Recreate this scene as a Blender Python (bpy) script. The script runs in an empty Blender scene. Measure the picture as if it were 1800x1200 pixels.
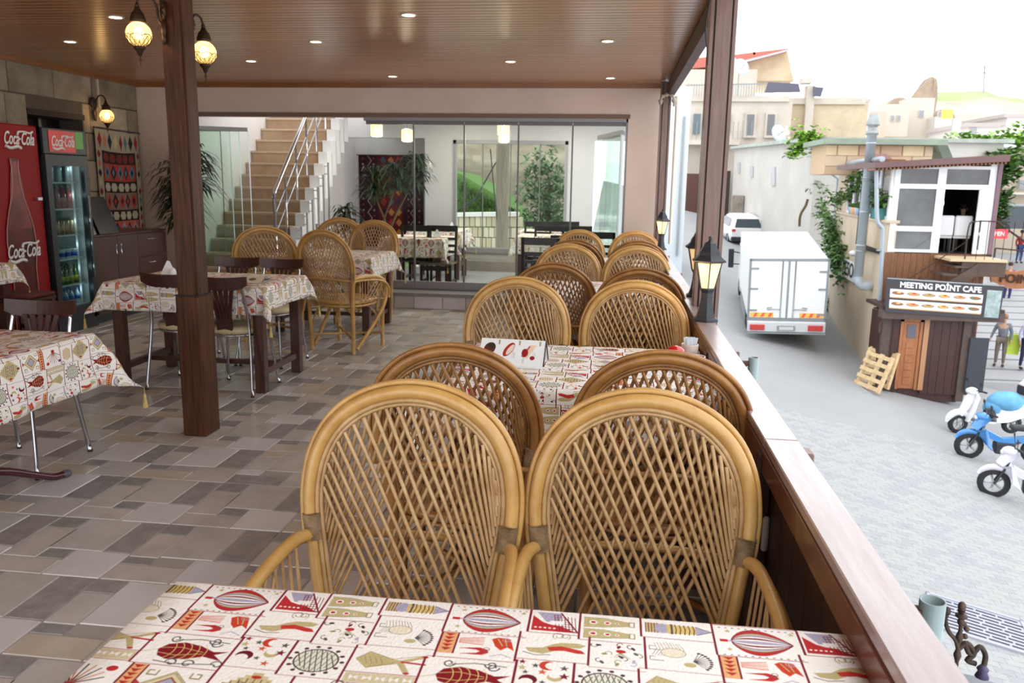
import bpy, math, random
import numpy as np
from mathutils import Vector, Matrix
random.seed(7)
SC = bpy.context.scene
COL = SC.collection
PI = math.pi
# ------------------------------------------------------------------ camera
CF, CP, CY, CR = 1432.2, .193105, -.1226655, .0163354
CH = 1.5
_cy, _sy, _cp, _sp = math.cos(CY), math.sin(CY), math.cos(CP), math.sin(CP)
_fw = Vector((_sy*_cp, _cy*_cp, -_sp)); _r0 = Vector((_cy, -_sy, 0)); _u0 = _r0.cross(_fw)
_r = math.cos(CR)*_r0 + math.sin(CR)*_u0
_u = -math.sin(CR)*_r0 + math.cos(CR)*_u0
cam = bpy.data.cameras.new('camera'); camo = bpy.data.objects.new('camera', cam); COL.objects.link(camo)
M = Matrix.Identity(4)
for i in range(3):
    M[i][0] = _r[i]; M[i][1] = _u[i]; M[i][2] = -_fw[i]
M[2][3] = CH
camo.matrix_world = M
cam.sensor_width = 36; cam.lens = CF/1800*36; cam.clip_start = .05; cam.clip_end = 900
cam.dof.use_dof = True; cam.dof.focus_distance = 2.6; cam.dof.aperture_fstop = 7
SC.camera = camo
# ------------------------------------------------------------------ light
W = bpy.data.worlds.new('overcast sky'); SC.world = W; W.use_nodes = True
bg = W.node_tree.nodes['Background']; bg.inputs[0].default_value = (.95, .975, 1, 1); bg.inputs[1].default_value = 2.5
SC.view_settings.view_transform = 'Standard'; SC.view_settings.look = 'None'
SC.view_settings.exposure = 0.0; SC.view_settings.gamma = 1; SC.view_settings.use_curve_mapping = False
SC.cycles.max_bounces = 10; SC.cycles.diffuse_bounces = 5; SC.cycles.transparent_max_bounces = 24
SC.cycles.glossy_bounces = 4; SC.cycles.transmission_bounces = 6
SC.cycles.caustics_reflective = False; SC.cycles.caustics_refractive = False
SC.cycles.use_denoising = True
SC.cycles.sample_clamp_indirect = 6

# measuring helpers: a viewing direction of the photograph met with a plane of the place
def ray(x, y): return (x-900)/CF*_r - (y-600)/CF*_u + _fw
def atz(x, y, z=0):
    d = ray(x, y); return Vector((0, 0, CH)) + d*((z-CH)/d.z)
def atY(x, y, Y):
    d = ray(x, y); return Vector((0, 0, CH)) + d*(Y/d.y)
def atX(x, y, X):
    d = ray(x, y); return Vector((0, 0, CH)) + d*(X/d.x)
def gz(X, Y): return -2.8+.09*(Y-23.5)-.2*(X-4.2)
def gp(x, y):
    d = ray(x, y); t = (-2.8-.09*23.5+.2*4.2-CH)/(d.z-.09*d.y+.2*d.x); return Vector((0, 0, CH)) + d*t
def px(P):
    q = Vector(P)-Vector((0, 0, CH)); w = q.dot(_fw); return 900+CF*q.dot(_r)/w, 600-CF*q.dot(_u)/w, w

# ------------------------------------------------------------------ materials
def srgb(c):
    return tuple((x/255/12.92 if x/255 <= .04045 else ((x/255+.055)/1.055)**2.4) for x in c)
_M = {}
def mat(name, c, rough=.6, metal=0, noise=0, scale=8, stretch=None, bump=0, bscale=None, spec=.5, coat=0, emis=None, es=0, c2=None, trans=0, coord='Object', coatr=.1):
    """c in sRGB 0-255; noise mixes towards c2 (or a darker tone)"""
    m = bpy.data.materials.new(name); m.use_nodes = True; nt = m.node_tree; b = nt.nodes['Principled BSDF']
    lc = srgb(c)
    b.inputs['Base Color'].default_value = (*lc, 1); b.inputs['Roughness'].default_value = rough
    b.inputs['Metallic'].default_value = metal; b.inputs['Specular IOR Level'].default_value = spec
    b.inputs['Coat Weight'].default_value = coat; b.inputs['Coat Roughness'].default_value = coatr
    if trans: b.inputs['Transmission Weight'].default_value = trans
    if emis: b.inputs['Emission Color'].default_value = (*srgb(emis), 1); b.inputs['Emission Strength'].default_value = es
    if noise or bump:
        tc = nt.nodes.new('ShaderNodeTexCoord'); mp = nt.nodes.new('ShaderNodeMapping')
        nt.links.new(tc.outputs[coord], mp.inputs[0])
        if stretch: mp.inputs['Scale'].default_value = stretch
        nz = nt.nodes.new('ShaderNodeTexNoise'); nz.inputs['Scale'].default_value = scale; nz.inputs['Detail'].default_value = 6; nz.inputs['Roughness'].default_value = .62
        nt.links.new(mp.outputs[0], nz.inputs[0])
        if noise:
            mr = nt.nodes.new('ShaderNodeMapRange'); mr.inputs[1].default_value = .32; mr.inputs[2].default_value = .68
            nt.links.new(nz.outputs[0], mr.inputs[0])
            mx = nt.nodes.new('ShaderNodeMix'); mx.data_type = 'RGBA'
            lc2 = srgb(c2) if c2 else tuple(v*(1-noise) for v in lc)
            mx.inputs[6].default_value = (*lc, 1); mx.inputs[7].default_value = (*lc2, 1)
            nt.links.new(mr.outputs[0], mx.inputs[0]); nt.links.new(mx.outputs[2], b.inputs['Base Color'])
        if bump:
            bp = nt.nodes.new('ShaderNodeBump'); bp.inputs['Strength'].default_value = bump; bp.inputs['Distance'].default_value = .01
            if bscale:
                n2 = nt.nodes.new('ShaderNodeTexNoise'); n2.inputs['Scale'].default_value = bscale; n2.inputs['Detail'].default_value = 4
                nt.links.new(mp.outputs[0], n2.inputs[0]); nt.links.new(n2.outputs[0], bp.inputs['Height'])
            else: nt.links.new(nz.outputs[0], bp.inputs['Height'])
            nt.links.new(bp.outputs[0], b.inputs['Normal'])
    _M[name] = m; return m
def glassmat(name, tint=(235, 245, 240), refl=.12, rough=.02):
    m = bpy.data.materials.new(name); m.use_nodes = True; nt = m.node_tree
    for n in list(nt.nodes):
        if n.type == 'BSDF_PRINCIPLED': nt.nodes.remove(n)
    out = [n for n in nt.nodes if n.type == 'OUTPUT_MATERIAL'][0]
    t = nt.nodes.new('ShaderNodeBsdfTransparent'); t.inputs[0].default_value = (*srgb(tint), 1)
    g = nt.nodes.new('ShaderNodeBsdfGlossy'); g.inputs['Roughness'].default_value = rough; g.inputs[0].default_value = (.9, .95, .95, 1)
    lw = nt.nodes.new('ShaderNodeLayerWeight'); lw.inputs[0].default_value = refl
    ge = nt.nodes.new('ShaderNodeNewGeometry'); iv = nt.nodes.new('ShaderNodeMath'); iv.operation = 'SUBTRACT'; iv.inputs[0].default_value = 1; nt.links.new(ge.outputs['Backfacing'], iv.inputs[1])
    mu = nt.nodes.new('ShaderNodeMath'); mu.operation = 'MULTIPLY'; nt.links.new(lw.outputs['Fresnel'], mu.inputs[0]); nt.links.new(iv.outputs[0], mu.inputs[1])
    mx = nt.nodes.new('ShaderNodeMixShader'); nt.links.new(mu.outputs[0], mx.inputs[0])
    nt.links.new(t.outputs[0], mx.inputs[1]); nt.links.new(g.outputs[0], mx.inputs[2]); nt.links.new(mx.outputs[0], out.inputs[0])
    _M[name] = m; return m
def imgmat(name, arr, rough=.7, rep=True, bump=0, emis=0, spec=.3):
    """arr: h x w x 3, sRGB 0..1, row 0 = top; painted below, in this script"""
    h, w = arr.shape[:2]
    im = bpy.data.images.new(name, w, h); a = np.ones((h, w, 4), np.float32); a[..., :3] = arr[::-1]
    im.pixels.foreach_set(a.ravel()); im.pack()
    m = bpy.data.materials.new(name); m.use_nodes = True; nt = m.node_tree; b = nt.nodes['Principled BSDF']
    t = nt.nodes.new('ShaderNodeTexImage'); t.image = im; t.extension = 'REPEAT' if rep else 'EXTEND'
    uv = nt.nodes.new('ShaderNodeUVMap'); nt.links.new(uv.outputs[0], t.inputs[0])
    nt.links.new(t.outputs[0], b.inputs['Base Color']); b.inputs['Roughness'].default_value = rough; b.inputs['Specular IOR Level'].default_value = spec
    if emis:
        nt.links.new(t.outputs[0], b.inputs['Emission Color']); b.inputs['Emission Strength'].default_value = emis
    if bump:
        tc = nt.nodes.new('ShaderNodeTexCoord'); nz = nt.nodes.new('ShaderNodeTexVoronoi'); nz.inputs['Scale'].default_value = 190
        nt.links.new(tc.outputs['Object'], nz.inputs[0]); bp = nt.nodes.new('ShaderNodeBump'); bp.inputs['Strength'].default_value = bump; bp.inputs['Distance'].default_value = .002
        nt.links.new(nz.outputs[0], bp.inputs['Height']); nt.links.new(bp.outputs[0], b.inputs['Normal'])
    _M[name] = m; return m

# ------------------------------------------------------------------ mesh builder
class MB:
    def __init__(s): s.v = []; s.f = []; s.sm = []; s.mi = []; s.uv = {}
    def _f(s, f, sm=False, mi=0): s.f.append(tuple(f)); s.sm.append(sm); s.mi.append(mi)
    def quad(s, a, b, c, d, uv=None, mi=0):
        n = len(s.v); s.v += [tuple(a), tuple(b), tuple(c), tuple(d)]; s._f((n, n+1, n+2, n+3), False, mi)
        if uv: s.uv[len(s.f)-1] = uv
        return s
    def box(s, x0, x1, y0, y1, z0, z1, T=None, ch=0, mi=0):
        if ch:
            # chamfered box: inset top/bottom and sides
            c = ch; P = []
            for z, i in ((z0, c), (z0+c, 0), (z1-c, 0), (z1, c)):
                a, b_, d, e = x0+i, x1-i, y0+i, y1-i
                k = c if i == 0 else 0
                P.append([(a+k, d, z), (b_-k, d, z), (b_, d+k, z), (b_, e-k, z), (b_-k, e, z), (a+k, e, z), (a, e-k, z), (a, d+k, z)])
            n = len(s.v)
            for ring in P:
                for p in ring: s.v.append(tuple(T @ Vector(p)) if T else p)
            for r in range(3):
                for i in range(8):
                    j = (i+1) % 8; s._f((n+r*8+i, n+r*8+j, n+r*8+8+j, n+r*8+8+i), False, mi)
            s._f([n+7-i for i in range(8)], False, mi); s._f([n+24+i for i in range(8)], False, mi)
            return s
        P = [(x0, y0, z0), (x1, y0, z0), (x1, y1, z0), (x0, y1, z0), (x0, y0, z1), (x1, y0, z1), (x1, y1, z1), (x0, y1, z1)]
        n = len(s.v)
        for p in P: s.v.append(tuple(T @ Vector(p)) if T else p)
        for f in ((3, 2, 1, 0), (4, 5, 6, 7), (0, 1, 5, 4), (1, 2, 6, 5), (2, 3, 7, 6), (3, 0, 4, 7)): s._f([n+i for i in f], False, mi)
        return s
    def prism(s, poly, vec, mi=0):
        """poly: list of 3D points, extruded along vec"""
        n = len(s.v); k = len(poly); vec = Vector(vec)
        s.v += [tuple(p) for p in poly] + [tuple(Vector(p)+vec) for p in poly]
        s._f(range(k), False, mi); s._f([n2 for n2 in range(2*k-1, k-1, -1)] if n == 0 else [n+i for i in range(2*k-1, k-1, -1)], False, mi)
        if n: s.f[-2] = tuple(n+i for i in range(k))
        for i in range(k):
            j = (i+1) % k; s._f((n+i, n+k+i, n+k+j, n+j), False, mi)
        return s
    def tube(s, pts, r, seg=8, cap=True, closed=False, mi=0, sm=True, sx=1):
        pts = [Vector(p) for p in pts]; m = len(pts)
        rs = r if isinstance(r, (list, tuple)) else [r]*m
        n = len(s.v); up = None
        for i, p in enumerate(pts):
            if closed: t = pts[(i+1) % m]-pts[i-1]
            else: t = pts[min(i+1, m-1)]-pts[max(i-1, 0)]
            t.normalize()
            if up is None:
                up = Vector((0, 0, 1)) if abs(t.z) < .9 else Vector((1, 0, 0))
            a = t.cross(up)
            if a.length < 1e-5: a = t.orthogonal()
            a.normalize(); b = a.cross(t); up = b
            for k in range(seg):
                q = 2*PI*k/seg; s.v.append(tuple(p+rs[i]*(math.cos(q)*a*sx+math.sin(q)*b)))
        for i in range(m if closed else m-1):
            j = (i+1) % m
            for k in range(seg):
                l = (k+1) % seg; s._f((n+i*seg+k, n+j*seg+k, n+j*seg+l, n+i*seg+l)[::-1], sm, mi)
        if cap and not closed:
            s._f([n+k for k in range(seg)], False, mi); s._f([n+(m-1)*seg+seg-1-k for k in range(seg)], False, mi)
        return s
    def lathe(s, prof, seg=16, c=(0, 0, 0), mi=0, sm=True, T=None, cap=True):
        n = len(s.v); c = Vector(c)
        for r, z in prof:
            for k in range(seg):
                q = 2*PI*(k+.5)/seg; p = Vector((r*math.cos(q), r*math.sin(q), z))
                s.v.append(tuple((T @ p if T else p)+c))
        for i in range(len(prof)-1):
            for k in range(seg):
                l = (k+1) % seg; s._f((n+i*seg+k, n+i*seg+l, n+(i+1)*seg+l, n+(i+1)*seg+k), sm, mi)
        if cap:
            s._f([n+seg-1-k for k in range(seg)], False, mi); m = len(prof)-1; s._f([n+m*seg+k for k in range(seg)], False, mi)
        return s
    def ball(s, c, rx, ry=None, rz=None, seg=12, rings=8, mi=0, T=None):
        ry = ry or rx; rz = rz or rx
        prof = [(max(1e-4, math.sin(PI*i/rings)), -math.cos(PI*i/rings)) for i in range(rings+1)]
        n = len(s.v); s.lathe(prof, seg, (0, 0, 0), mi)
        for i in range(n, len(s.v)):
            p = Vector(s.v[i]); p = Vector((p.x*rx, p.y*ry, p.z*rz))
            if T: p = T @ p
            s.v[i] = tuple(p+Vector(c))
        return s
    def mesh(s, name, mats):
        me = bpy.data.meshes.new(name); me.from_pydata(s.v, [], s.f)
        for m in (mats if isinstance(mats, (list, tuple)) else [mats]): me.materials.append(m)
        me.polygons.foreach_set('use_smooth', s.sm); me.polygons.foreach_set('material_index', s.mi)
        if s.uv:
            ul = me.uv_layers.new(name='UVMap')
            for fi, uvs in s.uv.items():
                p = me.polygons[fi]
                for li, u in zip(p.loop_indices, uvs): ul.data[li].uv = u
        me.update(); return me
    def build(s, name, mats, parent=None, loc=None, rz=0, **tags):
        o = bpy.data.objects.new(name, s.mesh(name, mats)); COL.objects.link(o)
        if parent: o.parent = parent
        if loc is not None: o.location = loc
        if rz: o.rotation_euler.z = rz
        for k, v in tags.items(): o[k] = v
        return o
def obm(name, me, parent=None, loc=None, **tags):
    o = bpy.data.objects.new(name, me); COL.objects.link(o)
    if parent: o.parent = parent
    if loc is not None: o.location = loc
    for k, v in tags.items(): o[k] = v
    return o
def thing(name, label, cat, loc=(0, 0, 0), rz=0, group=None, **kw):
    o = bpy.data.objects.new(name, None); COL.objects.link(o); o.location = loc; o.rotation_euler.z = rz
    o.empty_display_size = .1
    o['label'] = label; o['category'] = cat
    if group: o['group'] = group
    return o
def tag(o, label, cat, group=None):
    o['label'] = label; o['category'] = cat
    if group: o['group'] = group
    return o
def kids(o): return KIDS.get(o.name, [])
def dup(o, loc=None, rz=None, label=None, parent=None, allobs=None, scale=None):
    """copy a thing with its parts and sub-parts (mesh data shared)"""
    c = o.copy(); COL.objects.link(c)
    if parent: c.parent = parent
    for ch in [x for x in o.children]: dup(ch, parent=c)
    if loc is not None: c.location = loc
    if rz is not None: c.rotation_euler.z = rz
    if label: c['label'] = label
    if scale: c.scale = (scale,)*3
    return c
def structure(o): o['kind'] = 'structure'; return o
def RZ(a, c=(0, 0, 0)): return Matrix.Translation(Vector(c)) @ Matrix.Rotation(a, 4, 'Z')
_font = None
def text(name, s, size, M4, m, parent, shear=0, depth=.002, bold=0, align='CENTER', sx=1, tags=None):
    """lettering as thin mesh; M4 maps text plane (x right, y up, z out) into the world/parent"""
    cu = bpy.data.curves.new(name, 'FONT'); cu.body = s; cu.size = size; cu.align_x = align; cu.align_y = 'CENTER'
    cu.extrude = depth; cu.shear = shear; cu.offset = bold; cu.resolution_u = 3
    o = bpy.data.objects.new(name+'_c', cu); COL.objects.link(o)
    dg = bpy.context.evaluated_depsgraph_get(); me = bpy.data.meshes.new_from_object(o.evaluated_get(dg))
    bpy.data.objects.remove(o); bpy.data.curves.remove(cu)
    me.transform(M4 @ Matrix.Diagonal((sx, 1, 1, 1))); me.materials.clear(); me.materials.append(m)
    n = obm(name, me, parent)
    return n
def frameM(o, right, up):
    r = Vector(right).normalized(); u = Vector(up).normalized(); n = r.cross(u)
    m = Matrix.Identity(4)
    for i in range(3): m[i][0] = r[i]; m[i][1] = u[i]; m[i][2] = n[i]; m[i][3] = o[i]
    return m
def smooth_path(pts, n=6):
    """Catmull-Rom through pts"""
    P = [Vector(p) for p in pts]; P = [2*P[0]-P[1]]+P+[2*P[-1]-P[-2]]; out = []
    for i in range(1, len(P)-2):
        for k in range(n):
            t = k/n; a, b, c, d = P[i-1], P[i], P[i+1], P[i+2]
            out.append(.5*((2*b)+(c-a)*t+(2*a-5*b+4*c-d)*t*t+(3*b-a-3*c+d)*t**3))
    out.append(P[-2]); return out

# ------------------------------------------------------------------ painter for flat prints
class Paint:
    def __init__(s, w, h, ppu, bg):
        s.w, s.h, s.p = int(w*ppu), int(h*ppu), ppu; s.a = np.ones((s.h, s.w, 3), np.float32)*(np.array(bg)/255.)
        s.wrap = False
    def _put(s, x0, y0, mask, c):
        ys, xs = np.nonzero(mask); ys = ys+y0; xs = xs+x0
        if s.wrap: ys %= s.h; xs %= s.w
        else:
            k = (ys >= 0) & (ys < s.h) & (xs >= 0) & (xs < s.w); ys, xs = ys[k], xs[k]
        s.a[ys, xs] = np.array(c)/255.
    def poly(s, pts, c):
        P = np.array(pts, float)*s.p; x0, y0 = np.floor(P.min(0)).astype(int); x1, y1 = np.ceil(P.max(0)).astype(int)+1
        X, Y = np.meshgrid(np.arange(x0, x1)+.5, np.arange(y0, y1)+.5); m = np.zeros(X.shape, bool)
        for i in range(len(P)):
            a, b = P[i-1], P[i]
            if a[1] == b[1]: continue
            k = (a[1] > Y) != (b[1] > Y); m ^= k & (X < (b[0]-a[0])*(Y-a[1])/(b[1]-a[1])+a[0])
        s._put(x0, y0, m, c)
    def ell(s, cx, cy, rx, ry, c, a=0, ring=None):
        t = np.linspace(0, 2*PI, 40, endpoint=False); ca, sa = math.cos(a), math.sin(a)
        s.poly([(cx+rx*math.cos(q)*ca-ry*math.sin(q)*sa, cy+rx*math.cos(q)*sa+ry*math.sin(q)*ca) for q in t], c)
    def line(s, pts, w, c):
        for a, b in zip(pts[:-1], pts[1:]):
            d = np.array(b, float)-a; L = np.hypot(*d)
            if L < 1e-6: continue
            n = np.array([-d[1], d[0]])/L*w/2; e = d/L*w*.3; a_ = np.array(a)-e; b_ = np.array(b)+e
            s.poly([a_+n, b_+n, b_-n, a_-n], c)
    def rect(s, x0, y0, x1, y1, c): s.poly([(x0, y0), (x1, y0), (x1, y1), (x0, y1)], c)
    def arc(s, cx, cy, r, a0, a1, w, c, ry=None, n=14):
        ry = ry or r; s.line([(cx+r*math.cos(a0+(a1-a0)*i/n), cy+ry*math.sin(a0+(a1-a0)*i/n)) for i in range(n+1)], w, c)
    def star(s, cx, cy, r, c, n=5, a=-PI/2):
        s.poly([(cx+(r if i % 2 == 0 else r*.42)*math.cos(a+PI*i/n), cy+(r if i % 2 == 0 else r*.42)*math.sin(a+PI*i/n)) for i in range(2*n)], c)
    def curl(s, x, y, r, a, w, c, turns=1.2, sg=1):
        s.line([(x+r*(1-.6*t/16)*math.cos(a+sg*turns*2*PI*t/16)-r*math.cos(a), y+r*(1-.6*t/16)*math.sin(a+sg*turns*2*PI*t/16)-r*math.sin(a)) for t in range(17)], w, c)
# ------------------------------------------------------------------ tablecloth print (cm; repeat 45 x 34.5)
def cloth_print():
    p = Paint(45, 34.5, 26, (250, 247, 241)); p.wrap = True
    MR = (128, 34, 48); RD = (192, 48, 52); TN = (196, 182, 132); GY = (92, 92, 88); LL = (176, 172, 196); OR = (214, 100, 68); OL = (158, 146, 98); WH = (250, 247, 241); DK = (70, 44, 52)
    def dashes(x0, y0, x1, y1, c=RD):
        n = int((x1-x0)/1.1)
        for i in range(n):
            for y in (y0+.5, y1-.5): p.rect(x0+.6+i*1.1, y, x0+1.0+i*1.1, y+.22, c if i % 2 else GY)
    # balloon
    x0 = 2.7
    def bal(k):  # half height profile
        return lambda t: k*3.7*math.sin(PI*min(1, t**.78))**.85 if 0 < t < 1 else 0
    N = 40
    for k, c in ((1, RD), (.86, RD), (.74, TN), (.62, LL), (.5, WH), (.36, MR), (.24, WH), (.12, LL)):
        f = bal(k); up = [(x0+10*i/N, 4.5-f(i/N)) for i in range(N+1)]; dn = [(x0+10*i/N, 4.5+f(i/N)) for i in range(N, -1, -1)]
        p.poly(up+dn, c)
    for k in (1, .74, .5, .3):
        f = bal(k)
        for sg in (1, -1): p.line([(x0+10*i/N, 4.5+sg*f(i/N)) for i in range(N+1)], .13, MR)
    p.rect(.9, 4.1, 2.2, 4.9, RD); p.rect(2.2, 4.3, 3.1, 4.7, LL); dashes(0.4, 0, 14, 9)
    for q in ((2.5, 1.6), (2.2, 7), (12.9, 1.3)): p.star(*q, .6, TN)
    # bridge
    p.poly([(14.6, 1.5), (16.5, 3.6), (18, 4.2), (19.5, 4.4), (22.4, 6.3), (14.6, 6.3)], RD); p.poly([(15.2, .3), (19.5, .3), (19.2, 3.5), (17, 3.4)], LL)
    for i in range(7): p.line([(18.2+i*.6, .9+i*.1), (18.9+i*.55, 6.2)], .14, MR)
    for i in range(8): p.line([(18.2+.2*i, 1+i*.7), (19.8+i*.38, 1+i*.7)], .14, MR)
    p.rect(17.6, 2.9, 20, 3.9, WH); p.line([(19.4, .2), (22.5, 6.2)], .3, MR)
    for i in range(5): p.ell(15.3+i*.8, 5.3, .25, .2, WH)
    # chimneys
    for cy, k in ((2.2, 1), (5.8, .9)):
        p.poly([(23.4, cy-1.5*k), (27, cy-1.5*k), (31, cy-.6), (31, cy+.6), (27, cy+1.4*k), (23.4, cy+1.7*k)], TN); p.line([(23.4, cy-1.5*k), (27, cy-1.5*k), (31, cy-.6), (31, cy+.6), (27, cy+1.4*k), (23.4, cy+1.7*k)], .12, OL)
        p.rect(31, cy-.8, 32, cy+.8, OL); p.rect(31.2, cy-.6, 31.8, cy+.6, WH)
        for ex, er in ((25, .7), (27.4, .6), (29, .35)): p.ell(ex, cy, er, er*.9, WH); p.ell(ex, cy, er*.6, er*.5, RD)
    # tower
    p.rect(33.8, .9, 36, 3.9, TN)
    for i in range(5): p.line([(33.8+i*.5, .9), (33.8+i*.5, 3.9)], .14, MR)
    p.ell(36.6, 2.4, 1.3, 1.5, LL); p.poly([(37.4, 1), (42.5, 1.3), (42.5, 3.6), (37.4, 3.9)], (222, 196, 120))
    for i in range(6): p.line([(38+i*.75, 1), (38.2+i*.75, 2.4), (38+i*.75, 3.9)], .16, DK)
    p.rect(38, .9, 38.4, 4, GY); p.poly([(42.2, 1.2), (45, 2.5), (42.2, 3.8)], LL); p.line([(42.2, 1.2), (44.8, 2.5), (42.2, 3.8)], .12, DK)
    # stripe with triangles
    for sx, sy, sn in ((.4, 9.1, 6), (0, 25.2, 9)):
        p.rect(sx, sy, sx+2.4, sy+sn, (232, 176, 124))
        for i in range(int(sn*.9)):
            p.poly([(sx+.3, sy+.2+i*1.05), (sx+2.1, sy+.2+i*1.05), (sx+1.2, sy+1.05+i*1.05)], (186, 52, 40))
        p.rect(sx+2.4, sy, sx+2.7, sy+sn, MR)
    # tulips
    for i in range(5): p.line([(3.4, 10.6+i*.3), (6, 10.2+i*.45), (7.4, 10+i*.5)], .2, (228, 140, 110) if i % 2 else OR)
    p.poly([(8.6, 10.2), (9.6, 9.6), (11.6, 9.8), (12, 11), (12.6, 13.2), (11.4, 12.3), (10.4, 13.3), (9.4, 12.2)], (206, 70, 44)); p.line([(9.6, 10), (10.6, 12)], .2, TN); p.line([(10.8, 10), (11.3, 12)], .2, TN)
    p.poly([(3.6, 13.4), (7, 12.9), (8.4, 13.4), (8.6, 14.3), (7.6, 15), (3.8, 15), (6.6, 14.5), (7.2, 14), (6.5, 13.6)], RD)
    p.line([(9, 15.2), (10.6, 14.4), (12.3, 15.2)], .2, LL); p.curl(11.8, 10, .8, 0, .12, LL); p.curl(8.6, 13.9, .7, 1, .12, GY)
    # hound
    p.poly([(14.2, 11.8), (17, 11.4), (18.6, 10.2), (20, 9.6), (22.6, 9.4), (24, 9.9), (23.2, 10.8), (21, 11), (19, 12.2), (17.2, 13.2), (15, 12.9)], TN)
    p.poly([(17.8, 11.2), (20, 10.6), (23.3, 11.4), (24, 12.3), (22.6, 12.4), (20.6, 11.9), (18.2, 12.2)], (200, 60, 52)); p.curl(19, 8.6, 1.1, 2, .16, OL); p.curl(21, 8.4, .9, 1, .16, OL, sg=-1)
    p.line([(14, 13), (16, 13.7), (18.4, 13.3)], .16, DK)
    # florets
    for q, a, c in (((26, 9.2), 0, DK), ((29.3, 9.4), 2, MR), ((31.6, 9.6), 1, DK), ((27, 11.6), 3, OL), ((29.6, 12.2), 4, DK), ((31.6, 13.2), 5, LL), ((26.6, 14), 1, GY), ((29, 14.3), 2, OL), ((32, 11), 4, GY)):
        p.ell(q[0], q[1], .5, .28, c, a); p.curl(q[0], q[1], .8, a, .16, c, .6)
    for i in range(6): p.line([(29.5, 11), (28.4+i*.55, 12.5)], .1, OL)
    p.ell(29.6, 10.6, .8, .5, RD)
    # winged horse
    for i in range(9): p.line([(35+i*.5, 6.6+abs(i-4)*.1), (35.4+i*.55, 8.6), (34.6+i*.45, 10.6)], .1, (150, 134, 112))
    p.ell(38, 9.6, 2, 1.3, (238, 230, 206)); p.arc(38, 9.6, 2, 0, 6.28, .12, (150, 134, 112), 1.3)
    for i in range(10):
        a = -1.2+i*.22; p.line([(41, 11.6), (41+2.6*math.cos(a), 11.6+2.4*math.sin(a))], .13, GY); p.ell(41+2.8*math.cos(a), 11.6+2.6*math.sin(a), .3, .22, DK)
    p.ell(40.4, 12.6, 1, .6, TN); p.line([(35, 8), (34.2, 8), (34.2, 9), (36, 9)], .12, GY); p.line([(35, 11), (34.2, 11), (34.2, 12), (36.4, 12)], .12, GY)
    # pomegranate
    p.poly([(1.5, 21), (2.5, 19.4), (5, 18.6), (8, 19.2), (10.5, 20.4), (13, 20), (11, 21.2), (12.8, 22.6), (9.5, 21.9), (7, 23), (4, 23.4), (2.2, 22.6)], (134, 26, 34))
    for i in range(5): p.arc(3+i*1.3, 21, 1.2, -1.3, 1.3, .14, (226, 204, 130), 2.2)
    p.line([(1.8, 20.6), (5, 20), (9, 20.8)], .12, (226, 204, 130)); p.line([(1.8, 21.8), (5, 22.2), (9, 21.2)], .12, (226, 204, 130)); p.line([(-.8, 22), (1.6, 21)], .14, TN)
    for q, a, sg in (((4, 17.8), 0, 1), ((8.6, 17.7), 3, -1), ((11, 18.2), 0, 1), ((4.4, 24.2), 3, 1), ((9, 24), 0, -1), ((11.6, 23.7), 3, 1)): p.curl(q[0], q[1], 1, a, .26, GY, 1, sg)
    p.line([(3, 18.2), (7, 17.4), (12, 17.8)], .22, GY); p.line([(2.4, 24), (6, 24.4), (12, 23.6)], .22, GY)
    # crescents and stars
    def cres(x, y, r, c, a):
        p.ell(x, y, r, r*.9, c); p.ell(x-.5*math.cos(a)*r, y-.5*math.sin(a)*r, r*.78, r*.7, WH)
    cres(18.3, 16.4, 1.35, (205, 66, 50), PI); cres(15.6, 20.4, 1.4, (110, 24, 44), -1.2); cres(19.6, 19.3, 1.2, TN, 1.5)
    for x, y, r, c in ((16.4, 16.6, .7, GY), (20.9, 16.8, .8, GY), (14.4, 17.4, .8, TN), (17.6, 18.2, .8, OR), (21, 18.9, .9, MR), (15, 18.5, .6, GY), (17.8, 20.8, .6, GY), (19.6, 22, .8, OR), (14.3, 15.8, .7, MR)): p.star(x, y, r, c)
    # netted turtle
    p.ell(27.2, 20, 3.6, 3.1, (222, 220, 196)); p.ell(27.2, 20, 3.4, 2.9, (232, 230, 214))
    for i in range(-3, 4):
        h = 2.9*math.sqrt(max(0, 1-(i*.9/3.4)**2)); p.line([(27.2+i*.9-.8, 20-h), (27.2+i*.9+.8, 20+h)], .2, (96, 104, 84)); p.line([(27.2+i*.9+.8, 20-h), (27.2+i*.9-.8, 20+h)], .14, (96, 104, 84))
    p.arc(27.2, 20, 3.5, 0, 6.3, .26, (66, 60, 56), 3.0, 28)
    for i in range(14): p.ell(27.2+4.2*math.cos(i*.45), 20+3.7*math.sin(i*.45), .38, .32, (84, 50, 58))
    # dervish
    p.poly([(33.2, 18.6), (35, 16.4), (39, 18), (40.4, 18.2), (43.6, 16.6), (44, 17.2), (41, 18.8), (42.4, 21.3), (41.4, 21.4), (40, 19.2), (35.4, 20.8)], TN)
    p.line([(33.2, 18.6), (35, 16.4), (39, 18), (43.6, 16.6)], .14, OL); p.line([(35.4, 20.8), (39.4, 19)], .14, OL); p.line([(40.6, 18.6), (44.4, 18.9)], .42, RD); p.ell(44, 16.8, .5, .3, RD); p.ell(42, 21.5, .5, .3, RD)
    for i in range(4): p.line([(34.4+i*.8, 17.6), (35.2+i*.9, 19.6)], .12, OL)
    # tan band
    p.rect(32.8, 22.2, 44, 24.6, (214, 202, 164))
    for i in range(5): p.poly([(33.6+i*2.1, 22.7), (35+i*2.1, 23.9), (35+i*2.1, 22.7), (33.6+i*2.1, 23.9)], WH)
    # medallion
    cx, cy = 7.6, 29.8
    for k, c in ((3.7, (186, 178, 140)), (2.9, (226, 214, 170)), (2.2, (160, 96, 70)), (1.8, LL)): p.poly([(cx-k*1.1, cy), (cx, cy-k), (cx+k*1.1, cy), (cx, cy+k)], c)
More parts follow.
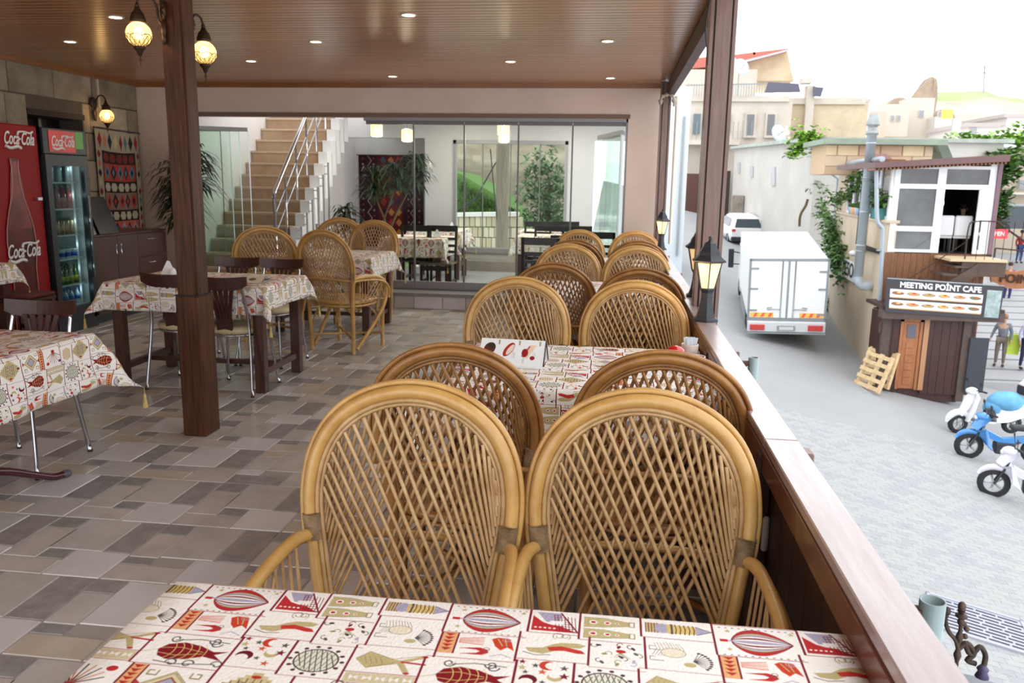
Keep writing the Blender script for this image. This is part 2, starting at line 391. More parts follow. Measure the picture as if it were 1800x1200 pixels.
    for sx in (-1, 1):
        for sy in (-1, 1):
            X, Y = cx+sx*3.4, cy+sy*2.9; p.line([(X-.7*sx, Y+.6*sy), (X-.7*sx, Y-.6*sy), (X+.8*sx, Y-.6*sy), (X+.8*sx, Y+.5*sy), (X, Y+.5*sy)], .28, OL)
        p.poly([(cx+sx*3.8, cy), (cx+sx*5, cy-.9), (cx+sx*5, cy+.9)], (190, 60, 60))
    # stepped rhombus
    cx, cy = 20, 29
    for k in range(6): p.rect(cx-.9*(6-k), cy-.75*(k+1), cx+.9*(6-k), cy+.75*(k+1), (206, 190, 140) if k % 2 else (212, 198, 150))
    for k in range(-4, 5): p.line([(cx+k*1.1, cy-3.4+abs(k)*.5), (cx+k*1.1, cy+3.4-abs(k)*.5)], .18, (120, 84, 66))
    for i in range(-1, 2):
        for j in range(-1, 2): p.ell(cx+i*1.7, cy+j*1.5, .6, .5, (120, 96, 78)); p.ell(cx+i*1.7, cy+j*1.5, .28, .25, WH)
    p.ell(cx, cy-3.4, .8, .4, RD); p.ell(cx-4.8, cy, .8, .4, MR)
    # ewer and fan
    p.poly([(27, 27), (30, 26.2), (32.4, 27.2), (32, 30.5), (29.5, 31.6), (27.2, 30.6)], (226, 214, 176)); p.arc(29.6, 28.9, 2.5, 0, 6.3, .16, OR, 2.6); p.curl(31.5, 25.6, 1.1, 3, .2, DK)
    for i in range(5): p.line([(28+i*.9, 27), (28.2+i*.9, 30.8)], .1, RD)
    for i in range(9):
        a = -2.7+i*.28; p.line([(38.6, 31.5), (38.6+4.6*math.cos(a), 31.5+5*math.sin(a))], .26, (206, 140, 110) if i % 2 else DK)
    p.ell(38.6, 31.8, 1.1, .7, (172, 44, 60)); p.ell(42.6, 27, .9, .7, RD); p.ell(35, 27, .8, .6, (116, 30, 92))
    # grid
    V = [(0, 0, 9), (14.1, -2, 7), (22.7, -2, 8), (33, -2, 5.5), (.2, 9, 16.6), (13, 7, 16), (24.5, 7, 15.4), (33.5, 5.5, 14.8), (-1, 16.6, 25), (13.4, 15.4, 24), (22.4, 15, 24.4), (32.3, 14.8, 25), (0, 25, 34.5), (13.4, 24, 32.5), (25.6, 24.4, 32.5), (34, 25, 34)]
    for x, a, b in V: p.rect(x-.2, a, x+.2, b, MR)
    H = [(0, 14.1, 9), (14.1, 22.7, 7), (22.7, 33, 8), (33, 45, 5.5), (-1, 13.4, 16.3), (13, 24.5, 15), (24.5, 33.5, 15.6), (32.3, 45, 14.6), (-1, 13.4, 25), (13.4, 22.4, 23.6), (22.4, 32.3, 24.4), (32.3, 44, 22), (32.3, 44, 24.8), (0, 14, 34.4), (13.4, 25.6, 33.2), (25.6, 34, 33), (34, 45, 34)]
    for a, b, y in H: p.rect(a, y-.07, b, y+.07, (150, 60, 66))
    # weave speckle
    rg = np.random.default_rng(3); p.a *= 1-.05*rg.random(p.a.shape[:2])[..., None].astype(np.float32)
    return p.a
M_CLOTH = imgmat('printed tapestry cloth', cloth_print(), .85, True, .5, spec=.15)

def kilim_light():
    p = Paint(11, 18, 30, (60, 40, 38)); CR = (158, 148, 128)
    p.rect(0, 0, 11, 18, CR); cols = [(132, 40, 38), (178, 110, 82), (40, 36, 52), (186, 168, 124), (126, 36, 36), (80, 108, 120), (46, 32, 42), (150, 46, 40)]
    for i in range(8): x = .9+i*1.32; p.poly([(x, .3), (x+.5, 1.5), (x, 2.8), (x-.5, 1.5)], cols[i])
    for j in range(11):
        for x in (.5, 10.5): p.poly([(x, 3+j*1.35), (x+.4, 3.6+j*1.35), (x, 4.2+j*1.35), (x-.4, 3.6+j*1.35)], cols[j % 8])
    p.rect(1.2, 3, 9.8, 18, (44, 30, 32)); y = 3.2
    rows = [('o', (118, 50, 44), (44, 30, 32)), ('d', (164, 66, 54), (88, 122, 136)), ('o', (176, 168, 148), (44, 30, 32)), ('d', (132, 104, 92), (176, 60, 52)), ('o', (176, 168, 148), (44, 30, 32)), ('d', (176, 84, 70), (150, 140, 150)), ('o', (176, 168, 148), (44, 30, 32)), ('d', (150, 60, 50), (70, 90, 110))]
    for k, c, b in rows:
        if k == 'o':
            for i in range(5): x = 2.2+i*1.65; p.poly([(x-.75, y+.8), (x-.4, y+.15), (x+.4, y+.15), (x+.75, y+.8), (x+.4, y+1.4), (x-.4, y+1.4)], c)
            y += 1.6
        else:
            p.rect(1.4, y, 9.6, y+2.6, c)
            for i in range(5):
                x = 2.3+i*1.6; p.poly([(x-.7, y+1.3), (x, y+.1), (x+.7, y+1.3), (x, y+2.5)], b if i % 2 == 0 else (40, 34, 50)); p.poly([(x-.3, y+1.3), (x, y+.7), (x+.3, y+1.3), (x, y+1.9)], (40, 34, 50) if i % 2 == 0 else b)
            y += 2.7
    return p.a
def kilim_dark():
    p = Paint(12, 16, 24, (46, 18, 28)); rg = random.Random(4)
    p.rect(3.6, 0, 8.2, 16, (84, 20, 26))
    for x in (.8, 2.8, 9.2, 11.2):
        for j in range(16): p.star(x, .6+j, .3, (150, 120, 110) if j % 2 else (130, 50, 60), 4)
    for x in (2, 10):
        p.line([(x-.4+.8*(j % 2), j) for j in range(17)], .14, (150, 130, 130))
    for j in range(9):
        for i in range(3):
            c = rg.choice([(160, 40, 40), (70, 80, 100), (170, 110, 50), (60, 90, 70), (40, 20, 40)]); x = 4.6+i*1.4; y = .9+j*1.8
            p.poly([(x-.6, y), (x, y-.7), (x+.6, y), (x, y+.7)], c)
    return p.a
M_KL = imgmat('kilim of cream border and diamonds', kilim_light(), .95, False)
M_KD = imgmat('dark red kilim', kilim_dark(), .95, False)
def menu_print():
    p = Paint(30, 14, 14, (236, 240, 240)); G = (150, 152, 150)
    for i in range(3):
        x = i*9.5; p.rect(x+8.2, .6, x+9, 3, (170, 160, 120))
        for k in range(3): p.line([(x+5.6+k*.6, 5+k), (x+5.6+k*.6, 10)], .12, G)
        for k in range(2): p.line([(x+1.2+k*.6, 9.6), (x+1.2+k*.6, 12.6)], .12, G)
    p.ell(4.4, 5.4, 2.6, 3.4, (96, 52, 44), .4); p.ell(5.2, 4, 1.6, 1.4, (50, 50, 44)); p.ell(13.4, 5.6, 1.9, 4.2, (170, 50, 44), .5); p.ell(14, 5.6, 1.1, 3.2, (232, 214, 200), .5)
    p.poly([(20, 9.4), (23, 2.6), (26, 2.8), (22.4, 10)], (232, 208, 180)); p.poly([(19.4, 8.8), (22.6, 3.2), (23.4, 3.4), (20.6, 9.6)], (190, 110, 110)); p.ell(21, 7, 1.5, 2.2, (150, 36, 44)); p.ell(24.6, 9.6, 1.1, 1.1, (150, 36, 44))
    return p.a
M_MENU = imgmat('menu card with cakes', menu_print(), .35, False)
def menu_print2():
    p = Paint(30, 14, 10, (214, 206, 190))
    for x, c in ((6, (170, 60, 50)), (14, (80, 110, 50)), (22, (90, 100, 60))): p.ell(x, 7, 2.6, 3, (120, 84, 60)); p.ell(x, 6.8, 1.8, 2.2, c)
    return p.a
M_MENU2 = imgmat('menu card with dishes', menu_print2(), .4, False)

# ------------------------------------------------------------------ shared materials
CANE = mat('rattan cane', (208, 168, 100), .34, 0, 1, 9, c2=(178, 132, 70), coat=.35, bump=.15, bscale=60, coatr=.25)
CANE2 = mat('thin rattan cane', (202, 168, 120), .45, 0, 1, 14, c2=(164, 126, 80), coat=.2)
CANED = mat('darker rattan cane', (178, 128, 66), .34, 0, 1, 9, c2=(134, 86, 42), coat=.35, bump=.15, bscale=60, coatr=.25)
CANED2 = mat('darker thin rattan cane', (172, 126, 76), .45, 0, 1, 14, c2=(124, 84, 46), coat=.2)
BIND = mat('rattan binding', (164, 138, 104), .6, 0, 1, 30, c2=(104, 80, 52), bump=.6)
WOOD_D = mat('dark stained wood', (74, 36, 22), .38, 0, 1, 5, (9, 9, 1), c2=(44, 20, 13), coat=.3, coatr=.3)
WOOD_P = mat('pillar wood', (96, 56, 32), .5, 0, 1, 4, (14, 14, .8), c2=(50, 26, 15), spec=.3, bump=.25, coatr=.25)
WOOD_Y = mat('table wood', (86, 42, 26), .4, 0, 1, 6, (9, 9, 1), c2=(52, 24, 16), coat=.3)
WOOD_B = mat('chair brown wood', (70, 28, 20), .4, 0, .4, 5, (3, 3, 3), coat=.15)
WOOD_K = mat('black wood', (24, 20, 19), .35, 0, .3, 5)
CHROME = mat('chrome', (190, 192, 198), .18, 1)
STEEL = mat('brushed steel', (186, 190, 194), .3, 1)
CREAM = mat('cream leatherette', (214, 200, 160), .45, 0, .15, 12)
WHITE = mat('white gloss', (236, 238, 240), .3)
PLAST = mat('warm plaster', (228, 208, 194), .85, 0, 1, 2.2, c2=(218, 196, 182), bump=.1, bscale=30)
PLASW = mat('white plaster', (206, 203, 203), .85, 0, .06, 2)
ALU = mat('grey aluminium', (150, 148, 150), .45, .3)
ALUD = mat('dark aluminium', (112, 110, 112), .45, .3)
BLK = mat('black iron', (46, 48, 56), .42, .2, .2, 20, bump=.1)
BRONZE = mat('dark bronze', (74, 54, 38), .45, .5, .4, 20, bump=.3)
GLASS = glassmat('clear glass', (250, 253, 251), .12)
GLASSG = glassmat('green edge glass', (249, 253, 251), .2)
BRN = mat('brown painted wood', (124, 94, 84), .4, 0, 1, 5, (12, 12, .8), c2=(100, 72, 62), coat=.3)
BRND = mat('dark brown painted wood', (58, 36, 30), .5, 0, .3, 5)
# =================================================================== SETTING
YW = 9.7           # wall with the glass front
XL = -5.87         # stone wall
XC = .6            # ceiling edge
ZC = 2.61
# ---- terrace floor: slab + pieces
STONE = [mat('floor stone pale', (215, 212, 212), .22, 0, 1, 3, c2=(202, 200, 199), spec=.5, bump=.05, coord='Object'),
         mat('floor stone grey', (198, 193, 189), .24, 0, 1, 4, c2=(176, 172, 167), spec=.5, bump=.1),
         mat('floor stone warm', (200, 193, 188), .24, 0, 1, 5, c2=(178, 170, 162), spec=.5, bump=.12),
         mat('floor stone tan', (200, 190, 176), .26, 0, 1, 5, c2=(181, 169, 153), spec=.5, bump=.12),
         mat('floor stone umber', (164, 156, 154), .34, 0, 1, 14, c2=(136, 130, 127), spec=.4, bump=.5),
         mat('floor stone dark', (155, 153, 151), .34, 0, 1, 16, c2=(130, 127, 125), spec=.4, bump=.5)]
GROUT = mat('grout', (168, 163, 158), .7, 0, .1, 6)
floor = structure(MB().box(XL-.1, .52, -1.5, YW, -.25, -.004).build('floor', GROUT))
S = .508; GX0 = -2.40; GY0 = atz(113.75, 907.5).y
LAY = [(0, .27, .78, 1), (.27, .75, .42, 1), (.75, 1, .42, 1), (0, .30, .25, .78), (.30, .53, .25, .42), (0, .53, 0, .25), (.53, 1, 0, .42)]
# split one more small pale square as in the second kind of stone set
LAY2 = [(0, .25, .8, 1), (.25, .7, .4, 1), (.7, 1, .4, 1), (0, .25, .38, .8), (0, .25, .25, .38), (0, .55, 0, .25), (.55, 1, 0, .4)]
PAL = [[4, 0, 4, 1, 5, 3, 2], [3, 2, 4, 1, 0, 4, 1], [2, 0, 5, 2, 5, 3, 1], [1, 3, 5, 0, 0, 5, 2], [5, 1, 4, 2, 5, 2, 0]]
cells = []
for i in range(-8, 6):
    for j in range(-6, 18):
        cells.append((GX0+i*S, GY0+j*S, i, j))
pieces = []; rr = random.Random(11)
for x0, y0, i, j in cells:
    k = rr.randrange(2); lay = LAY if k == 0 else LAY2; pal = PAL[rr.randrange(5)]
    for n, (a, b, c, d) in enumerate(lay):
        X0, X1, Y0, Y1 = x0+a*S, x0+b*S, y0+c*S, y0+d*S
        X0, X1 = max(X0, XL), min(X1, .5); Y1 = min(Y1, YW-.002)
        if X1-X0 < .02 or Y1-Y0 < .02: continue
        g = .0022
        X0 += g if a else .003; X1 -= g if b < 1 else .003; Y0 += g if c else .003; Y1 -= g if d < 1 else .003
        q = px(((X0+X1)/2, (Y0+Y1)/2, 0)); ar = 0
        if q[2] > .3 and -60 < q[0] < 900 and 380 < q[1] < 1240: ar = (X1-X0)*(Y1-Y0)/q[2]**3
        pieces.append((ar, X0, X1, Y0, Y1, pal[n]))
pieces.sort(key=lambda t: -t[0])
def piece(mb, x0, x1, y0, y1, mi=0):
    c = .0035; n = len(mb.v)
    mb.v += [(x0, y0, -.006), (x1, y0, -.006), (x1, y1, -.006), (x0, y1, -.006), (x0+c, y0+c, 0), (x1-c, y0+c, 0), (x1-c, y1-c, 0), (x0+c, y1-c, 0)]
    for f in ((4, 5, 6, 7), (0, 1, 5, 4), (1, 2, 6, 5), (2, 3, 7, 6), (3, 0, 4, 7)): mb._f([n+t for t in f], False, mi)
for ar, x0, x1, y0, y1, c in pieces[:300]:
    mb = MB(); piece(mb, x0, x1, y0, y1); mb.build('tile', STONE[c], floor)
mb = MB()
for ar, x0, x1, y0, y1, c in pieces[300:]: piece(mb, x0, x1, y0, y1, c)
mb.build('tiles', STONE, floor, kind='stuff')
# ---- ceiling of narrow varnished boards
CEIL = mat('varnished ceiling boards', (190, 134, 88), .3, 0, 1, 2.0, (.25, 8, 1), c2=(156, 102, 62), coat=.7, coatr=.2, spec=.5)
mb = MB(); w = .092; y = -.6; pr = []
while y < YW:
    pr += [(y, ZC+.008), (y+.010, ZC), (y+w-.010, ZC), (y+w, ZC+.008)]; y += w
for a, b in zip(pr[:-1], pr[1:]):
    mb.quad((XL-.1, a[0], a[1]), (XL-.1, b[0], b[1]), (XC, b[0], b[1]), (XC, a[0], a[1]))
mb.box(XL-.1, XC, -.6, YW+.2, ZC+.02, ZC+.16)
structure(mb.build('ceiling', CEIL))
# cornice strips and fascia
TRM = mat('orange brown trim', (150, 96, 50), .4, 0, .3, 4, coat=.4)
structure(MB().box(XL, .5, YW-.05, YW, ZC-.05, ZC).build('trim_1', TRM))
structure(MB().box(XL, XL+.04, -1.5, YW-.05, ZC-.045, ZC).build('trim_2', TRM))
fas = MB().box(XC-.06, XC+.02, -.6, YW-.1, ZC-.02, ZC+.16).box(XC-.09, XC-.02, 4.9, YW-.15, ZC-.16, ZC-.02)
structure(fas.build('trim_3', mat('fascia brown', (78, 52, 44), .5, 0, .2, 5)))
# ---- stone wall on the left, block by block
SB = [mat('ashlar a', (172, 156, 134), .9, 0, 1, 3.5, c2=(136, 120, 98), bump=.5, bscale=18), mat('ashlar b', (158, 144, 124), .9, 0, 1, 3, c2=(118, 102, 84), bump=.5, bscale=18), mat('ashlar c', (182, 166, 144), .9, 0, 1, 4, c2=(150, 132, 108), bump=.5, bscale=18)]
MORT = mat('dark mortar', (104, 90, 76), .95, 0, .3, 8, bump=.4)
wl = structure(MB().box(XL-.35, XL-.012, -1.5, 7.75, 0, ZC).box(XL-.35, XL-.012, 8.62, YW+.1, 0, ZC).box(XL-.35, XL-.012, 7.75, 8.62, 2.12, ZC).box(XL-.35, XL-.012, 7.75, 8.62, 0, .9).box(XL-.4, XL-.3, 7.7, 8.7, .9, 2.15).build('wall_left', MORT))
rr = random.Random(5); z = 0
for hgt in (.34, .3, .36, .32, .34, .3, .32, .33):
    y = -1.5+rr.random()*.3
    while y < YW-.02:
        w = .38+rr.random()*.5; y1 = min(y+w, YW-.02)
        if YW-y1 < .2: y1 = YW-.02
        a, b = y, y1
        if z+hgt > .9 and z < 2.1:
            if a < 7.75 < b: b = 7.75
            if a < 8.62 < b: a = 8.62
        if not (a >= 7.74 and b <= 8.63 and z+hgt > .9 and z < 2.1) and b-a > .05:
            e = rr.random()*.012
            MB().box(XL-.03, XL+e, a+.006, b-.006, z+.006, min(z+hgt, ZC)-.006, ch=.006).build('stone_block', SB[rr.randrange(3)], wl)
        y = y1
    z += hgt
structure(MB().box(XL-.3, XL-.27, 7.78, 8.6, .95, 2.1).box(XL-.27, XL-.2, 8.17, 8.21, .95, 2.1).build('window_1', mat('dark window', (30, 22, 20), .2)))
structure(MB().box(XL-.28, XL+.01, 7.74, 8.64, 2.09, 2.15).build('trim_4', mat('dark lintel', (52, 34, 26), .7, 0, .4, 5)))
structure(MB().box(XL+.01, XL+.03, 8.88, 8.91, 2.25, ZC-.05).build('trim_5', mat('cable duct', (190, 176, 158), .6)))
# ---- back wall with the wide opening
xo0, xo1, zo = -5.42, .10, 2.235; zs = .19
wb = MB().box(XL-.2, xo0, YW, YW+.22, 0, ZC).box(xo1, .47, YW, YW+.22, 0, ZC).box(xo0, xo1, YW, YW+.22, zo, ZC).box(xo0, xo1, YW, YW+.22, -.05, zs-.02)
wall_back = structure(wb.build('wall_back', PLAST))
structure(MB().box(xo0, xo0+.05, YW-.015, YW+.24, zs, zo).build('trim_6', WHITE))
structure(MB().box(xo0, xo1+.02, YW-.02, YW+.1, zo-.005, zo+.04).build('trim_7', mat('painted shadow line', (128, 104, 90), .8)))  # darker strip painted in for the thin shadow line under the header
# sill in front of the glass: slab on upright tiles
sill = structure(MB().box(-3.6, .12, YW-.32, YW+.1, zs-.035, zs).build('trim_8', mat('grey sill slab', (132, 130, 130), .3, 0, .1, 4), ))
x = -3.6
while x < .1:
    w = .22+rr.random()*.25; MB().box(x+.003, min(x+w, .12)-.003, YW-.30, YW-.02, .002, zs-.037, ch=.003).build('tile', STONE[rr.choice([1, 1, 2, 0, 4])], sill); x += w
structure(MB().box(xo0, -3.6, YW-.30, YW, .0, zs-.04).build('trim_9', STONE[1]))
# ---- interior room
zi = .0
YI = 14.0; YS = 14.9
INF = mat('pale interior floor', (186, 188, 190), .15, 0, .12, 4, spec=.6)
structure(MB().box(-4.1, .6, YW+.1, YI+.1, zi-.15, zi).box(-6, -4.1, YW+.1, YS, zi-.15, zi).build('floor_interior', INF))
structure(MB().box(-4.15, .3, YW+.22, YI+.7, 2.56, 2.66).build('ceiling_interior', PLASW))
def pxX(x, Y): return atY(x, 330, Y).x
wx0, wx1 = pxX(797, YI), pxX(997, YI)
nx0, nx1 = pxX(605, YI), pxX(747, YI)
zw1 = atY(900, 247, YI).z; zw0 = atY(900, 443, YI).z
ex0 = pxX(1043, YI)
W2 = MB().box(-5.3, nx0, YI, YI+.15, zi, 2.6).box(nx1, wx0, YI, YI+.15, zi, 2.6).box(wx0, wx1, YI, YI+.15, zw1, 2.6).box(wx0, wx1, YI, YI+.15, zi, zw0).box(wx1, ex0, YI, YI+.15, zi, 2.6).box(nx0, nx1, YI, YI+.15, atY(680, 242, YI).z, 2.6)
W2.box(nx0-.02, nx1+.02, YI+.7, YI+.8, zi, 2.6).box(nx0-.15, nx0-.01, YI+.15, YI+.8, zi, 2.6).box(nx1+.01, nx1+.15, YI+.15, YI+.8, zi, 2.6)
W2.box(ex0, .15, YI, YI+.15, 2.2, 2.6).box(.08, .2, YW+.22, YW+.5, zi, 2.6).box(ex0, .15, YI, YI+.15, zi-.1, zi+.35)
structure(W2.build('wall_interior', PLASW))
structure(MB().box(-6.1, -5.35, YW+.22, YS, zi, 3.6).box(-6, -4.05, YS, YS+.1, zi, 4).box(nx0-.15, nx0-.01, 12.7, YI, zi, 3.2).build('wall_stairwell', mat('stairwell plaster', (214, 208, 206), .85, 0, .06, 2)))
structure(MB().box(-6.1, -4.1, YW+.22, 10.6, 2.7, 2.8).build('ceiling_stairwell', PLASW))
structure(MB().box(wx0-.0, wx1, YI-.06, YI+.05, zw0-.02, zw0+.01).build('trim_10', ALU))
# far window with four glass leaves
win = structure(MB().box(wx0, wx0+.05, YI-.02, YI+.08, zw0, zw1).box(wx1-.05, wx1, YI-.02, YI+.08, zw0, zw1).box(wx0, wx1, YI-.02, YI+.08, zw1-.06, zw1).box(wx0, wx1, YI-.02, YI+.08, zw0, zw0+.06).build('window_2', ALU))
cuts = [wx0+.05, pxX(848, YI), pxX(897, YI), pxX(948, YI), wx1-.05]
for a, b in zip(cuts[:-1], cuts[1:]):
    MB().box(a+.006, b-.006, YI+.02, YI+.03, zw0+.06, zw1-.06).build('pane', GLASS, win)
    if b != cuts[-1]: MB().box(b-.008, b+.008, YI+.015, YI+.035, zw0+.06, zw1-.06).build('seal', ALUD, win)
# grey tiled bench wall below the window
structure(MB().box(wx0-.2, ex0, YI-.3, YI-.001, zi, zw0-.14).build('trim_11', mat('grey tiled ledge', (150, 142, 134), .4, 0, .25, 6)))
# ---- glass front: head track, leaves, foot rail
gx = [-3.0, pxX(728, YW+.05), pxX(816, YW+.05), pxX(910, YW+.05), pxX(1004, YW+.05), .085]
gl = structure(MB().box(gx[0]-.02, xo1, YW+.01, YW+.09, zo-.045, zo-.0).box(xo1-.02, xo1, YW+.01, YW+.09, zs, zo).build('window_3', ALU))
for a, b in zip(gx[:-1], gx[1:]):
    MB().box(a+.008, b-.008, YW+.045, YW+.057, zs+.10, zo-.07).build('pane', GLASS, gl)
    MB().box(a+.004, b-.004, YW+.03, YW+.07, zs+.005, zs+.10).build('foot_rail', ALU, gl)
    MB().box(a+.004, b-.004, YW+.03, YW+.07, zo-.085, zo-.047).build('head_rail', ALUD, gl)
    MB().box(b-.009, b+.009, YW+.035, YW+.067, zs+.10, zo-.08).build('seal', ALUD, gl)
structure(MB().box(-3.1, xo1, YW-.02, YW+.1, zs, zs+.012).build('trim_12', ALUD))
# folded leaves parked left and right
def stack(name, A, B, n, off, label, z1, z0=zs+.02):
    t = thing(name, label, 'glass door')
    A = Vector(A); B = Vector(B); d = (B-A); d.z = 0; nrm = Vector((-d.y, d.x, 0)).normalized()
    for k in range(n):
        p0 = A+nrm*off*k; p1 = B+nrm*off*k*.6-(B-A).normalized()*.11*k
        e = (p1-p0).normalized(); w = nrm*.005
        lf = MB().prism([(p0.x, p0.y, z0+.1), (p1.x, p1.y, z0+.1), (p1.x, p1.y, z1-.05), (p0.x, p0.y, z1-.05)], tuple(nrm*.01)).build('pane', GLASSG, t)
        MB().prism([(p0.x, p0.y, z1-.05), (p1.x, p1.y, z1-.05), (p1.x, p1.y, z1), (p0.x, p0.y, z1)], tuple(nrm*.03)).build('head_rail', ALU, t)
        MB().prism([(p0.x, p0.y, z0), (p1.x, p1.y, z0), (p1.x, p1.y, z0+.1), (p0.x, p0.y, z0+.1)], tuple(nrm*.03)).build('foot_rail', ALU, t)
        MB().prism([(p1.x, p1.y, z0+.1), (p1.x+e.x*.012, p1.y+e.y*.012, z0+.1), (p1.x+e.x*.012, p1.y+e.y*.012, z1-.05), (p1.x, p1.y, z1-.05)], tuple(nrm*.014)).build('seal', STEEL, t)
    return t
stack('folding_glass_door', (-5.25, 9.95, 0), (-4.72, 10.25, 0), 4, .09, 'open glass door leaves folded together left of the stairs', 2.13, .02)
stack('folding_glass_door', (-.30, 11.9, 0), (.02, 10.6, 0), 3, .07, 'open glass door leaves folded together at the right end of the inner room', 2.16, .02)
# ---- stairs
TRV = mat('travertine steps', (176, 150, 122), .4, 0, 1, 4, (1, 1, 1), c2=(154, 126, 98))
TRVS = mat('tread nosing', (196, 174, 148), .4, 0, .1, 5)
st = structure(MB().box(-5.3, -4.28, 9.96, 13, zi-.02, zi).build('stairs', WHITE))
rise, run, y0s, z0s = .17, .19, 9.78, .02
for k in range(15):
    y = max(y0s+run*k, 9.93); zt = z0s+rise*(k+1)
    s_ = MB().box(-5.34, -4.32, y+.012, y0s+run*k+run+.4, zt-rise, zt-.03).build('step', TRV, st)
    MB().box(-5.34, -4.30, y, y0s+run*k+run+.02, zt-.03, zt).build('nosing', TRVS, s_)
    MB().box(-4.315, -4.18, y-.01, y+run+.001, zi if k < 3 else zt-.5, zt-.005).build('stringer_block', WHITE, st)
# stair rail
t = thing('stair_railing', 'polished steel handrail with slanting bars on the right of the stairs', 'railing')
def sp(s, z): return (-4.36, y0s+s*run, z0s+rise*s+z)
MB().tube([sp(1.9, .9), sp(2.2, .95), sp(14, .95)], .024, 8).build('handrail', CHROME, t)
for zz in (.42, .66): MB().tube([sp(2, zz), sp(14, zz)], .009, 6).build('bar', CHROME, t)
for s_ in (2, 4, 6.1, 8.2, 10.3, 12.4):
    MB().tube([(-4.36, y0s+s_*run, z0s+rise*math.ceil(s_)), (-4.36, y0s+s_*run, z0s+rise*s_+.95)], .015 if s_ > 2 else .024, 8).build('baluster', CHROME, t)
t = thing('stair_guard', 'row of upright steel posts fixed along the white side of the stairs', 'railing')
for k in range(7):
    X = -4.12; Y = 10.2+k*.22; z1 = .19+rise*(k+1.6)+.25
    p_ = MB().tube([(X, Y, zi), (X, Y, z1)], .014, 8).build('post', CHROME, t)
    MB().tube([(X-.06, Y, z1-.05), (X+.0, Y, z1-.05)], .009, 6).tube([(X-.06, Y, z1-.16), (X, Y, z1-.16)], .009, 6).build('bracket', CHROME, p_)
MB().tube([(-4.12, 10.15, zi+.02), (-4.12, 11.6, zi+.02)], .01, 6).build('bar', CHROME, t)

# =================================================================== POSTS AND RAILING
t = thing('wooden_pillar', 'square dark wooden pillar with thicker lower sleeve standing on the tiled floor', 'pillar', (-2.405, 4.42, 0))
MB().box(-.073, .073, -.085, .085, 0, .835, ch=.008).build('sleeve', WOOD_P, t)
MB().box(-.058, .05, -.07, .066, .835, ZC).box(.05, .062, -.062, .05, .835, ZC).box(-.066, -.058, -.06, .06, .835, ZC).build('shaft', WOOD_P, t)
MB().box(-.075, .075, -.087, .087, .832, .838).build('joint_strip', mat('dark joint', (34, 26, 22), .6), t)
def rail_post(name, X, Y, w, d, label, m, mg):
    t = thing(name, label, 'post', (X, Y, 0))
    MB().box(-w/2, -w/2+.018, -d/2, d/2, .2, ZC-.02).build('edge_strip', m, t)
    MB().box(w/2-.018, w/2, -d/2, d/2, .2, ZC-.02).build('edge_strip', m, t)
    MB().box(-w/2+.018, w/2-.018, -d/2+.012, d/2-.012, .2, ZC-.02).build('core', mg, t)
    MB().box(-w/2+.028, w/2-.028, -d/2-.004, d/2+.004, .2, ZC-.02).build('face_board', m, t)
    return t
rail_post('roof_post', .515, 4.62, .135, .12, 'brown roof post rising from the railing between two lanterns', BRN, BRND)
rail_post('roof_post', .49, 9.35, .115, .12, 'brown roof post at the far end of the railing beside the plaster wall', BRN, BRND)
MB().box(.43, .56, 9.25, 9.44, 2.36, 2.44).tube([(.44, 9.24, 2.36), (.50, 9.24, 2.42), (.58, 9.26, 2.33)], .02, 6)
tag(MB().tube(smooth_path([(.43, 9.22, 2.34), (.44, 9.24, 2.42), (.50, 9.25, 2.45), (.56, 9.24, 2.43), (.58, 9.24, 2.33)], 4), [.012+.008*((i*7) % 3) for i in range(17)], 7).build('rolled_cloth', mat('grey cloth', (176, 166, 150), .9, 0, .3, 10)), 'rolled grey cloth tied around the head of the far roof post', 'cloth')
tag(MB().tube([(.61, 9.3, .85), (.61, 9.3, 2.3), (.6, 9.3, 2.44)], .016, 8).build('down_pipe', mat('pale conduit', (206, 196, 180), .5)), 'pale pipe running up outside the far roof post', 'pipe')
tag(MB().tube(smooth_path([(.445, 4.55, 2.6), (.44, 4.55, 2.45), (.425, 4.55, 2.3), (.44, 4.56, 2.19), (.447, 4.57, 2.12)], 5), .004, 5).build('cable', BLK), 'thin dark cable dangling from the ceiling beside the roof post', 'cable')
# railing
RCAP = mat('weathered reddish varnished board', (182, 168, 168), .3, 0, 1, 3, (7, .7, 7), c2=(154, 130, 128), coat=.9, coatr=.2, bump=.15, bscale=9)
RIN = mat('dark red brown board', (62, 32, 24), .5, 0, 1, 4, (6, 6, .8), c2=(38, 18, 14), coat=.2)
rl = thing('railing', 'long reddish wooden railing with flat top board between terrace and street', 'railing')
yy = [-.8, 2.15, 5.55, 9.4]
for a, b in zip(yy[:-1], yy[1:]):
    MB().box(.416, .506, a+.002, b-.002, .815, .84, ch=.003).build('cap_board', RCAP, rl)
    MB().box(.412, .43, a+.002, b-.002, .752, .8145, ch=.002).build('inner_strip', mat('inner strip', (112, 62, 46), .35, 0, 1, 4, (5, 1, 5), c2=(84, 42, 30), coat=.5), rl)
    MB().box(.494, .504, a+.002, b-.002, .74, .8145).build('outer_strip', RIN, rl)
y = -.8
me = MB().box(-.008, .008, .002, .138, -.1, .75).mesh('board', RIN)
while y < 9.3: obm('board', me, rl, (.452, y, 0)); y += .14
for yq in (.9, 2.16, 3.5, 5.0, 6.6, 8.2):
    MB().box(.405, .44, yq-.03, yq+.03, .05, .80, ch=.004).build('upright', RIN, rl)
    MB().box(.506, .545, yq-.03, yq+.03, .3, .81, ch=.004).build('upright', BRN, rl)
tag(MB().box(.425, .443, 2.12, 2.25, .53, .63, ch=.006).box(.41, .426, 2.14, 2.23, .545, .615, ch=.004).build('junction_box', mat('grey junction box', (176, 170, 168), .4)), 'small pale junction box screwed inside the railing boards', 'junction box')
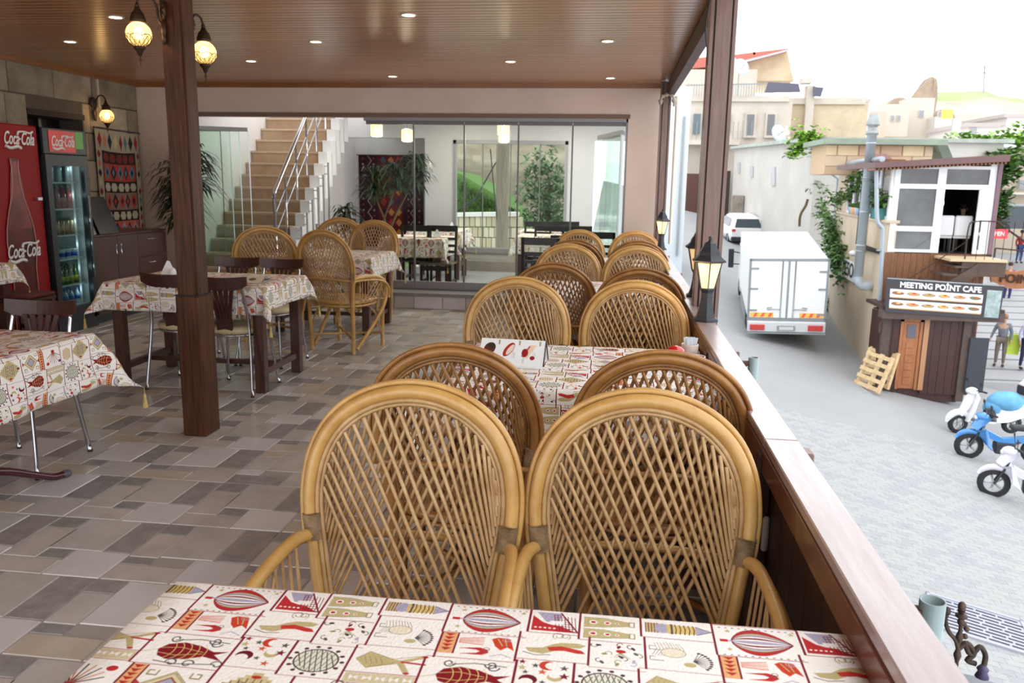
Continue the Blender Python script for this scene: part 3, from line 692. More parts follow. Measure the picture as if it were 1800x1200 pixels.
# pipe stubs outside
for (x, y, r, Y, lb) in ((1325, 628, .022, 3.55, 'open grey pipe stub outside the railing beside the second table'), (1640, 1055, .024, 1.53, 'open grey pipe stub outside the railing nearest the camera')):
    p_ = atY(x, y, Y)
    t = thing('pipe_socket', lb, 'pipe', (p_.x, p_.y, p_.z))
    mb = MB(); mb.lathe([(r, -.14), (r, 0), (r*.86, 0), (r*.86, -.13)], 16, cap=False)
    mb.build('tube', mat('grey green pipe', (138, 158, 160), .35), t)
    MB().box(-r-.055, -r*.9, -.012, .012, -.03, -.018).box(-r-.06, -r-.045, -.03, .03, -.12, .0).ball((-r-.01, 0, -.03), .012).build('bracket', mat('rusty bracket', (96, 58, 44), .7, 0, .5, 20), t)
# lanterns
AMB = mat('frosted lantern glass', (240, 222, 178), .4, emis=(255, 205, 130), es=.55, trans=.0)
BULB = mat('glowing bulb', (255, 240, 210), .5, emis=(255, 226, 160), es=9)
BULBW = mat('glowing warm bulb', (255, 230, 190), .5, emis=(255, 205, 130), es=14)
def hexprof(mb, prof, mi=0): return mb.lathe(prof, 6, sm=False, mi=mi)
lt = thing('lantern', 'black six sided lantern with lit amber glass on the railing, nearest and largest', 'lantern', (.462, 4.08, .84), 0, 'lanterns on the railing')
b_ = MB(); hexprof(b_, [(.066, 0), (.066, .012), (.05, .02), (.040, .05), (.031, .10), (.029, .14), (.034, .15), (.040, .158), (.04, .165)]); b_.build('base', BLK, lt)
b_ = MB(); hexprof(b_, [(.036, .165), (.066, .288), (.064, .292)]); b_.build('glass', AMB, lt)
b_ = MB()
for k in range(6):
    a = 2*PI*(k+.5)/6; b_.tube([(.0375*math.cos(a), .0375*math.sin(a), .163), (.0675*math.cos(a), .0675*math.sin(a), .29)], .0028, 4)
b_.build('glazing_bars', BLK, lt)
b_ = MB(); hexprof(b_, [(.066, .288), (.088, .295), (.090, .300), (.072, .312), (.058, .325), (.052, .345), (.048, .35), (.036, .366), (.030, .382), (.012, .392), (.008, .400)]); b_.ball((0, 0, .408), .0095, seg=8, rings=6); b_.build('roof', BLK, lt)
b_ = MB(); b_.ball((0, 0, .235), .026, .026, .036); b_.lathe([(.012, .165), (.012, .205)], 8); b_.build('bulb', BULB, lt)
dup(lt, (.500, 4.98, .84), label='black lantern half hidden behind the brown roof post')
dup(lt, (.475, 8.55, .84), label='black lit lantern at the far end of the railing, smallest of the three')
for p_ in ((.462, 4.08, 1.08), (.475, 8.55, 1.08)):
    l = bpy.data.lights.new('lantern glow', 'POINT'); l.energy = 1.2; l.color = (1, .75, .45); l.shadow_soft_size = .05
    o = bpy.data.objects.new('lantern_light', l); COL.objects.link(o); o.location = (p_[0]-.12, p_[1]-.1, p_[2])

# unseen ceiling lights added to brighten the inner room
for k, (x, y) in enumerate(((-2.9, 11.2), (-1.2, 11.2), (-2.4, 13.0), (-.8, 13.0))):
    t = thing('inner_fill_light', ['left front', 'right front', 'left rear', 'right rear'][k]+' unseen light added in the white ceiling behind the glass', 'ceiling light', (x, y, 2.558))
    MB().lathe([(.001, -.004), (.06, -.004), (.06, 0), (.001, 0)], 16).build('lens', mat('inner fill lens %d' % k, (255, 250, 240), .3, emis=(255, 244, 224), es=6), t)
    l = bpy.data.lights.new('inner light', 'AREA'); l.shape = 'DISK'; l.size = .3; l.energy = 15; l.color = (1, .95, .88)
    o = bpy.data.objects.new('inner_light', l); COL.objects.link(o); o.location = (x, y, 2.52)
l = bpy.data.lights.new('stair fill light', 'AREA'); l.size = 1.2; l.energy = 16; l.color = (.95, .98, 1)  # unseen area light above the stairwell, lighting the steps
o = bpy.data.objects.new('stair_light', l); COL.objects.link(o); o.location = (-4.9, 12.6, 3.9)
# =================================================================== RATTAN ARMCHAIRS (front towards +y)
def arch_path(off=0, dy=0, zmin=0):
    base = [(.208, -.20, 0), (.214, -.205, .22), (.219, -.215, .42), (.238, -.232, .56), (.255, -.250, .67), (.2575, -.262, .755), (.243, -.275, .835), (.207, -.286, .905), (.150, -.294, .957), (.078, -.299, .989), (0, -.300, 1.0)]
    R = [Vector(p) for p in base]; L = [Vector((-p.x, p.y, p.z)) for p in reversed(R[:-1])]
    P = smooth_path(R+L, 5); out = []
    for i, p in enumerate(P):
        t = P[min(i+1, len(P)-1)]-P[max(i-1, 0)]; n = Vector((t.z, 0, -t.x))   # outward in the xz plane
        if n.length > 1e-6: n.normalize()
        # outwards = away from (0, .6)
        if (p.x*n.x+(p.z-.62)*n.z) < 0: n = -n
        q = p+n*off+Vector((0, dy, 0))
        if p.z >= zmin: out.append(q)
    return out
def yback(z):
    tab = [(0, -.20), (.22, -.205), (.42, -.215), (.56, -.232), (.68, -.25), (.79, -.268), (.885, -.283), (.955, -.294), (1.0, -.30)]
    for (a, b), (c, d) in zip(tab[:-1], tab[1:]):
        if z <= c: return b+(d-b)*(z-a)/(c-a)
    return -.30
def cane_lines():
    inner = arch_path(-.036, 0, .42)
    inner = [p for p in inner if p.z >= .42]
    Ls = [0]
    for a, b in zip(inner[:-1], inner[1:]): Ls.append(Ls[-1]+math.hypot(b.x-a.x, b.z-a.z))
    T = Ls[-1]
    def pt(s):
        s = max(0, min(T, s))
        for i in range(len(Ls)-1):
            if s <= Ls[i+1]:
                k = (s-Ls[i])/(Ls[i+1]-Ls[i]); return inner[i].lerp(inner[i+1], k)
        return inner[-1].copy()
    # order: path starts at +x base ; walk from -x side
    N = 24; out = []
    for k in range(N):
        f = k/(N-1)
        s = T-(.30+f*.70)           # start: left side above the arms round to the top right
        a = pt(s)
        # end: along the seat line then up the right side
        e = f*(.24+.33)
        b = Vector((-.06+e, 0, .42)) if e < .24 else pt(e-.24)
        out.append((a, b))
    return out
LINES = cane_lines()
def cane_mesh(a, b, sg, dy, seg=5):
    P = []
    for i in range(5):
        p = a.lerp(b, i/4); P.append((sg*p.x, yback(p.z)+dy+.003*math.sin(i*2.1+a.x*30), p.z))
    return MB().tube(P, .0054, seg, cap=False)
def rattan(detail):
    t = thing('rattan_armchair', '', 'chair')
    MB().tube(arch_path(0, 0), .0175, 10).build('back_frame', CANE, t)
    MB().tube(arch_path(.0225, -.010, .60), .008, 7).build('outer_cane', CANE, t)
    MB().tube(arch_path(-.021, .006, .40), .0062, 6).tube(arch_path(-.0315, .004, .40), .0058, 6).build('inner_canes', CANE2, t)
    for sg, dy in ((1, -.007), (-1, .007)):
        if detail:
            for a, b in LINES: cane_mesh(a, b, sg, dy).build('cane', CANE2, t)
        else:
            mb = MB()
            for a, b in LINES:
                P = [(sg*p.x, yback(p.z)+dy, p.z) for p in (a, a.lerp(b, .5), b)]; mb.tube(P, .0054, 4, cap=False)
            mb.build('lattice', CANE2, t, kind='stuff')
    for sg in (-1, 1):
        mb = MB()
        pp = [(sg*.243, -.243, .62), (sg*.251, -.250, .685)]
        a, b = Vector(pp[0]), Vector(pp[1]); n = 9
        P = [a.lerp(b, i/(2*n)) for i in range(2*n+1)]
        mb.tube(P, [.0245 if i % 2 else .0265 for i in range(2*n+1)], 9).build('binding', BIND, t)
        # arm: out from the back, forward, down, and diagonally back to the rear leg
        arm = smooth_path([(sg*.247, -.245, .628), (sg*.268, -.19, .640), (sg*.277, -.08, .640), (sg*.280, .05, .628), (sg*.278, .15, .595), (sg*.275, .215, .53), (sg*.268, .225, .44), (sg*.262, .16, .33), (sg*.24, 0, .17), (sg*.215, -.16, .03)], 4)
        MB().tube(arm, .0165, 8).build('arm', CANE, t)
        arm2 = smooth_path([(sg*.262, -.26, .612), (sg*.288, -.19, .618), (sg*.300, -.08, .614), (sg*.304, .05, .600), (sg*.300, .16, .570), (sg*.294, .235, .51), (sg*.284, .245, .43)], 4)
        MB().tube(arm2, .0095, 6).build('outer_arm_cane', CANE, t)
        mb = MB()
        for k in range(4):
            y = -.17+k*.035; mb.tube([(sg*(.266+k*.003), y, .63), (sg*(.245+k*.004), y+.02, .43)], .0048, 4, cap=False)
        for k in range(5):
            y0, y1 = -.10+k*.055, .0+k*.055
            mb.tube([(sg*.277, y0+.02, .628), (sg*.262, min(y1+.06, .23), .43)], .0048, 4, cap=False); mb.tube([(sg*.262, y0-.02, .43), (sg*.277, min(y1+.06, .2), .61)], .0048, 4, cap=False)
        mb.build('side_lattice', CANE2, t, kind='stuff')
        MB().tube([(sg*.225, .225, 0), (sg*.228, .222, .2), (sg*.235, .215, .42)], .0175, 8).build('leg', CANE, t)
        MB().tube(smooth_path([(sg*.222, .215, .12), (sg*.20, .15, .30), (sg*.10, .12, .385), (0, .11, .39)], 4), .008, 5).build('brace', CANE2, t)
        MB().tube(smooth_path([(sg*.208, -.2, .14), (sg*.19, -.17, .30), (sg*.10, -.16, .375), (0, -.155, .385)], 4), .008, 5).build('brace', CANE2, t)
    # seat
    ring = [(x, y, .425) for x, y in [(.235*math.cos(2*PI*i/28)*(1+.10*abs(math.sin(4*PI*i/28))), .235*math.sin(2*PI*i/28)*(1+.08*abs(math.sin(4*PI*i/28)))) for i in range(28)]]
    MB().tube(ring, .016, 7, closed=True).tube([(p[0], p[1], .395) for p in ring], .010, 6, closed=True).build('seat_rim', CANE, t)
    mb = MB(); n = len(mb.v); mb.v += [(p[0]*.97, p[1]*.97, .428) for p in ring]; mb._f(range(28)); mb.build('seat', CANE2, t)
    MB().tube([(.22, .22, .12), (-.21, -.2, .13)], .011, 6).tube([(-.22, .22, .13), (.21, -.2, .12)], .011, 6).build('stretcher', CANE, t)
    # cane behind the back at arm height
    MB().tube(smooth_path([(-.25, -.262, .615), (-.13, -.285, .622), (0, -.292, .625), (.13, -.285, .622), (.25, -.262, .615)], 4), .0105, 6).build('back_cane', CANE, t)
    return t
near = rattan(True); far_ = rattan(False)
used = {True: False, False: False}
TOPZ = 1.02
def place(x, ytop, face, label, detail=False, group=None, sc=1.0, dr=0):
    """x,ytop: where the top of the arch stands; face 'cam' = seat towards the camera"""
    src = near if detail else far_
    rz = (PI if face == 'cam' else 0)+dr
    o = Vector((0, -.30*sc, 0)); o.rotate(Matrix.Rotation(rz, 3, 'Z'))
    loc = (x-o.x, ytop-o.y, 0)
    if not used[detail]:
        used[detail] = True; src.location = loc; src.rotation_euler.z = rz; src['label'] = label; r = src; src.scale = (sc,)*3
    else: r = dup(src, loc, rz, label, scale=sc)
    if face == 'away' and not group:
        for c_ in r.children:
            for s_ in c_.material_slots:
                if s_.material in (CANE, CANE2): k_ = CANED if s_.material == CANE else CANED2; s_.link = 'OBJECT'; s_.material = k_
    r['group'] = group or 'rattan armchairs along the railing tables'
    return r
# the first of each kind is placed last so that copies keep clean transforms
SPOTS = [
 (-.478, 1.90, 'cam', 'rattan armchair behind the nearest table, left of the pair, facing the camera', True),
 (.090, 1.92, 'cam', 'rattan armchair behind the nearest table, right one beside the railing, facing the camera', True),
 (-.478, 2.40, 'away', 'rattan armchair at the near left side of the second railing table, back towards the camera', True),
 (.165, 2.42, 'away', 'rattan armchair at the near right side of the second railing table, back towards the camera', True),
 (-.49, 4.20, 'cam', 'rattan armchair left beyond the second railing table, behind the menu card', False),
 (.118, 4.20, 'cam', 'rattan armchair right beyond the second railing table, left of the big lantern', False),
 (-.37, 5.05, 'away', 'rattan armchair at the near left side of the third railing table', False),
 (.165, 4.86, 'away', 'darker rattan armchair at the near right side of the third railing table', False),
 (-.37, 6.65, 'cam', 'rattan armchair left beyond the third railing table', False),
 (.185, 6.60, 'cam', 'rattan armchair right beyond the third railing table', False),
 (-.35, 7.20, 'away', 'rattan armchair at the near left side of the farthest railing table', False),
 (.21, 7.25, 'away', 'rattan armchair at the near right side of the farthest railing table', False),
 (-.375, 8.75, 'cam', 'rattan armchair left of the last pair, nearest the glass front', False),
 (.215, 8.75, 'cam', 'rattan armchair right of the last pair, by the far lantern', False)]
CH_ = {}
for i, (x, y, f, lb, d) in enumerate(SPOTS): CH_[i] = place(x, y, f, lb, d, sc=.99)
G2 = 'rattan armchairs around the table by the stairs'
place(-3.12, 7.02, 'away', 'rattan armchair behind the middle wooden table, left of the nearer two', False, G2, 1.05, .25)
place(-2.47, 6.72, 'away', 'rattan armchair seen from behind with its curved arm and legs in full view', False, G2, 1.05, -.28)
place(-3.08, 8.95, 'cam', 'darker rattan armchair at the far left of the table by the stairs', False, G2, 1.05, .1)
place(-2.62, 8.75, 'cam', 'rattan armchair at the far right of the table by the stairs', False, G2, 1.04, -.1)
# flowered cushion
FC = mat('brown flowered cushion cloth', (158, 134, 116), .9, 0, 1, 9, c2=(84, 54, 44), bump=.2)
o = MB().lathe([(.02, .0), (.16, .004), (.19, .03), (.185, .05), (.15, .065), (.02, .07)], 20).build('seat_cushion', FC, loc=(.08, 1.55, .447))
tag(o, 'round brown flowered cushion on the seat of the chair by the railing', 'cushion')

# =================================================================== TABLES AND CLOTHS
TAS = mat('yellow tassel thread', (214, 190, 120), .9, 0, .3, 40)
def cloth(label, cx, cy, a, b, z, ov, rot=0, uvr=0, uvo=(0, 0), flare=.3, tassel=(1, 1, 1, 1), seed=0, group=None):
    """a,b half sizes of the table top; ov=(left,right,near,far) overhangs"""
    l, r, n, f = ov; rg = random.Random(seed)
    def axis(h, o0, o1, st):
        A = [-h-o0*(1-i/10) for i in range(10)] if o0 > 0 else []
        k = max(6, int(2*h/st)); A += [-h+2*h*i/k for i in range(k+1)]
        A += [h+o1*(i+1)/10 for i in range(10)] if o1 > 0 else []
        return A
    S_ = axis(a, l, r, .05); T_ = axis(b, n, f, .05)
    ph = rg.random()*6; mb = MB(); idx = {}
    for i, s in enumerate(S_):
        for j, t in enumerate(T_):
            cs, ct = max(-a, min(a, s)), max(-b, min(b, t)); ds, dt = s-cs, t-ct; R = math.hypot(ds, dt)
            if R < 1e-6: p = (cs, ct, z+.0015*math.sin(s*9+ph)*math.sin(t*7))
            else:
                ux, uy = ds/R, dt/R; cor = 2*abs(ux*uy)
                al = .05+flare*cor**1.3+(.055*math.sin(s*17+t*13+ph)+.03*math.sin(s*31-t*23))*min(1, R/.12)
                e = .012; q = min(R, e)
                off = q*.75+max(0, R-e)*math.sin(max(al, .01)); dz = q*.35+max(0, R-e)*math.cos(al)
                p = (cs+ux*off, ct+uy*off, z-dz)
            idx[i, j] = len(mb.v); mb.v.append(p)
    def uv(s, t):
        c_, s_ = math.cos(uvr), math.sin(uvr); return ((s*c_-t*s_)/.45+uvo[0], (s*s_+t*c_)/.345+uvo[1])
    for i in range(len(S_)-1):
        for j in range(len(T_)-1):
            mb._f((idx[i, j], idx[i+1, j], idx[i+1, j+1], idx[i, j+1]), True)
            mb.uv[len(mb.f)-1] = [uv(S_[i], T_[j]), uv(S_[i+1], T_[j]), uv(S_[i+1], T_[j+1]), uv(S_[i], T_[j+1])]
    o = mb.build('tablecloth', M_CLOTH, loc=(cx, cy, 0), rz=rot)
    m = o.modifiers.new('thickness', 'SOLIDIFY'); m.thickness = .002; m.offset = 1
    tag(o, label, 'tablecloth', group)
    for k, (i, j) in enumerate(((0, 0), (-1, 0), (-1, -1), (0, -1))):
        if not tassel[k]: continue
        ii = i % len(S_); jj = j % len(T_); v = Vector(mb.v[idx[ii, jj]])
        mb2 = MB().tube([v+Vector((0, 0, .004)), v-Vector((0, 0, .03))], .002, 5)
        mb2.lathe([(.002, -.028), (.006, -.034), (.008, -.042), (.006, -.05), (.010, -.07), (.014, -.10), (.012, -.103)], 9, v); mb2.build('tassel', TAS, o)
    return o
def wood_table(label, cx, cy, a, b, z=.745, rot=0, leg=.036, stretch=True):
    t = thing('wooden_table', label, 'table', (cx, cy, 0), rot)
    MB().box(-a+.005, a-.005, -b+.005, b-.005, z-.025, z-.002, ch=.004).build('table_top', WOOD_Y, t)
    MB().box(-a+.09, a-.09, -b+.06, -b+.08, z-.10, z-.026).box(-a+.09, a-.09, b-.08, b-.06, z-.10, z-.026).box(-a+.06, -a+.08, -b+.09, b-.09, z-.10, z-.026).box(a-.08, a-.06, -b+.09, b-.09, z-.10, z-.026).build('apron', WOOD_Y, t)
    me = MB().box(-leg, leg, -leg, leg, 0, z-.026, ch=.004).mesh('leg', WOOD_Y)
    for sx in (-1, 1):
        for sy in (-1, 1): obm('leg', me, t, (sx*(a-.055), sy*(b-.055), 0))
    if stretch:
        for sx in (-1, 1): MB().box(sx*(a-.055)-.02, sx*(a-.055)+.02, -b+.055+leg, b-.055-leg, .12, .165).build('stretcher', WOOD_Y, t)
        MB().box(-a+.075, a-.075, -.02, .02, .125, .16).build('stretcher', WOOD_Y, t)
    return t
ZT = .76
# railing tables
wood_table('wooden table under the nearest cloth', -.185, .86, .585, .45)
cloth('printed tapestry cloth on the nearest table, balloons and pomegranates in full view', -.185, .86, .597, .452, ZT, (.2, 0, .2, .12), 0, 0, (0, 0), seed=1, tassel=(1, 0, 0, 0))
# align print with the photographed corner: u=0 at x=-.710, v top at y=1.31
o = bpy.data.objects['tablecloth']; ul = o.data.uv_layers[0].data
for li in range(len(ul)): ul[li].uv = (ul[li].uv[0]+(-.185+.710)/.45, ul[li].uv[1]+(.86-1.31)/.345)
def railtable(y0, y1, label, lc, sd):
    cy = (y0+y1)/2; b = (y1-y0)/2
    wood_table(label, -.11, cy, .50, b-.01); cloth(lc, -.11, cy, .51, b, ZT, (.2, 0, .2, .2), 0, PI, (.37, .2*sd), seed=sd, tassel=(1, 0, 0, 1))
railtable(2.88, 3.70, 'wooden table under the second cloth along the railing', 'printed cloth on the second railing table, with menu card and red lidded bowl', 2)
railtable(5.35, 6.25, 'wooden table under the third cloth along the railing', 'printed cloth on the third railing table, mostly hidden by chairs', 3)
railtable(7.55, 8.35, 'wooden table under the farthest cloth along the railing', 'printed cloth on the farthest railing table before the glass front', 4)
# middle left table with brown chairs
wood_table('wooden table with H stretcher standing right behind the pillar', -2.975, 5.70, .58, .38)
cloth('printed cloth with hanging tasselled corners on the table behind the pillar', -2.975, 5.70, .59, .385, ZT, (.17, .17, .2, .2), 0, 0, (.1, .28), flare=.45, seed=5)
# table by the stairs
wood_table('wooden table between four rattan chairs by the stairs', -2.83, 8.02, .50, .42)
cloth('printed cloth on the table between four rattan chairs by the stairs', -2.83, 8.02, .51, .43, ZT, (.17, .2, .2, .2), 0, 0, (.3, .5), flare=.4, seed=6)
# near left table on cast foot
t = thing('pedestal_table', 'table at the left edge on a dark red metal foot', 'table', (-3.10, 3.17, 0))
MB().box(-.645, .645, -.36, .36, .72, .755, ch=.005).build('table_top', WOOD_Y, t)
PUR = mat('dark red enamel', (78, 30, 40), .25, coat=.5)
for sx in (-.28, .28):
    MB().tube([(sx, 0, .06), (sx, 0, .72)], .03, 10).build('column', PUR, t)
for sx, sy in ((1, 1), (-1, 1), (1, -1), (-1, -1)):
    MB().tube(smooth_path([(sx*.20, sy*.02, .13), (sx*.26, sy*.16, .12), (sx*.33, sy*.30, .055), (sx*.37, sy*.37, .022), (sx*.395, sy*.415, .02)], 4), [.022, .022, .022, .021, .02, .02, .019, .019, .018, .018, .018, .018, .018, .018, .018, .018, .018], 8).build('foot', PUR, t)
    MB().ball((sx*.40, sy*.43, .021), .026, .026, .02).build('foot_cap', mat('grey cap', (90, 92, 98), .4), t)
cloth('printed cloth with gold tassels on the near table at the left edge', -3.10, 3.17, .65, .37, ZT, (.26, .26, .30, .26), 0, PI/2, (0, .1), flare=.5, seed=7)
# far left table
wood_table('dark table at the far left edge before the red cooler', -5.42, 5.95, .36, .36)
cloth('printed cloth on the small table at the far left edge before the red cooler', -5.42, 5.95, .37, .37, ZT, (.17, .17, .17, .17), 0, 0, (.6, .2), flare=.45, seed=8)

# =================================================================== BROWN CHAIRS ON CHROME LEGS
def bistro():
    t = thing('wooden_back_chair', '', 'chair')
    for sg in (-1, 1):
        MB().tube(smooth_path([(sg*.215, -.25, 0), (sg*.20, -.215, .22), (sg*.185, -.19, .42), (sg*.178, -.185, .55), (sg*.172, -.22, .70), (sg*.168, -.25, .80)], 4), .0115, 8).build('leg', CHROME, t)
        MB().tube(smooth_path([(sg*.21, .21, 0), (sg*.185, .17, .25), (sg*.17, .15, .43)], 4), .0105, 8).build('leg', CHROME, t)
        MB().lathe([(.014, 0), (.014, .012)], 8, (sg*.215, -.25, 0)).lathe([(.014, 0), (.014, .012)], 8, (sg*.21, .21, 0)).build('foot_cap', BLK, t)
    MB().tube([(.19*math.cos(2*PI*i/20), .19*math.sin(2*PI*i/20)-.01, .435) for i in range(20)], .009, 6, closed=True).build('seat_ring', CHROME, t)
    MB().lathe([(.15, .438), (.205, .448), (.215, .468), (.20, .490), (.14, .498), (.01, .5)], 22, (0, 0, 0)).build('seat', CREAM, t)
    # top rail curved
    P = []; Q = []
    def rail(x, z): return (x, -.245-.03*(1-(x/.2)**2)-(z-.76)*.12, z)
    xs = [-.205+.41*i/12 for i in range(13)]
    mb = MB(); top = []; bot = []
    for x in xs:
        k = (x/.205)**2
        zt, zb = .865+.012*k, .775+.035*k*k
        top.append(rail(x, zt)); bot.append(rail(x, zb))
    for i in range(12):
        mb.prism([bot[i], bot[i+1], top[i+1], top[i]], (0, .02, .002))
    mb.build('top_rail', WOOD_B, t)
    # fan splat: lower block and five slats
    def spl(x, z): return (x, -.20-.055*max(0, (z-.45)/.35)**1.5, z)
    MB().prism([spl(-.058, .45), spl(.058, .45), spl(.062, .56), spl(-.062, .56)], (0, .014, 0)).build('splat', WOOD_B, t)
    for k in range(5):
        x0 = -.0496+k*.0248; x1 = -.094+k*.047; mb = MB()
        for i in range(5):
            f0, f1 = i/5, (i+1)/5; w0, w1 = .0105+.003*f0, .0105+.003*f1
            a = x0+(x1-x0)*f0**1.5; b = x0+(x1-x0)*f1**1.5; za, zb = .558+.235*f0, .558+.235*f1
            mb.prism([spl(a-w0, za), spl(a+w0, za), spl(b+w1, zb), spl(b-w1, zb)], (0, .013, 0))
        mb.build('slat', WOOD_B, t)
    return t
bc = bistro(); bc['group'] = 'brown wooden backed chairs with chrome legs'; qa = atz(260, 684); qb = atz(445, 698); bc.scale = (.96,)*3; bc.location = (qa.x+.2, qa.y+.24, 0); bc['label'] = 'brown fan back chair with chrome legs left of the pillar, back towards the camera'
dup(bc, (qb.x-.2, qb.y+.24, 0), -.03, 'brown fan back chair with chrome legs and cream seat right of the pillar')
dup(bc, (-3.17, 6.33, 0), PI, 'brown chair on the far side of the table behind the pillar, nearer the pillar')
dup(bc, (-2.79, 6.31, 0), PI-.1, 'brown chair beyond the pillar table, in front of a rattan chair')
dup(bc, (-3.03, 3.74, 0), PI+.05, 'brown chair with chrome legs behind the left edge table')
qs = atz(40, 522, .47)
t = thing('dark_stool', 'dark wooden stool before the red cooler', 'stool', (qs.x-.05, qs.y+.05, 0))
MB().box(-.19, .19, -.19, .19, .43, .47, ch=.01).build('seat', WOOD_D, t); me = MB().box(-.02, .02, -.02, .02, 0, .43).mesh('leg', WOOD_D)
for sx in (-.16, .16):
    for sy in (-.16, .16): obm('leg', me, t, (sx, sy, 0))
for sy in (-.16, .16): MB().box(-.14, .14, sy-.012, sy+.012, .16, .20).build('stretcher', WOOD_D, t)
o = MB().box(-.2, .2, -.17, .17, 0, .03, ch=.01).build('striped_cushion', mat('red striped kilim cushion', (120, 40, 40), .95, 0, 1, 6, (12, .3, 1), c2=(60, 46, 40)), loc=(-4.78, 6.05, .50))
o.location = (qs.x-.05, qs.y+.05, .471)
tag(o, 'red striped cushion on the dark stool by the red cooler', 'cushion')

# =================================================================== THINGS ON THE TABLES
def menu(x, y, z, rot, w, label, m, lean=.075, h=.12):
    t = thing('menu_card', label, 'menu', (x, y, z), rot)
    a = (-w/2, 0, h); b = (w/2, 0, h)
    f = MB().quad((-w/2, -lean, 0), (w/2, -lean, 0), b, a, uv=[(0, 0), (1, 0), (1, 1), (0, 1)]); f.quad((-w/2, -lean, 0), (-w/2, -lean-.04, .002), (w/2, -lean-.04, .002), (w/2, -lean, 0), uv=[(0, .1), (0, 0), (1, 0), (1, .1)])
    o = f.build('printed_face', m, t); s = o.modifiers.new('thickness', 'SOLIDIFY'); s.thickness = .002
    o = MB().quad((w/2, lean, 0), (-w/2, lean, 0), (-w/2, 0, h-.003), (w/2, 0, h-.003), uv=[(0, 0), (1, 0), (1, 1), (0, 1)]).build('rear_face', WHITE, t); s = o.modifiers.new('thickness', 'SOLIDIFY'); s.thickness = .002
    MB().tube([(w/2+.002, -lean, .002), (w/2+.002, 0, h), (w/2+.002, lean, .002)], .0025, 4).build('edge', BLK, t)
    return t
p_ = atz(900, 640, ZT)
menu(-.40, 3.30, ZT+.004, -.06, .27, 'standing menu card with cake pictures on the second railing table', M_MENU, .07, .095)
menu(-2.66, 5.62, ZT+.004, .15, .30, 'low folded menu card on the table behind the pillar', M_MENU2, .10, .035)
menu(-.185, 1.005, ZT+.004, 0, .17, 'glossy menu card at the bottom edge on the nearest table', M_MENU, .05, .012)
tag(MB().box(-.09, .09, -.06, .06, 0, .012, ch=.003).build('notebook', WHITE, loc=(-.14, 5.62, ZT+.004), rz=.3), 'white menu lying on the third railing table', 'menu')
CERA = mat('white ceramic', (236, 236, 236), .15, coat=.5)
PAPER = mat('white paper napkin', (238, 240, 242), .8, 0, .08, 12, bump=.2)
def napkins(x, y, z, rot, label):
    t = thing('napkin_holder', label, 'napkin holder', (x, y, z), rot)
    MB().box(-.06, .06, -.025, .025, 0, .008, ch=.003).prism([(-.055, -.022, .006), (.055, -.022, .006), (.03, -.02, .055), (-.03, -.02, .055)], (0, .004, 0)).prism([(-.055, .018, .006), (.055, .018, .006), (.03, .016, .055), (-.03, .016, .055)], (0, .004, 0)).build('holder', CERA, t)
    for k in range(4): MB().prism([(-.055, -.012+k*.007, .008), (.055, -.012+k*.007, .008), (.012, -.010+k*.007, .105-.006*k), (-.006, -.010+k*.007, .108)], (0, .003, 0)).build('napkin', PAPER, t)
    return t
napkins(-3.37, 5.83, ZT+.004, .5, 'white napkin holder left of the pillar on the table')
for k, (x, y) in enumerate(((-3.30, 5.77), (-3.255, 5.80))):
    o = MB().lathe([(.018, 0), (.026, .012), (.027, .03), (.02, .05), (.01, .06), (.002, .064)], 14).build('shaker', CERA, loc=(x, y, ZT+.004))
    tag(o, ['white egg shaped shaker nearer the napkin holder', 'white egg shaped shaker beside the other one, nearer the pillar'][k], 'shaker')
PRT = mat('white printed pot', (222, 212, 206), .3, 0, 1, 16, c2=(190, 160, 150))
def pot(x, y, label, stuffing=True):
    t = thing('printed_pot', label, 'pot', (x, y, ZT+.004))
    MB().lathe([(.030, 0), (.034, .004), (.037, .07), (.036, .073), (.032, .072), (.030, .05)], 18).build('body', PRT, t)
    if stuffing:
        for k in range(5):
            a = k*1.1; MB().prism([(-.012+.01*math.cos(a), .012*math.sin(a), .04), (.012+.01*math.cos(a), .012*math.sin(a), .04), (.02*math.cos(a)+.012, .018*math.sin(a)+.004, .098), (.02*math.cos(a)-.008, .018*math.sin(a), .10)], (.002, .003, 0)).build('napkin', mat('blue grey napkin %d' % k, (200, 208, 214), .8), t)
    return t
pot(.335, 3.47, 'printed pot stuffed with napkins against the railing on the second table')
pot(.338, 3.22, 'printed empty pot nearest the railing on the second table', False)
t = thing('sugar_bowl', 'white bowl with shiny red lid on the second railing table', 'bowl', (.268, 3.36, ZT+.004))
MB().lathe([(.02, 0), (.034, .01), (.038, .035), (.036, .05)], 18).build('bowl', CERA, t)
MB().lathe([(.039, .05), (.040, .056), (.034, .072), (.018, .082), (.002, .084)], 18).build('lid', mat('shiny red', (206, 22, 40), .15, coat=.6), t)
o = MB().lathe([(.03, 0), (.035, .004), (.037, .07), (.033, .07)], 14).build('printed_pot', PRT, loc=(.36, 5.75, ZT+.004)); tag(o, 'small printed pot on the third railing table beside the railing', 'pot')
for k in range(6):
    MB().prism([(-.004, .01*k-.03, .05), (.008, .01*k-.03, .05), (.02+.01*k, .012*k-.03, .12), (.012+.01*k, .012*k-.03, .12)], (.002, .003, 0)).build('napkin', PAPER, o)
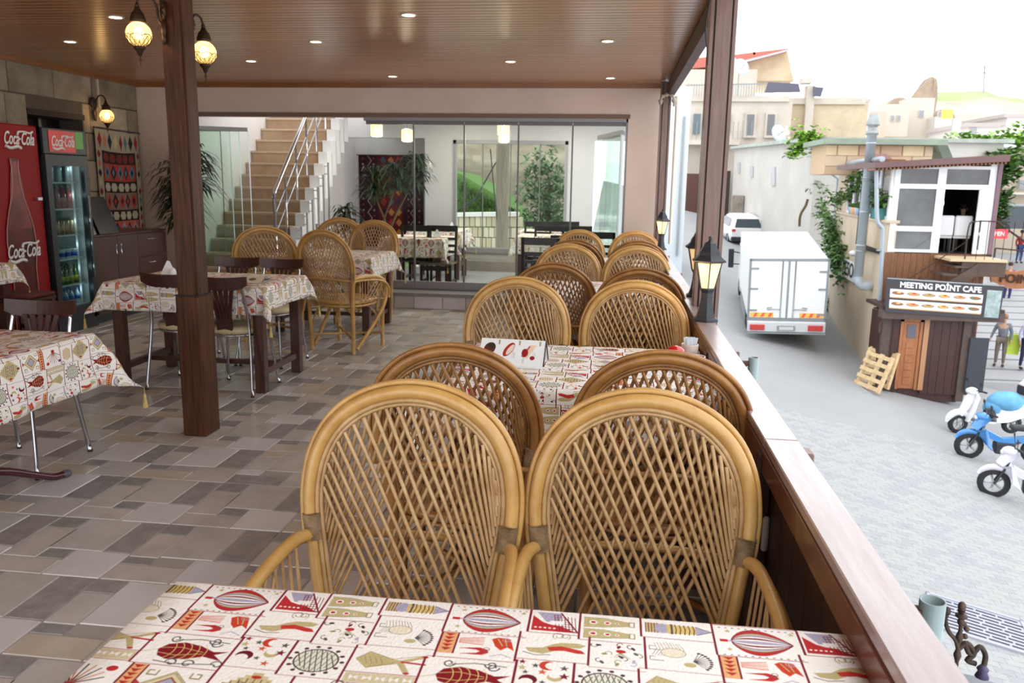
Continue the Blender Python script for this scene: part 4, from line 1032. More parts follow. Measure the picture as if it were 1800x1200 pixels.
# =================================================================== LAMPS
SPOT = mat('lit downlight lens', (255, 250, 240), .3, emis=(255, 244, 224), es=7)
RIMM = mat('downlight rim', (214, 200, 170), .3, .5)
me_r = MB().lathe([(.045, -.004), (.058, -.006), (.060, 0), (.045, .012)], 20, cap=False).mesh('rim', RIMM)
me_l = MB().lathe([(.001, -.003), (.044, -.003), (.044, .0), (.001, .001)], 20).mesh('lens', SPOT)
DL = [(203, 30, 'white downlight in the ceiling, the nearer of the two left of the pillar'), (718, 26, 'downlight in the ceiling, nearest of the middle ones and largest'), (123, 73, 'downlight in the ceiling farthest to the left'), (555, 73, 'downlight in the ceiling right of the pillar, second row'), (1068, 72, 'warm downlight in the ceiling near the roof post, second row'), (441, 107, 'downlight in the ceiling above the stairs'), (897, 108, 'downlight in the ceiling above the pendants, third row'), (690, 134, 'small downlight in the ceiling close to the wall over the glass front'), (1073, 137, 'warm downlight at the far end lighting the plaster wall')]
for x, y, lb in DL:
    p_ = atz(x, y, ZC); t = thing('downlight', lb, 'ceiling light', (p_.x, p_.y, ZC-.001), group='recessed ceiling downlights')
    obm('rim', me_r, t); obm('lens', me_l, t)
    l = bpy.data.lights.new('downlight', 'SPOT'); l.energy = 9; l.spot_size = 2.0; l.spot_blend = .8; l.color = (1, .88, .68); l.shadow_soft_size = .04
    o = bpy.data.objects.new('downlight_lamp', l); COL.objects.link(o); o.location = (p_.x, p_.y, ZC-.03)
GLOBE = bpy.data.materials.new('crackled globe glass'); GLOBE.use_nodes = True; nt = GLOBE.node_tree
for n_ in list(nt.nodes):
    if n_.type == 'BSDF_PRINCIPLED': nt.nodes.remove(n_)
n1 = nt.nodes.new('ShaderNodeBsdfTransparent'); n1.inputs[0].default_value = (1, .93, .78, 1)
n2 = nt.nodes.new('ShaderNodeBsdfTranslucent'); n2.inputs[0].default_value = (1, .86, .6, 1)
n3 = nt.nodes.new('ShaderNodeMixShader'); n4 = nt.nodes.new('ShaderNodeTexVoronoi'); n4.feature = 'DISTANCE_TO_EDGE'; n4.inputs['Scale'].default_value = 60
n5 = nt.nodes.new('ShaderNodeMapRange'); n5.inputs[2].default_value = .2; n5.inputs[3].default_value = .62; n5.inputs[4].default_value = .34
n6 = nt.nodes.new('ShaderNodeTexCoord'); nt.links.new(n6.outputs['Object'], n4.inputs[0]); nt.links.new(n4.outputs[0], n5.inputs[0]); nt.links.new(n5.outputs[0], n3.inputs[0])
nt.links.new(n1.outputs[0], n3.inputs[1]); nt.links.new(n2.outputs[0], n3.inputs[2]); nt.links.new(n3.outputs[0], nt.nodes['Material Output'].inputs[0])
FIL = mat('pierced bronze', (70, 50, 30), .4, .7)
def sconce(loc, rz, label, sc=1.0):
    """hangs out along +x from a wall plate at the origin"""
    t = thing('wall_sconce', label, 'wall lamp', loc, rz, group='brass globe sconces')
    t.scale = (sc,)*3
    R90 = Matrix.Rotation(PI/2, 4, 'Y')
    mb = MB().lathe([(.001, 0), (.05, 0), (.052, .008), (.04, .016), (.034, .012), (.02, .022), (.001, .026)], 18, (0, 0, .14), T=R90)
    for k in range(12):
        a = 2*PI*k/12; mb.ball((.010, .045*math.cos(a), .14+.045*math.sin(a)), .008, seg=6, rings=4)
    mb.ball((.012, 0, .045), .016, .028, .05).ball((.012, 0, .0), .013, .02, .035).build('wall_plate', BRONZE, t)
    MB().tube(smooth_path([(.01, 0, .05), (.035, 0, .10), (.04, 0, .16), (.07, 0, .205), (.115, 0, .20), (.135, 0, .165)], 5), .0065, 7).ball((.135, 0, .155), .012).build('arm', BRONZE, t)
    c = (.135, 0, 0)
    MB().lathe([(.008, .155), (.014, .14), (.02, .128), (.030, .118), (.036, .10), (.040, .085), (.042, .07)], 16, c).build('cap', BRONZE, t)
    MB().ball((.135, 0, .01), .066, .066, .066, 20, 12).build('globe', GLOBE, t)
    mb = MB()
    for k in range(14):
        a0 = 2*PI*k/14
        for sg in (-1, 1):
            P = []
            for i in range(6):
                th = -.15-i*.26; aa = a0+sg*i*.12; P.append((.135+.067*math.cos(th)*math.cos(aa), .067*math.cos(th)*math.sin(aa), .01+.067*math.sin(th)))
            mb.tube(P, .0016, 4, cap=False)
    mb.tube([(.135+.0665*math.cos(q*2*PI/28), .0665*math.sin(q*2*PI/28), .0+.008*abs(math.sin(q*PI/4))) for q in range(28)], .0022, 4, closed=True)
    mb.build('filigree', FIL, t)
    MB().lathe([(.032, -.050), (.030, -.062), (.018, -.075), (.010, -.095), (.004, -.10), (.004, -.112), (.008, -.118), (.002, -.13), (.0015, -.15)], 14, c).build('finial', BRONZE, t)
    MB().ball((.135, 0, .015), .026, .026, .032).build('bulb', BULBW, t)
    l = bpy.data.lights.new('sconce glow', 'POINT'); l.energy = 2.5; l.color = (1, .72, .38); l.shadow_soft_size = .03
    o = bpy.data.objects.new('sconce_light', l); COL.objects.link(o); o.parent = t; o.location = (.135, 0, .03)
    return t
q = atY(285, 65, 4.28); sconce((-2.43, 4.335, q.z), PI+.55, 'bronze globe sconce on the near left face of the pillar', 1.0)
q = atY(367, 102, 4.75); sconce((-2.40, 4.50, q.z), 1.35, 'bronze globe sconce on the far side of the pillar, partly hidden', 1.0)
q = atX(187, 205, -5.70); sconce((XL+.02, q.y, q.z-.01), 0, 'bronze globe sconce on the stone wall above the kilim', 1.15)
# pendants inside
CRY = mat('crystal beads', (255, 232, 180), .1, emis=(255, 214, 140), es=.9)
def pendant(x, y, Y, label):
    p_ = atY(x, y, Y); t = thing('pendant_lamp', label, 'pendant lamp', (p_.x, p_.y, p_.z), group='crystal pendants of the inner room')
    mb = MB()
    for k in range(14):
        a = 2*PI*k/14
        for j in range(5): mb.box(-.011, .011, -.004, .004, -.075+j*.03, -.05+j*.03, T=Matrix.Rotation(a, 4, 'Z') @ Matrix.Translation((0, .075, 0)))
    mb.build('crystals', CRY, t, kind='stuff')
    MB().tube([(.079*math.cos(i*2*PI/20), .079*math.sin(i*2*PI/20), .08) for i in range(20)], .004, 5, closed=True).tube([(.079*math.cos(i*2*PI/20), .079*math.sin(i*2*PI/20), -.08) for i in range(20)], .004, 5, closed=True).build('rings', STEEL, t)
    MB().ball((0, 0, .01), .03).build('bulb', BULB, t)
    MB().tube([(0, 0, .04), (0, 0, 2.36-p_.z)], .003, 5).build('cord', BLK, t)
    l = bpy.data.lights.new('pendant', 'POINT'); l.energy = 8; l.color = (1, .85, .62); l.shadow_soft_size = .08
    o = bpy.data.objects.new('pendant_light', l); COL.objects.link(o); o.parent = t; o.location = (0, 0, -.12)
pendant(662, 229, 11.0, 'glowing crystal pendant, leftmost behind the glass')
pendant(716, 238, 11.2, 'glowing crystal pendant, second from the left behind the glass')
pendant(885, 226, 10.8, 'glowing crystal pendant, upper of the overlapping two')
pendant(886, 240, 11.9, 'glowing crystal pendant, lower and farther of the overlapping two')

# =================================================================== LEFT WALL FURNITURE
RED = mat('cooler red', (136, 6, 12), .5, spec=.25)
REDL = mat('cooler red lit', (196, 24, 34), .35, emis=(190, 24, 34), es=.12)
DKF = mat('cooler charcoal', (34, 38, 44), .4)
WL = mat('white lettering', (226, 224, 222), .5)
FX = -5.2
def script_word(parent, o, right, up, size, col=WL, nm='lettering'):
    """flowing two-part wordmark in slanted strokes"""
    M4 = frameM(o, right, up)
    text(nm, 'Coca', size, M4 @ Matrix.Translation((-size*.62, 0, 0)), col, parent, shear=.38, bold=.012*size, sx=.56)
    text(nm, 'Cola', size, M4 @ Matrix.Translation((size*.66, 0, 0)), col, parent, shear=.38, bold=.012*size, sx=.56)
    sw = smooth_path([(-size*1.1, -size*.42, 0), (-size*.7, -size*.52, 0), (-size*.2, -size*.42, 0), (size*.1, -size*.5, 0)], 5); mb = MB().tube([M4 @ v for v in sw], .018*size/.2, 5)
    sw = smooth_path([(-size*.1, size*.2, 0), (0, size*.38, 0), (size*.4, size*.42, 0), (size*.9, size*.36, 0), (size*1.15, size*.46, 0)], 5); mb.tube([M4 @ v for v in sw], .012*size/.2, 5)
    mb.tube([M4 @ Vector((-size*.04, -size*.0, 0)), M4 @ Vector((size*.1, size*.0, 0))], .012*size/.2, 5)
    mb.build('swash', col, parent)
# red cooler (seen from its long printed side)
t = thing('red_cooler', 'tall red drinks cooler with a printed bottle at the left edge', 'refrigerator', (0, 0, 0))
MB().box(FX-.6, FX, 6.28, 6.965, .06, 1.925, ch=.01).build('cabinet', RED, t)
MB().box(FX-.55, FX-.03, 6.32, 6.93, 0, .06).build('plinth', DKF, t)
zc_ = lambda x, y: atX(x, y, FX+.004)
BTL = MB(); pts = []
prof = [(.0, .045), (.04, .047), (.06, .040), (.2, .045), (.32, .07), (.46, .125), (.6, .165), (.72, .178), (.84, .168), (.95, .15), (1.15, .15), (1.4, .168), (1.55, .16)]
cyb = 6.63; ztb = 1.63
L_ = [(cyb-w_, ztb-h_) for h_, w_ in prof]; R_ = [(cyb+w_, ztb-h_) for h_, w_ in reversed(prof)]
BTL.prism([(FX+.003, a, b) for a, b in L_+R_], (.004, 0, 0)).build('bottle_print', mat('dark cola brown', (46, 10, 12), .35, 0, .6, 3, c2=(110, 16, 18)), t)
BTL = MB().prism([(FX+.008, a, b) for a, b in [(cyb-.04, ztb-.02), (cyb-.125*.9, ztb-.46), (cyb-.15, ztb-.6), (cyb+.15, ztb-.6), (cyb+.125*.9, ztb-.46), (cyb+.04, ztb-.02)]], (.002, 0, 0)); BTL.build('bottle_glass', mat('pinkish glass print', (150, 60, 58), .35, 0, .6, 3, c2=(90, 14, 20)), t)
MB().tube([(FX+.010, a, b) for a, b in L_], .005, 5).tube([(FX+.010, a, b) for a, b in R_], .005, 5).build('bottle_outline', mat('pale outline', (176, 130, 124), .4), t)
script_word(t, (FX+.014, cyb+.01, ztb-.80), (0, 1, 0), (0, 0, 1), .17)
script_word(t, (FX+.006, 6.72, 1.80), (0, 1, 0), (0, 0, 1), .155)
MB().box(FX, FX+.03, 6.86, 6.92, 1.27, 1.295).build('lock', STEEL, t)
# glass door cooler
t = thing('glass_door_cooler', 'black drinks cooler with lit red header and glass door full of bottles', 'refrigerator', (0, 0, 0))
y0, y1 = 6.99, 7.60
MB().box(FX-.6, FX-.57, y0, y1, .1, 1.92).box(FX-.6, FX, y0, y0+.035, .1, 1.92).box(FX-.6, FX, y1-.035, y1, .1, 1.92).box(FX-.6, FX, y0, y1, 1.64, 1.92).box(FX-.6, FX, y0, y1, .1, .2).build('cabinet', DKF, t)
MB().box(FX-.565, FX-.56, y0+.04, y1-.04, .2, 1.64).box(FX-.56, FX-.03, y1-.045, y1-.036, .2, 1.64).box(FX-.56, FX-.03, y0+.036, y0+.045, .2, 1.64).build('liner', mat('pale liner', (196, 206, 208), .4), t)
hd = MB().box(FX, FX+.035, y0, y1, 1.685, 1.92, ch=.006).build('header', DKF, t)
MB().box(FX+.036, FX+.040, y0+.07, y1-.17, 1.705, 1.90).build('sign_panel', REDL, hd)
MB().box(FX+.036, FX+.040, y1-.165, y1-.05, 1.745, 1.90).build('sign_panel', mat('green panel', (86, 150, 60), .4, emis=(86, 150, 60), es=.1), hd)
script_word(hd, (FX+.043, (y0+y1)/2-.05, 1.80), (0, 1, 0), (0, 0, 1), .135)
dr = MB().box(FX, FX+.04, y0, y0+.07, .18, 1.68).box(FX, FX+.04, y1-.07, y1, .18, 1.68).box(FX, FX+.04, y0+.07, y1-.07, 1.58, 1.68).box(FX, FX+.04, y0+.07, y1-.07, .18, .25).build('door', DKF, t)
MB().box(FX+.015, FX+.022, y0+.07, y1-.07, .25, 1.58).build('pane', glassmat('cooler door glass', (214, 228, 228), .3), dr)
MB().box(FX+.04, FX+.055, y1-.06, y1-.04, .5, 1.3).build('handle', mat('chrome handle', (120, 124, 128), .2, .8), dr)
MB().box(FX-.5, FX+.02, y0+.01, y1-.01, 0, .1).build('plinth', BLK, t)
SHZ = [1.43, 1.18, .93, .70, .45, .245]
for z in SHZ: MB().box(FX-.52, FX-.04, y0+.05, y1-.05, z-.012, z).build('shelf', mat('wire shelf white', (220, 226, 226), .4), t)
MB().box(FX-.06, FX-.05, y1-.14, y1-.12, .25, 1.58).build('shelf_ladder', WHITE, t)
for zl_ in (1.56, 1.31, 1.06, .83, .60, .39):
    l = bpy.data.lights.new('cooler light', 'POINT'); l.energy = .16; l.color = (.85, .97, 1); l.shadow_soft_size = .015
    o = bpy.data.objects.new('cooler_light', l); COL.objects.link(o); o.location = (FX-.03, y1-.16, zl_)
# stock: bottles and cans
def stock(name, prof, m, cap, z, rows, cols, label, cat, lab2=None):
    me = MB().lathe(prof, 10).mesh('body', m); h = prof[-1][1]
    for c in range(cols):
        for r_ in range(rows):
            t_ = thing(name, label.replace(' of the glass door cooler', '')+', '+('front' if r_ == 0 else 'rear')+' row, '+['first', 'second', 'third', 'fourth', 'fifth', 'sixth'][c]+' from left', cat, (FX-.09-r_*.085, y0+.10+c*(.36/max(1, cols-1)), z+.001), group=label+'s')
            obm('body', me, t_)
            if cap: obm('cap', cap, t_, (0, 0, h))
            if lab2: obm('paper_label', lab2, t_)
capm = lambda c: MB().lathe([(.013, -.004), (.013, .016), (.001, .017)], 8).mesh('cap', mat('bottle cap %d' % c[0], c, .4))
labm = lambda r_, a, b, c, n: MB().lathe([(r_, a), (r_+.001, a), (r_+.001, b), (r_, b)], 10).mesh('paper_label', mat(n, c, .5, 0, .3, 20))
bot = [(.028, 0), (.030, .01), (.030, .13), (.026, .16), (.013, .185), (.012, .205)]
stock('drinks_bottle', bot, mat('silver grey pack', (176, 186, 190), .3, .3), capm((210, 40, 40)), SHZ[0], 1, 4, 'silver bottle on the top shelf of the glass door cooler', 'bottle')
stock('drinks_bottle', bot, mat('red bottle', (156, 40, 40), .3, 0, .3, 20), capm((70, 110, 80)), SHZ[1], 2, 5, 'red bottle on the second shelf of the glass door cooler', 'bottle')
stock('drinks_can', [(.026, 0), (.030, .008), (.030, .13), (.026, .14)], mat('orange white can', (206, 150, 120), .3, .2, 1, 20, c2=(90, 110, 80)), None, SHZ[2], 2, 6, 'orange and white can on the third shelf of the glass door cooler', 'can')
stock('yoghurt_cup', [(.026, 0), (.034, .085), (.036, .09)], mat('white cup', (232, 234, 238), .3), None, SHZ[3], 1, 5, 'white and blue cup on the fourth shelf of the glass door cooler', 'cup', labm(.031, .02, .06, (40, 90, 190), 'blue label'))
stock('drinks_bottle', [(.026, 0), (.028, .01), (.028, .10), (.012, .14), (.011, .17)], mat('green bottle glass', (60, 96, 36), .15), capm((30, 90, 50)), SHZ[4], 2, 6, 'green bottle on the fifth shelf of the glass door cooler', 'bottle', labm(.0285, .03, .08, (190, 190, 60), 'yellow green label'))
stock('drinks_bottle', [(.026, 0), (.028, .01), (.028, .10), (.012, .13), (.011, .145)], mat('clear water bottle', (176, 200, 214), .15), capm((60, 110, 190)), SHZ[5], 2, 5, 'blue labelled bottle at the bottom of the glass door cooler', 'bottle', labm(.0285, .05, .09, (60, 120, 200), 'pale blue label'))
# cabinet beside
CAB = mat('brown melamine cabinet', (82, 40, 30), .35, 0, 1, 4, (6, 6, .8), c2=(56, 26, 20), coat=.2)
t = thing('sideboard', 'brown sideboard with doors and drawers below the kilim', 'cabinet')
MB().box(FX-.5, FX-.02, 7.64, 9.0, .08, .885).build('carcass', CAB, t)
MB().box(FX-.51, FX, 7.635, 9.01, .885, .905, ch=.003).build('top', CAB, t)
MB().box(FX-.48, FX-.05, 7.66, 8.98, 0, .08).build('plinth', BLK, t)
for a, b, hy in ((7.645, 8.03, 7.99), (8.035, 8.42, 8.075)):
    d = MB().box(FX-.019, FX, a, b, .10, .88, ch=.003).build('door', CAB, t); MB().tube(smooth_path([(FX, hy, .80), (FX+.022, hy, .79), (FX+.018, hy, .74), (FX+.024, hy, .69), (FX, hy, .68)], 4), .0045, 6).build('handle', CHROME, d)
for z in (.10, .36, .62):
    d = MB().box(FX-.019, FX, 8.425, 8.995, z, z+.255, ch=.003).build('drawer', CAB, t); MB().tube([(FX, 8.62, z+.19), (FX+.02, 8.63, z+.19), (FX+.02, 8.79, z+.19), (FX, 8.80, z+.19)], .004, 6).build('handle', CHROME, d)
t = thing('black_menu_chest', 'black slanted box standing on the sideboard', 'box', (FX-.22, 7.86, .906))
MB().prism([(-.18, -.18, 0), (.16, -.18, 0), (.02, -.18, .36), (-.18, -.18, .36)], (0, .13, 0)).build('body', mat('black lacquer', (22, 20, 20), .25), t)
MB().prism([(-.18, -.04, 0), (.18, -.04, 0), (.03, -.04, .37), (-.18, -.04, .37)], (0, .34, 0)).build('leaning_case', mat('black leather case', (28, 24, 22), .45, 0, .2, 20), t)
# kilim on the stone wall
kz1, kz0, ky0, ky1 = 2.02, .62, 8.76, 9.60
mb = MB(); n = 14
for i in range(n):
    a, b = ky0+(ky1-ky0)*i/n, ky0+(ky1-ky0)*(i+1)/n; xa, xb = XL+.035+.006*math.sin(i*1.1), XL+.035+.006*math.sin((i+1)*1.1)
    mb.quad((xa, a, kz0), (xb, b, kz0), (xb, b, kz1-.03*math.sin(i/n*3)), (xa, a, kz1-.03*math.sin((i-1)/n*3)), uv=[(i/n, 0), ((i+1)/n, 0), ((i+1)/n, 1), (i/n, 1)])
t = thing('kilim', 'kilim with cream border and bright diamonds hanging on the stone wall', 'rug')
o = mb.build('weave', M_KL, t); s = o.modifiers.new('thickness', 'SOLIDIFY'); s.thickness = .006
MB().tube([(XL+.04, ky0-.02, kz1+.01), (XL+.04, ky1+.03, kz1-.01)], .01, 6).build('hanging_rod', WOOD_D, t)
mb = MB()
for k in range(40): mb.tube([(XL+.04, ky0+.01+k*(ky1-ky0-.02)/39, kz0), (XL+.045, ky0+.01+k*(ky1-ky0-.02)/39+.004*math.sin(k*3), kz0-.05)], .002, 3, cap=False)
mb.build('fringe', mat('wool fringe', (190, 178, 156), .95), t, kind='stuff')

# =================================================================== PLANTS
LEAF = mat('dark dracaena leaf', (52, 70, 40), .4, 0, 1, 6, c2=(32, 48, 30), spec=.5)
LEAF2 = mat('mid green leaf', (96, 136, 62), .6, 0, 1, 3, c2=(62, 98, 42))
LEAF3 = mat('bright green leaf', (150, 190, 70), .6, 0, 1, 2, c2=(104, 150, 50))
LEAF4 = mat('grey green leaf', (120, 146, 104), .7, 0, 1, 3, c2=(84, 112, 74))
STEM = mat('plant stem', (110, 92, 62), .8, 0, .4, 12)
def leafspray(mb, c, n, L, wd, rg, droop=.6, up=.3):
    c = Vector(c)
    for k in range(n):
        a = rg.random()*2*PI; e = up+rg.random()*.9; d = Vector((math.cos(a)*math.cos(e), math.sin(a)*math.cos(e), math.sin(e))); s = d.cross(Vector((0, 0, 1))).normalized()*wd
        ll = L*(.7+.5*rg.random()); p0 = c; p1 = c+d*ll*.4; p2 = c+d*ll*.75-Vector((0, 0, droop*ll*.2)); p3 = c+d*ll-Vector((0, 0, droop*ll*.55))
        n0 = len(mb.v); mb.v += [tuple(p0-s*.3), tuple(p0+s*.3), tuple(p1-s), tuple(p1+s), tuple(p2-s*.8), tuple(p2+s*.8), tuple(p3)]
        for f in ((0, 1, 3, 2), (2, 3, 5, 4), (4, 5, 6)): mb._f([n0+i for i in f], True)
def dracaena(x, y, z0, canes, label, rg, sc=1, pot_=True):
    t = thing('potted_dracaena', label, 'plant', (x, y, z0))
    if pot_: MB().lathe([(.13, 0), (.15, .02), (.18, .28), (.185, .30), (.165, .30), (.16, .26)], 18).build('pot', mat('plant pot', (120, 84, 62), .7), t)
    for pts in canes:
        MB().tube(smooth_path(pts, 4), .016*sc, 7).build('stem', STEM, t)
    mb = MB()
    for pts in canes:
        tip = Vector(pts[-1])
        for k in range(5): leafspray(mb, tip-Vector((0, 0, .10*k*sc)), int(34), .36*sc, .019*sc, rg, 1.0, .0)
    mb.build('foliage', LEAF, t, kind='stuff'); return t
rg = random.Random(3)
q = atX(262, 470, -5.2)
dracaena(-5.10, 9.15, 0, [[(0, 0, .2), (.02, .0, .6), (-.02, -.02, 1.0), (.02, -.02, 1.35)], [(0, .03, .2), (.05, .0, .7), (.16, -.05, 1.2), (.26, -.1, 1.78)], [(0, -.03, .2), (-.02, -.0, .6), (.10, -.06, 1.1), (.05, -.1, 1.55)]], 'leafy dracaena in the corner left of the pillar', rg)
dracaena(-3.62, 12.3, zi, [[(0, 0, .2), (.06, 0, .8), (.22, 0, 1.25), (.30, 0, 1.72)], [(.03, 0, .2), (.12, 0, .8), (-.02, 0, 1.2), (-.06, 0, 1.62)], [(.0, 0, .2), (.25, 0, .9), (.5, 0, 1.4), (.60, 0, 1.8)]], 'tall dracaena behind the glass before the dark red kilim', rg, .95)
dracaena(-4.12, 12.1, zi, [[(0, 0, .2), (.05, 0, .5), (.02, 0, .8), (.05, 0, 1.05)]], 'lower dracaena beside the recess with the dark red kilim', rg, .85)
# dark kilim in the recess and little shelf
a, b = atY(630, 272, YI+.66), atY(744, 272, YI+.66)
t = thing('dark_kilim', 'dark red kilim hanging in the recess of the inner room', 'rug')
MB().quad((a.x, YI+.66, .3), (b.x, YI+.66, .3), (b.x, YI+.66, a.z), (a.x, YI+.66, a.z), uv=[(0, 0), (1, 0), (1, 1), (0, 1)]).build('weave', M_KD, t).modifiers.new('thickness', 'SOLIDIFY').thickness = .008
MB().tube([(a.x-.03, YI+.65, a.z), (b.x+.03, YI+.65, a.z)], .01, 6).build('hanging_rod', WOOD_D, t)
q = atY(611, 272, YI+.62)
t = thing('wall_shelf', 'small dark wall shelf with a carved backboard left of the kilim recess', 'shelf', (q.x, YI+.62, q.z)); MB().box(-.08, .08, -.16, 0, -.03, -.01).box(-.08, .08, -.16, -.14, -.01, .03).box(-.06, .04, -.02, 0, 0, .2).build('shelf_board', WOOD_D, t)

# =================================================================== INNER ROOM FURNITURE
def ladder():
    t = thing('ladder_back_chair', '', 'chair')
    for sg in (-1, 1):
        MB().prism([(sg*.19-.016, -.20, 0), (sg*.19+.016, -.20, 0), (sg*.19+.016, -.18, .45), (sg*.19+.016, -.25, .92), (sg*.19-.016, -.25, .92), (sg*.19-.016, -.18, .45)], (0, .03, 0)).build('leg', WOOD_K, t)
        MB().box(sg*.19-.016, sg*.19+.016, .17, .20, 0, .43).build('leg', WOOD_K, t)
    for z, h in ((.84, .08), (.73, .035), (.64, .035), (.56, .035)): MB().box(-.175, .175, -.235+(.9-z)*.12, -.215+(.9-z)*.12, z, z+h).build('slat', WOOD_K, t)
    MB().box(-.21, .21, -.20, .21, .43, .455, ch=.005).build('seat', mat('printed seat pad', (120, 112, 98), .9, 0, .6, 14), t)
    MB().box(-.19, .19, .175, .195, .36, .42).box(-.2, -.18, -.18, .18, .2, .23).box(.18, .2, -.18, .18, .2, .23).build('rail', WOOD_K, t)
    return t
def intable(x, y, lb, lc, sd, a=.40, b=.36):
    t = wood_table(lb, x, y, a, b, stretch=False); t.location.z = zi
    o = cloth(lc, x, y, a+.01, b+.01, ZT, (.25, .25, .25, .25), 0, PI/2, (.2*sd, .1), flare=.35, seed=sd); o.location.z = zi
    for ch in o.children: pass
def tz(x, y, z): return atz(x, y, z+zi)
q = tz(735, 416, ZT); intable(q.x, q.y, 'table under the cloth just behind the glass', 'cloth covered table with napkin holder just behind the glass', 21)
napkins(q.x+.28, q.y-.1, zi+ZT+.004, .2, 'white napkin holder on the cloth table just behind the glass')
q2 = tz(772, 402, ZT); intable(q2.x, q2.y, 'table under the cloth farther inside', 'cloth on the table farther inside, left of the window', 22)
napkins(q2.x+.22, q2.y-.1, zi+ZT+.004, .2, 'white napkin holder on the table farther inside')
q3 = tz(962, 414, ZT); intable(q3.x, q3.y, 'table behind the glass near the railing row', 'cloth on the inner table behind the rattan chairs', 23)
q4 = tz(968, 400, ZT); intable(q4.x, min(q4.y, 12.9), 'table below the far window', 'cloth on the inner table below the far window', 24, .40, .30)
lc = ladder(); q = tz(731, 396, .92); lc.location = (q.x, q.y+.24, zi); lc['group'] = 'black ladder back chairs of the inner room'; lc['label'] = 'black ladder back chair just behind the glass, back towards the camera'
for x, y, rz, lb in ((778, 396, PI, 'black chair beyond the cloth table just behind the glass'), (950, 418, 0, 'black ladder back chair behind the glass left of the rattan row'), (1000, 414, 0, 'black ladder back chair behind the glass, partly hidden by rattan chairs'), (1052, 408, 0, 'black ladder back chair at the right end behind the last rattan pair'), (966, 396, PI, 'black chair, second row under the far window, left'), (1015, 397, PI, 'black chair, second row under the far window, right'), (946, 389, PI, 'black chair, farthest row under the window, left'), (995, 389, PI, 'black chair, farthest row under the window, right')):
    q = tz(x, y, .92); dup(lc, (q.x, q.y+(.24 if rz == 0 else -.24), zi), rz, lb)
# =================================================================== STREET
STR = mat('pale paving', (160, 161, 163), .85, 0, 1, .35, c2=(150, 151, 153), bump=.2, bscale=14)
def gquad(mb, X0, X1, Y0, Y1, dz=0):
    mb.quad((X0, Y0, gz(X0, Y0)+dz), (X1, Y0, gz(X1, Y0)+dz), (X1, Y1, gz(X1, Y1)+dz), (X0, Y1, gz(X0, Y1)+dz))
mb = MB(); P = [(-1, -6), (24, -6), (24, 62), (-1, 62)]
mb.prism([(x, y, gz(x, y)) for x, y in P], (0, 0, -.3)); st_ = mb.build('street_paving', STR); structure(st_)
# interlocking pavers where they can be told apart (near the terrace)
PV = [mat('paver a', (162, 164, 166), .85, 0, .06, 5), mat('paver b', (157, 159, 162), .85, 0, .1, 5), mat('paver c', (166, 166, 165), .85, 0, .1, 5)]
rr = random.Random(9); cand = []
for i in range(0, 50):
    for j in range(0, 112):
        x = .9+i*.24; y = 4.2+j*.12; xx = x+(.12 if j % 2 else 0)
        q = px((xx, y, gz(xx, y)))
        cand.append((q[2]+(0 if 1390 < q[0] < 1830 and 640 < q[1] < 1230 else 100), xx, y))
cand.sort()
def paver(mb, x, y, mi=0):
    g = .002; z = lambda a, b: gz(a, b)+.003; X0, X1, Y0, Y1 = x+g, x+.24-g, y+g, y+.12-g; n = len(mb.v)
    mb.v += [(a, b, z(a, b)) for a, b in ((X0, Y0), ((X0+X1)/2, Y0+.012), (X1, Y0), (X1, Y1), ((X0+X1)/2, Y1+.012), (X0, Y1))]
    mb.v += [(a, b, c-.014) for a, b, c in mb.v[n:n+6]]; mb._f([n+t for t in range(6)], False, mi)
    for t in range(6): mb._f((n+t, n+6+t, n+6+(t+1) % 6, n+(t+1) % 6), False, mi)
for w_, x, y in cand[:240]:
    mb = MB(); paver(mb, x, y); mb.build('paver', rr.choice(PV), st_)
mb = MB()
for w_, x, y in cand[240:]: paver(mb, x, y, rr.randrange(3))
if cand[240:]: mb.build('pavers', PV, st_, kind='stuff')
# kerb line of the gutter round the grate
# drain grate
a = gp(1725, 1100); yaw = -.12
t = thing('drain_grate', 'pale steel drain plate with rows of slots set in the paving', 'grate', (a.x, a.y, a.z+.03), yaw)
t.rotation_euler = (math.atan(.09), math.atan(.2), yaw)
MB().box(-.62, .62, -.42, .42, -.02, .0).box(-.62, .62, -.42, -.38, 0, .012).box(-.62, .62, .38, .42, 0, .012).box(-.62, -.58, -.42, .42, 0, .012).box(.58, .62, -.42, .42, 0, .012).build('plate', mat('pale galvanised plate', (170, 172, 186), .5, .1, .1, 6), t)
SL = mat('slot dark', (52, 52, 60), .8); me = MB().box(-.125, .125, -.014, .014, .0005, .004).mesh('slot', SL)
for r_ in range(9):
    for c in range(4): obm('slot', me, t, (-.43+c*.28+(.06 if r_ % 2 else 0), -.32+r_*.08, 0))
# long slotted gutter up the street is left to the paving; wrought iron bracket below the railing
t = thing('wrought_iron_ornament', 'rusty wrought iron bracket with scrolls and flower heads below the railing', 'iron ornament')
IRN = mat('rusty wrought iron', (92, 74, 62), .6, .4, 1, 25, c2=(46, 38, 40), bump=.5)
c0 = atY(1690, 1070, 1.62)
def O(x, y): return atY(x, y, 1.62)
MB().tube(smooth_path([O(1690, 1072), O(1689, 1100), O(1684, 1140), O(1680, 1185), O(1678, 1240)], 4), [.004+.004*((i % 3) == 0) for i in range(17)], 8).ball(O(1691, 1066), .008, .008, .011).ball(O(1690, 1082), .012, .012, .006).build('stem', IRN, t)
MB().tube(smooth_path([O(1665, 1075), O(1662, 1090), O(1668, 1110), O(1680, 1125), O(1684, 1140)], 4), .0045, 7).ball(O(1665, 1074), .007, .007, .01).build('scroll', IRN, t)
MB().tube(smooth_path([O(1684, 1140), O(1700, 1130), O(1712, 1148), O(1700, 1160), O(1715, 1166)], 4), .0055, 7).build('scroll', IRN, t)
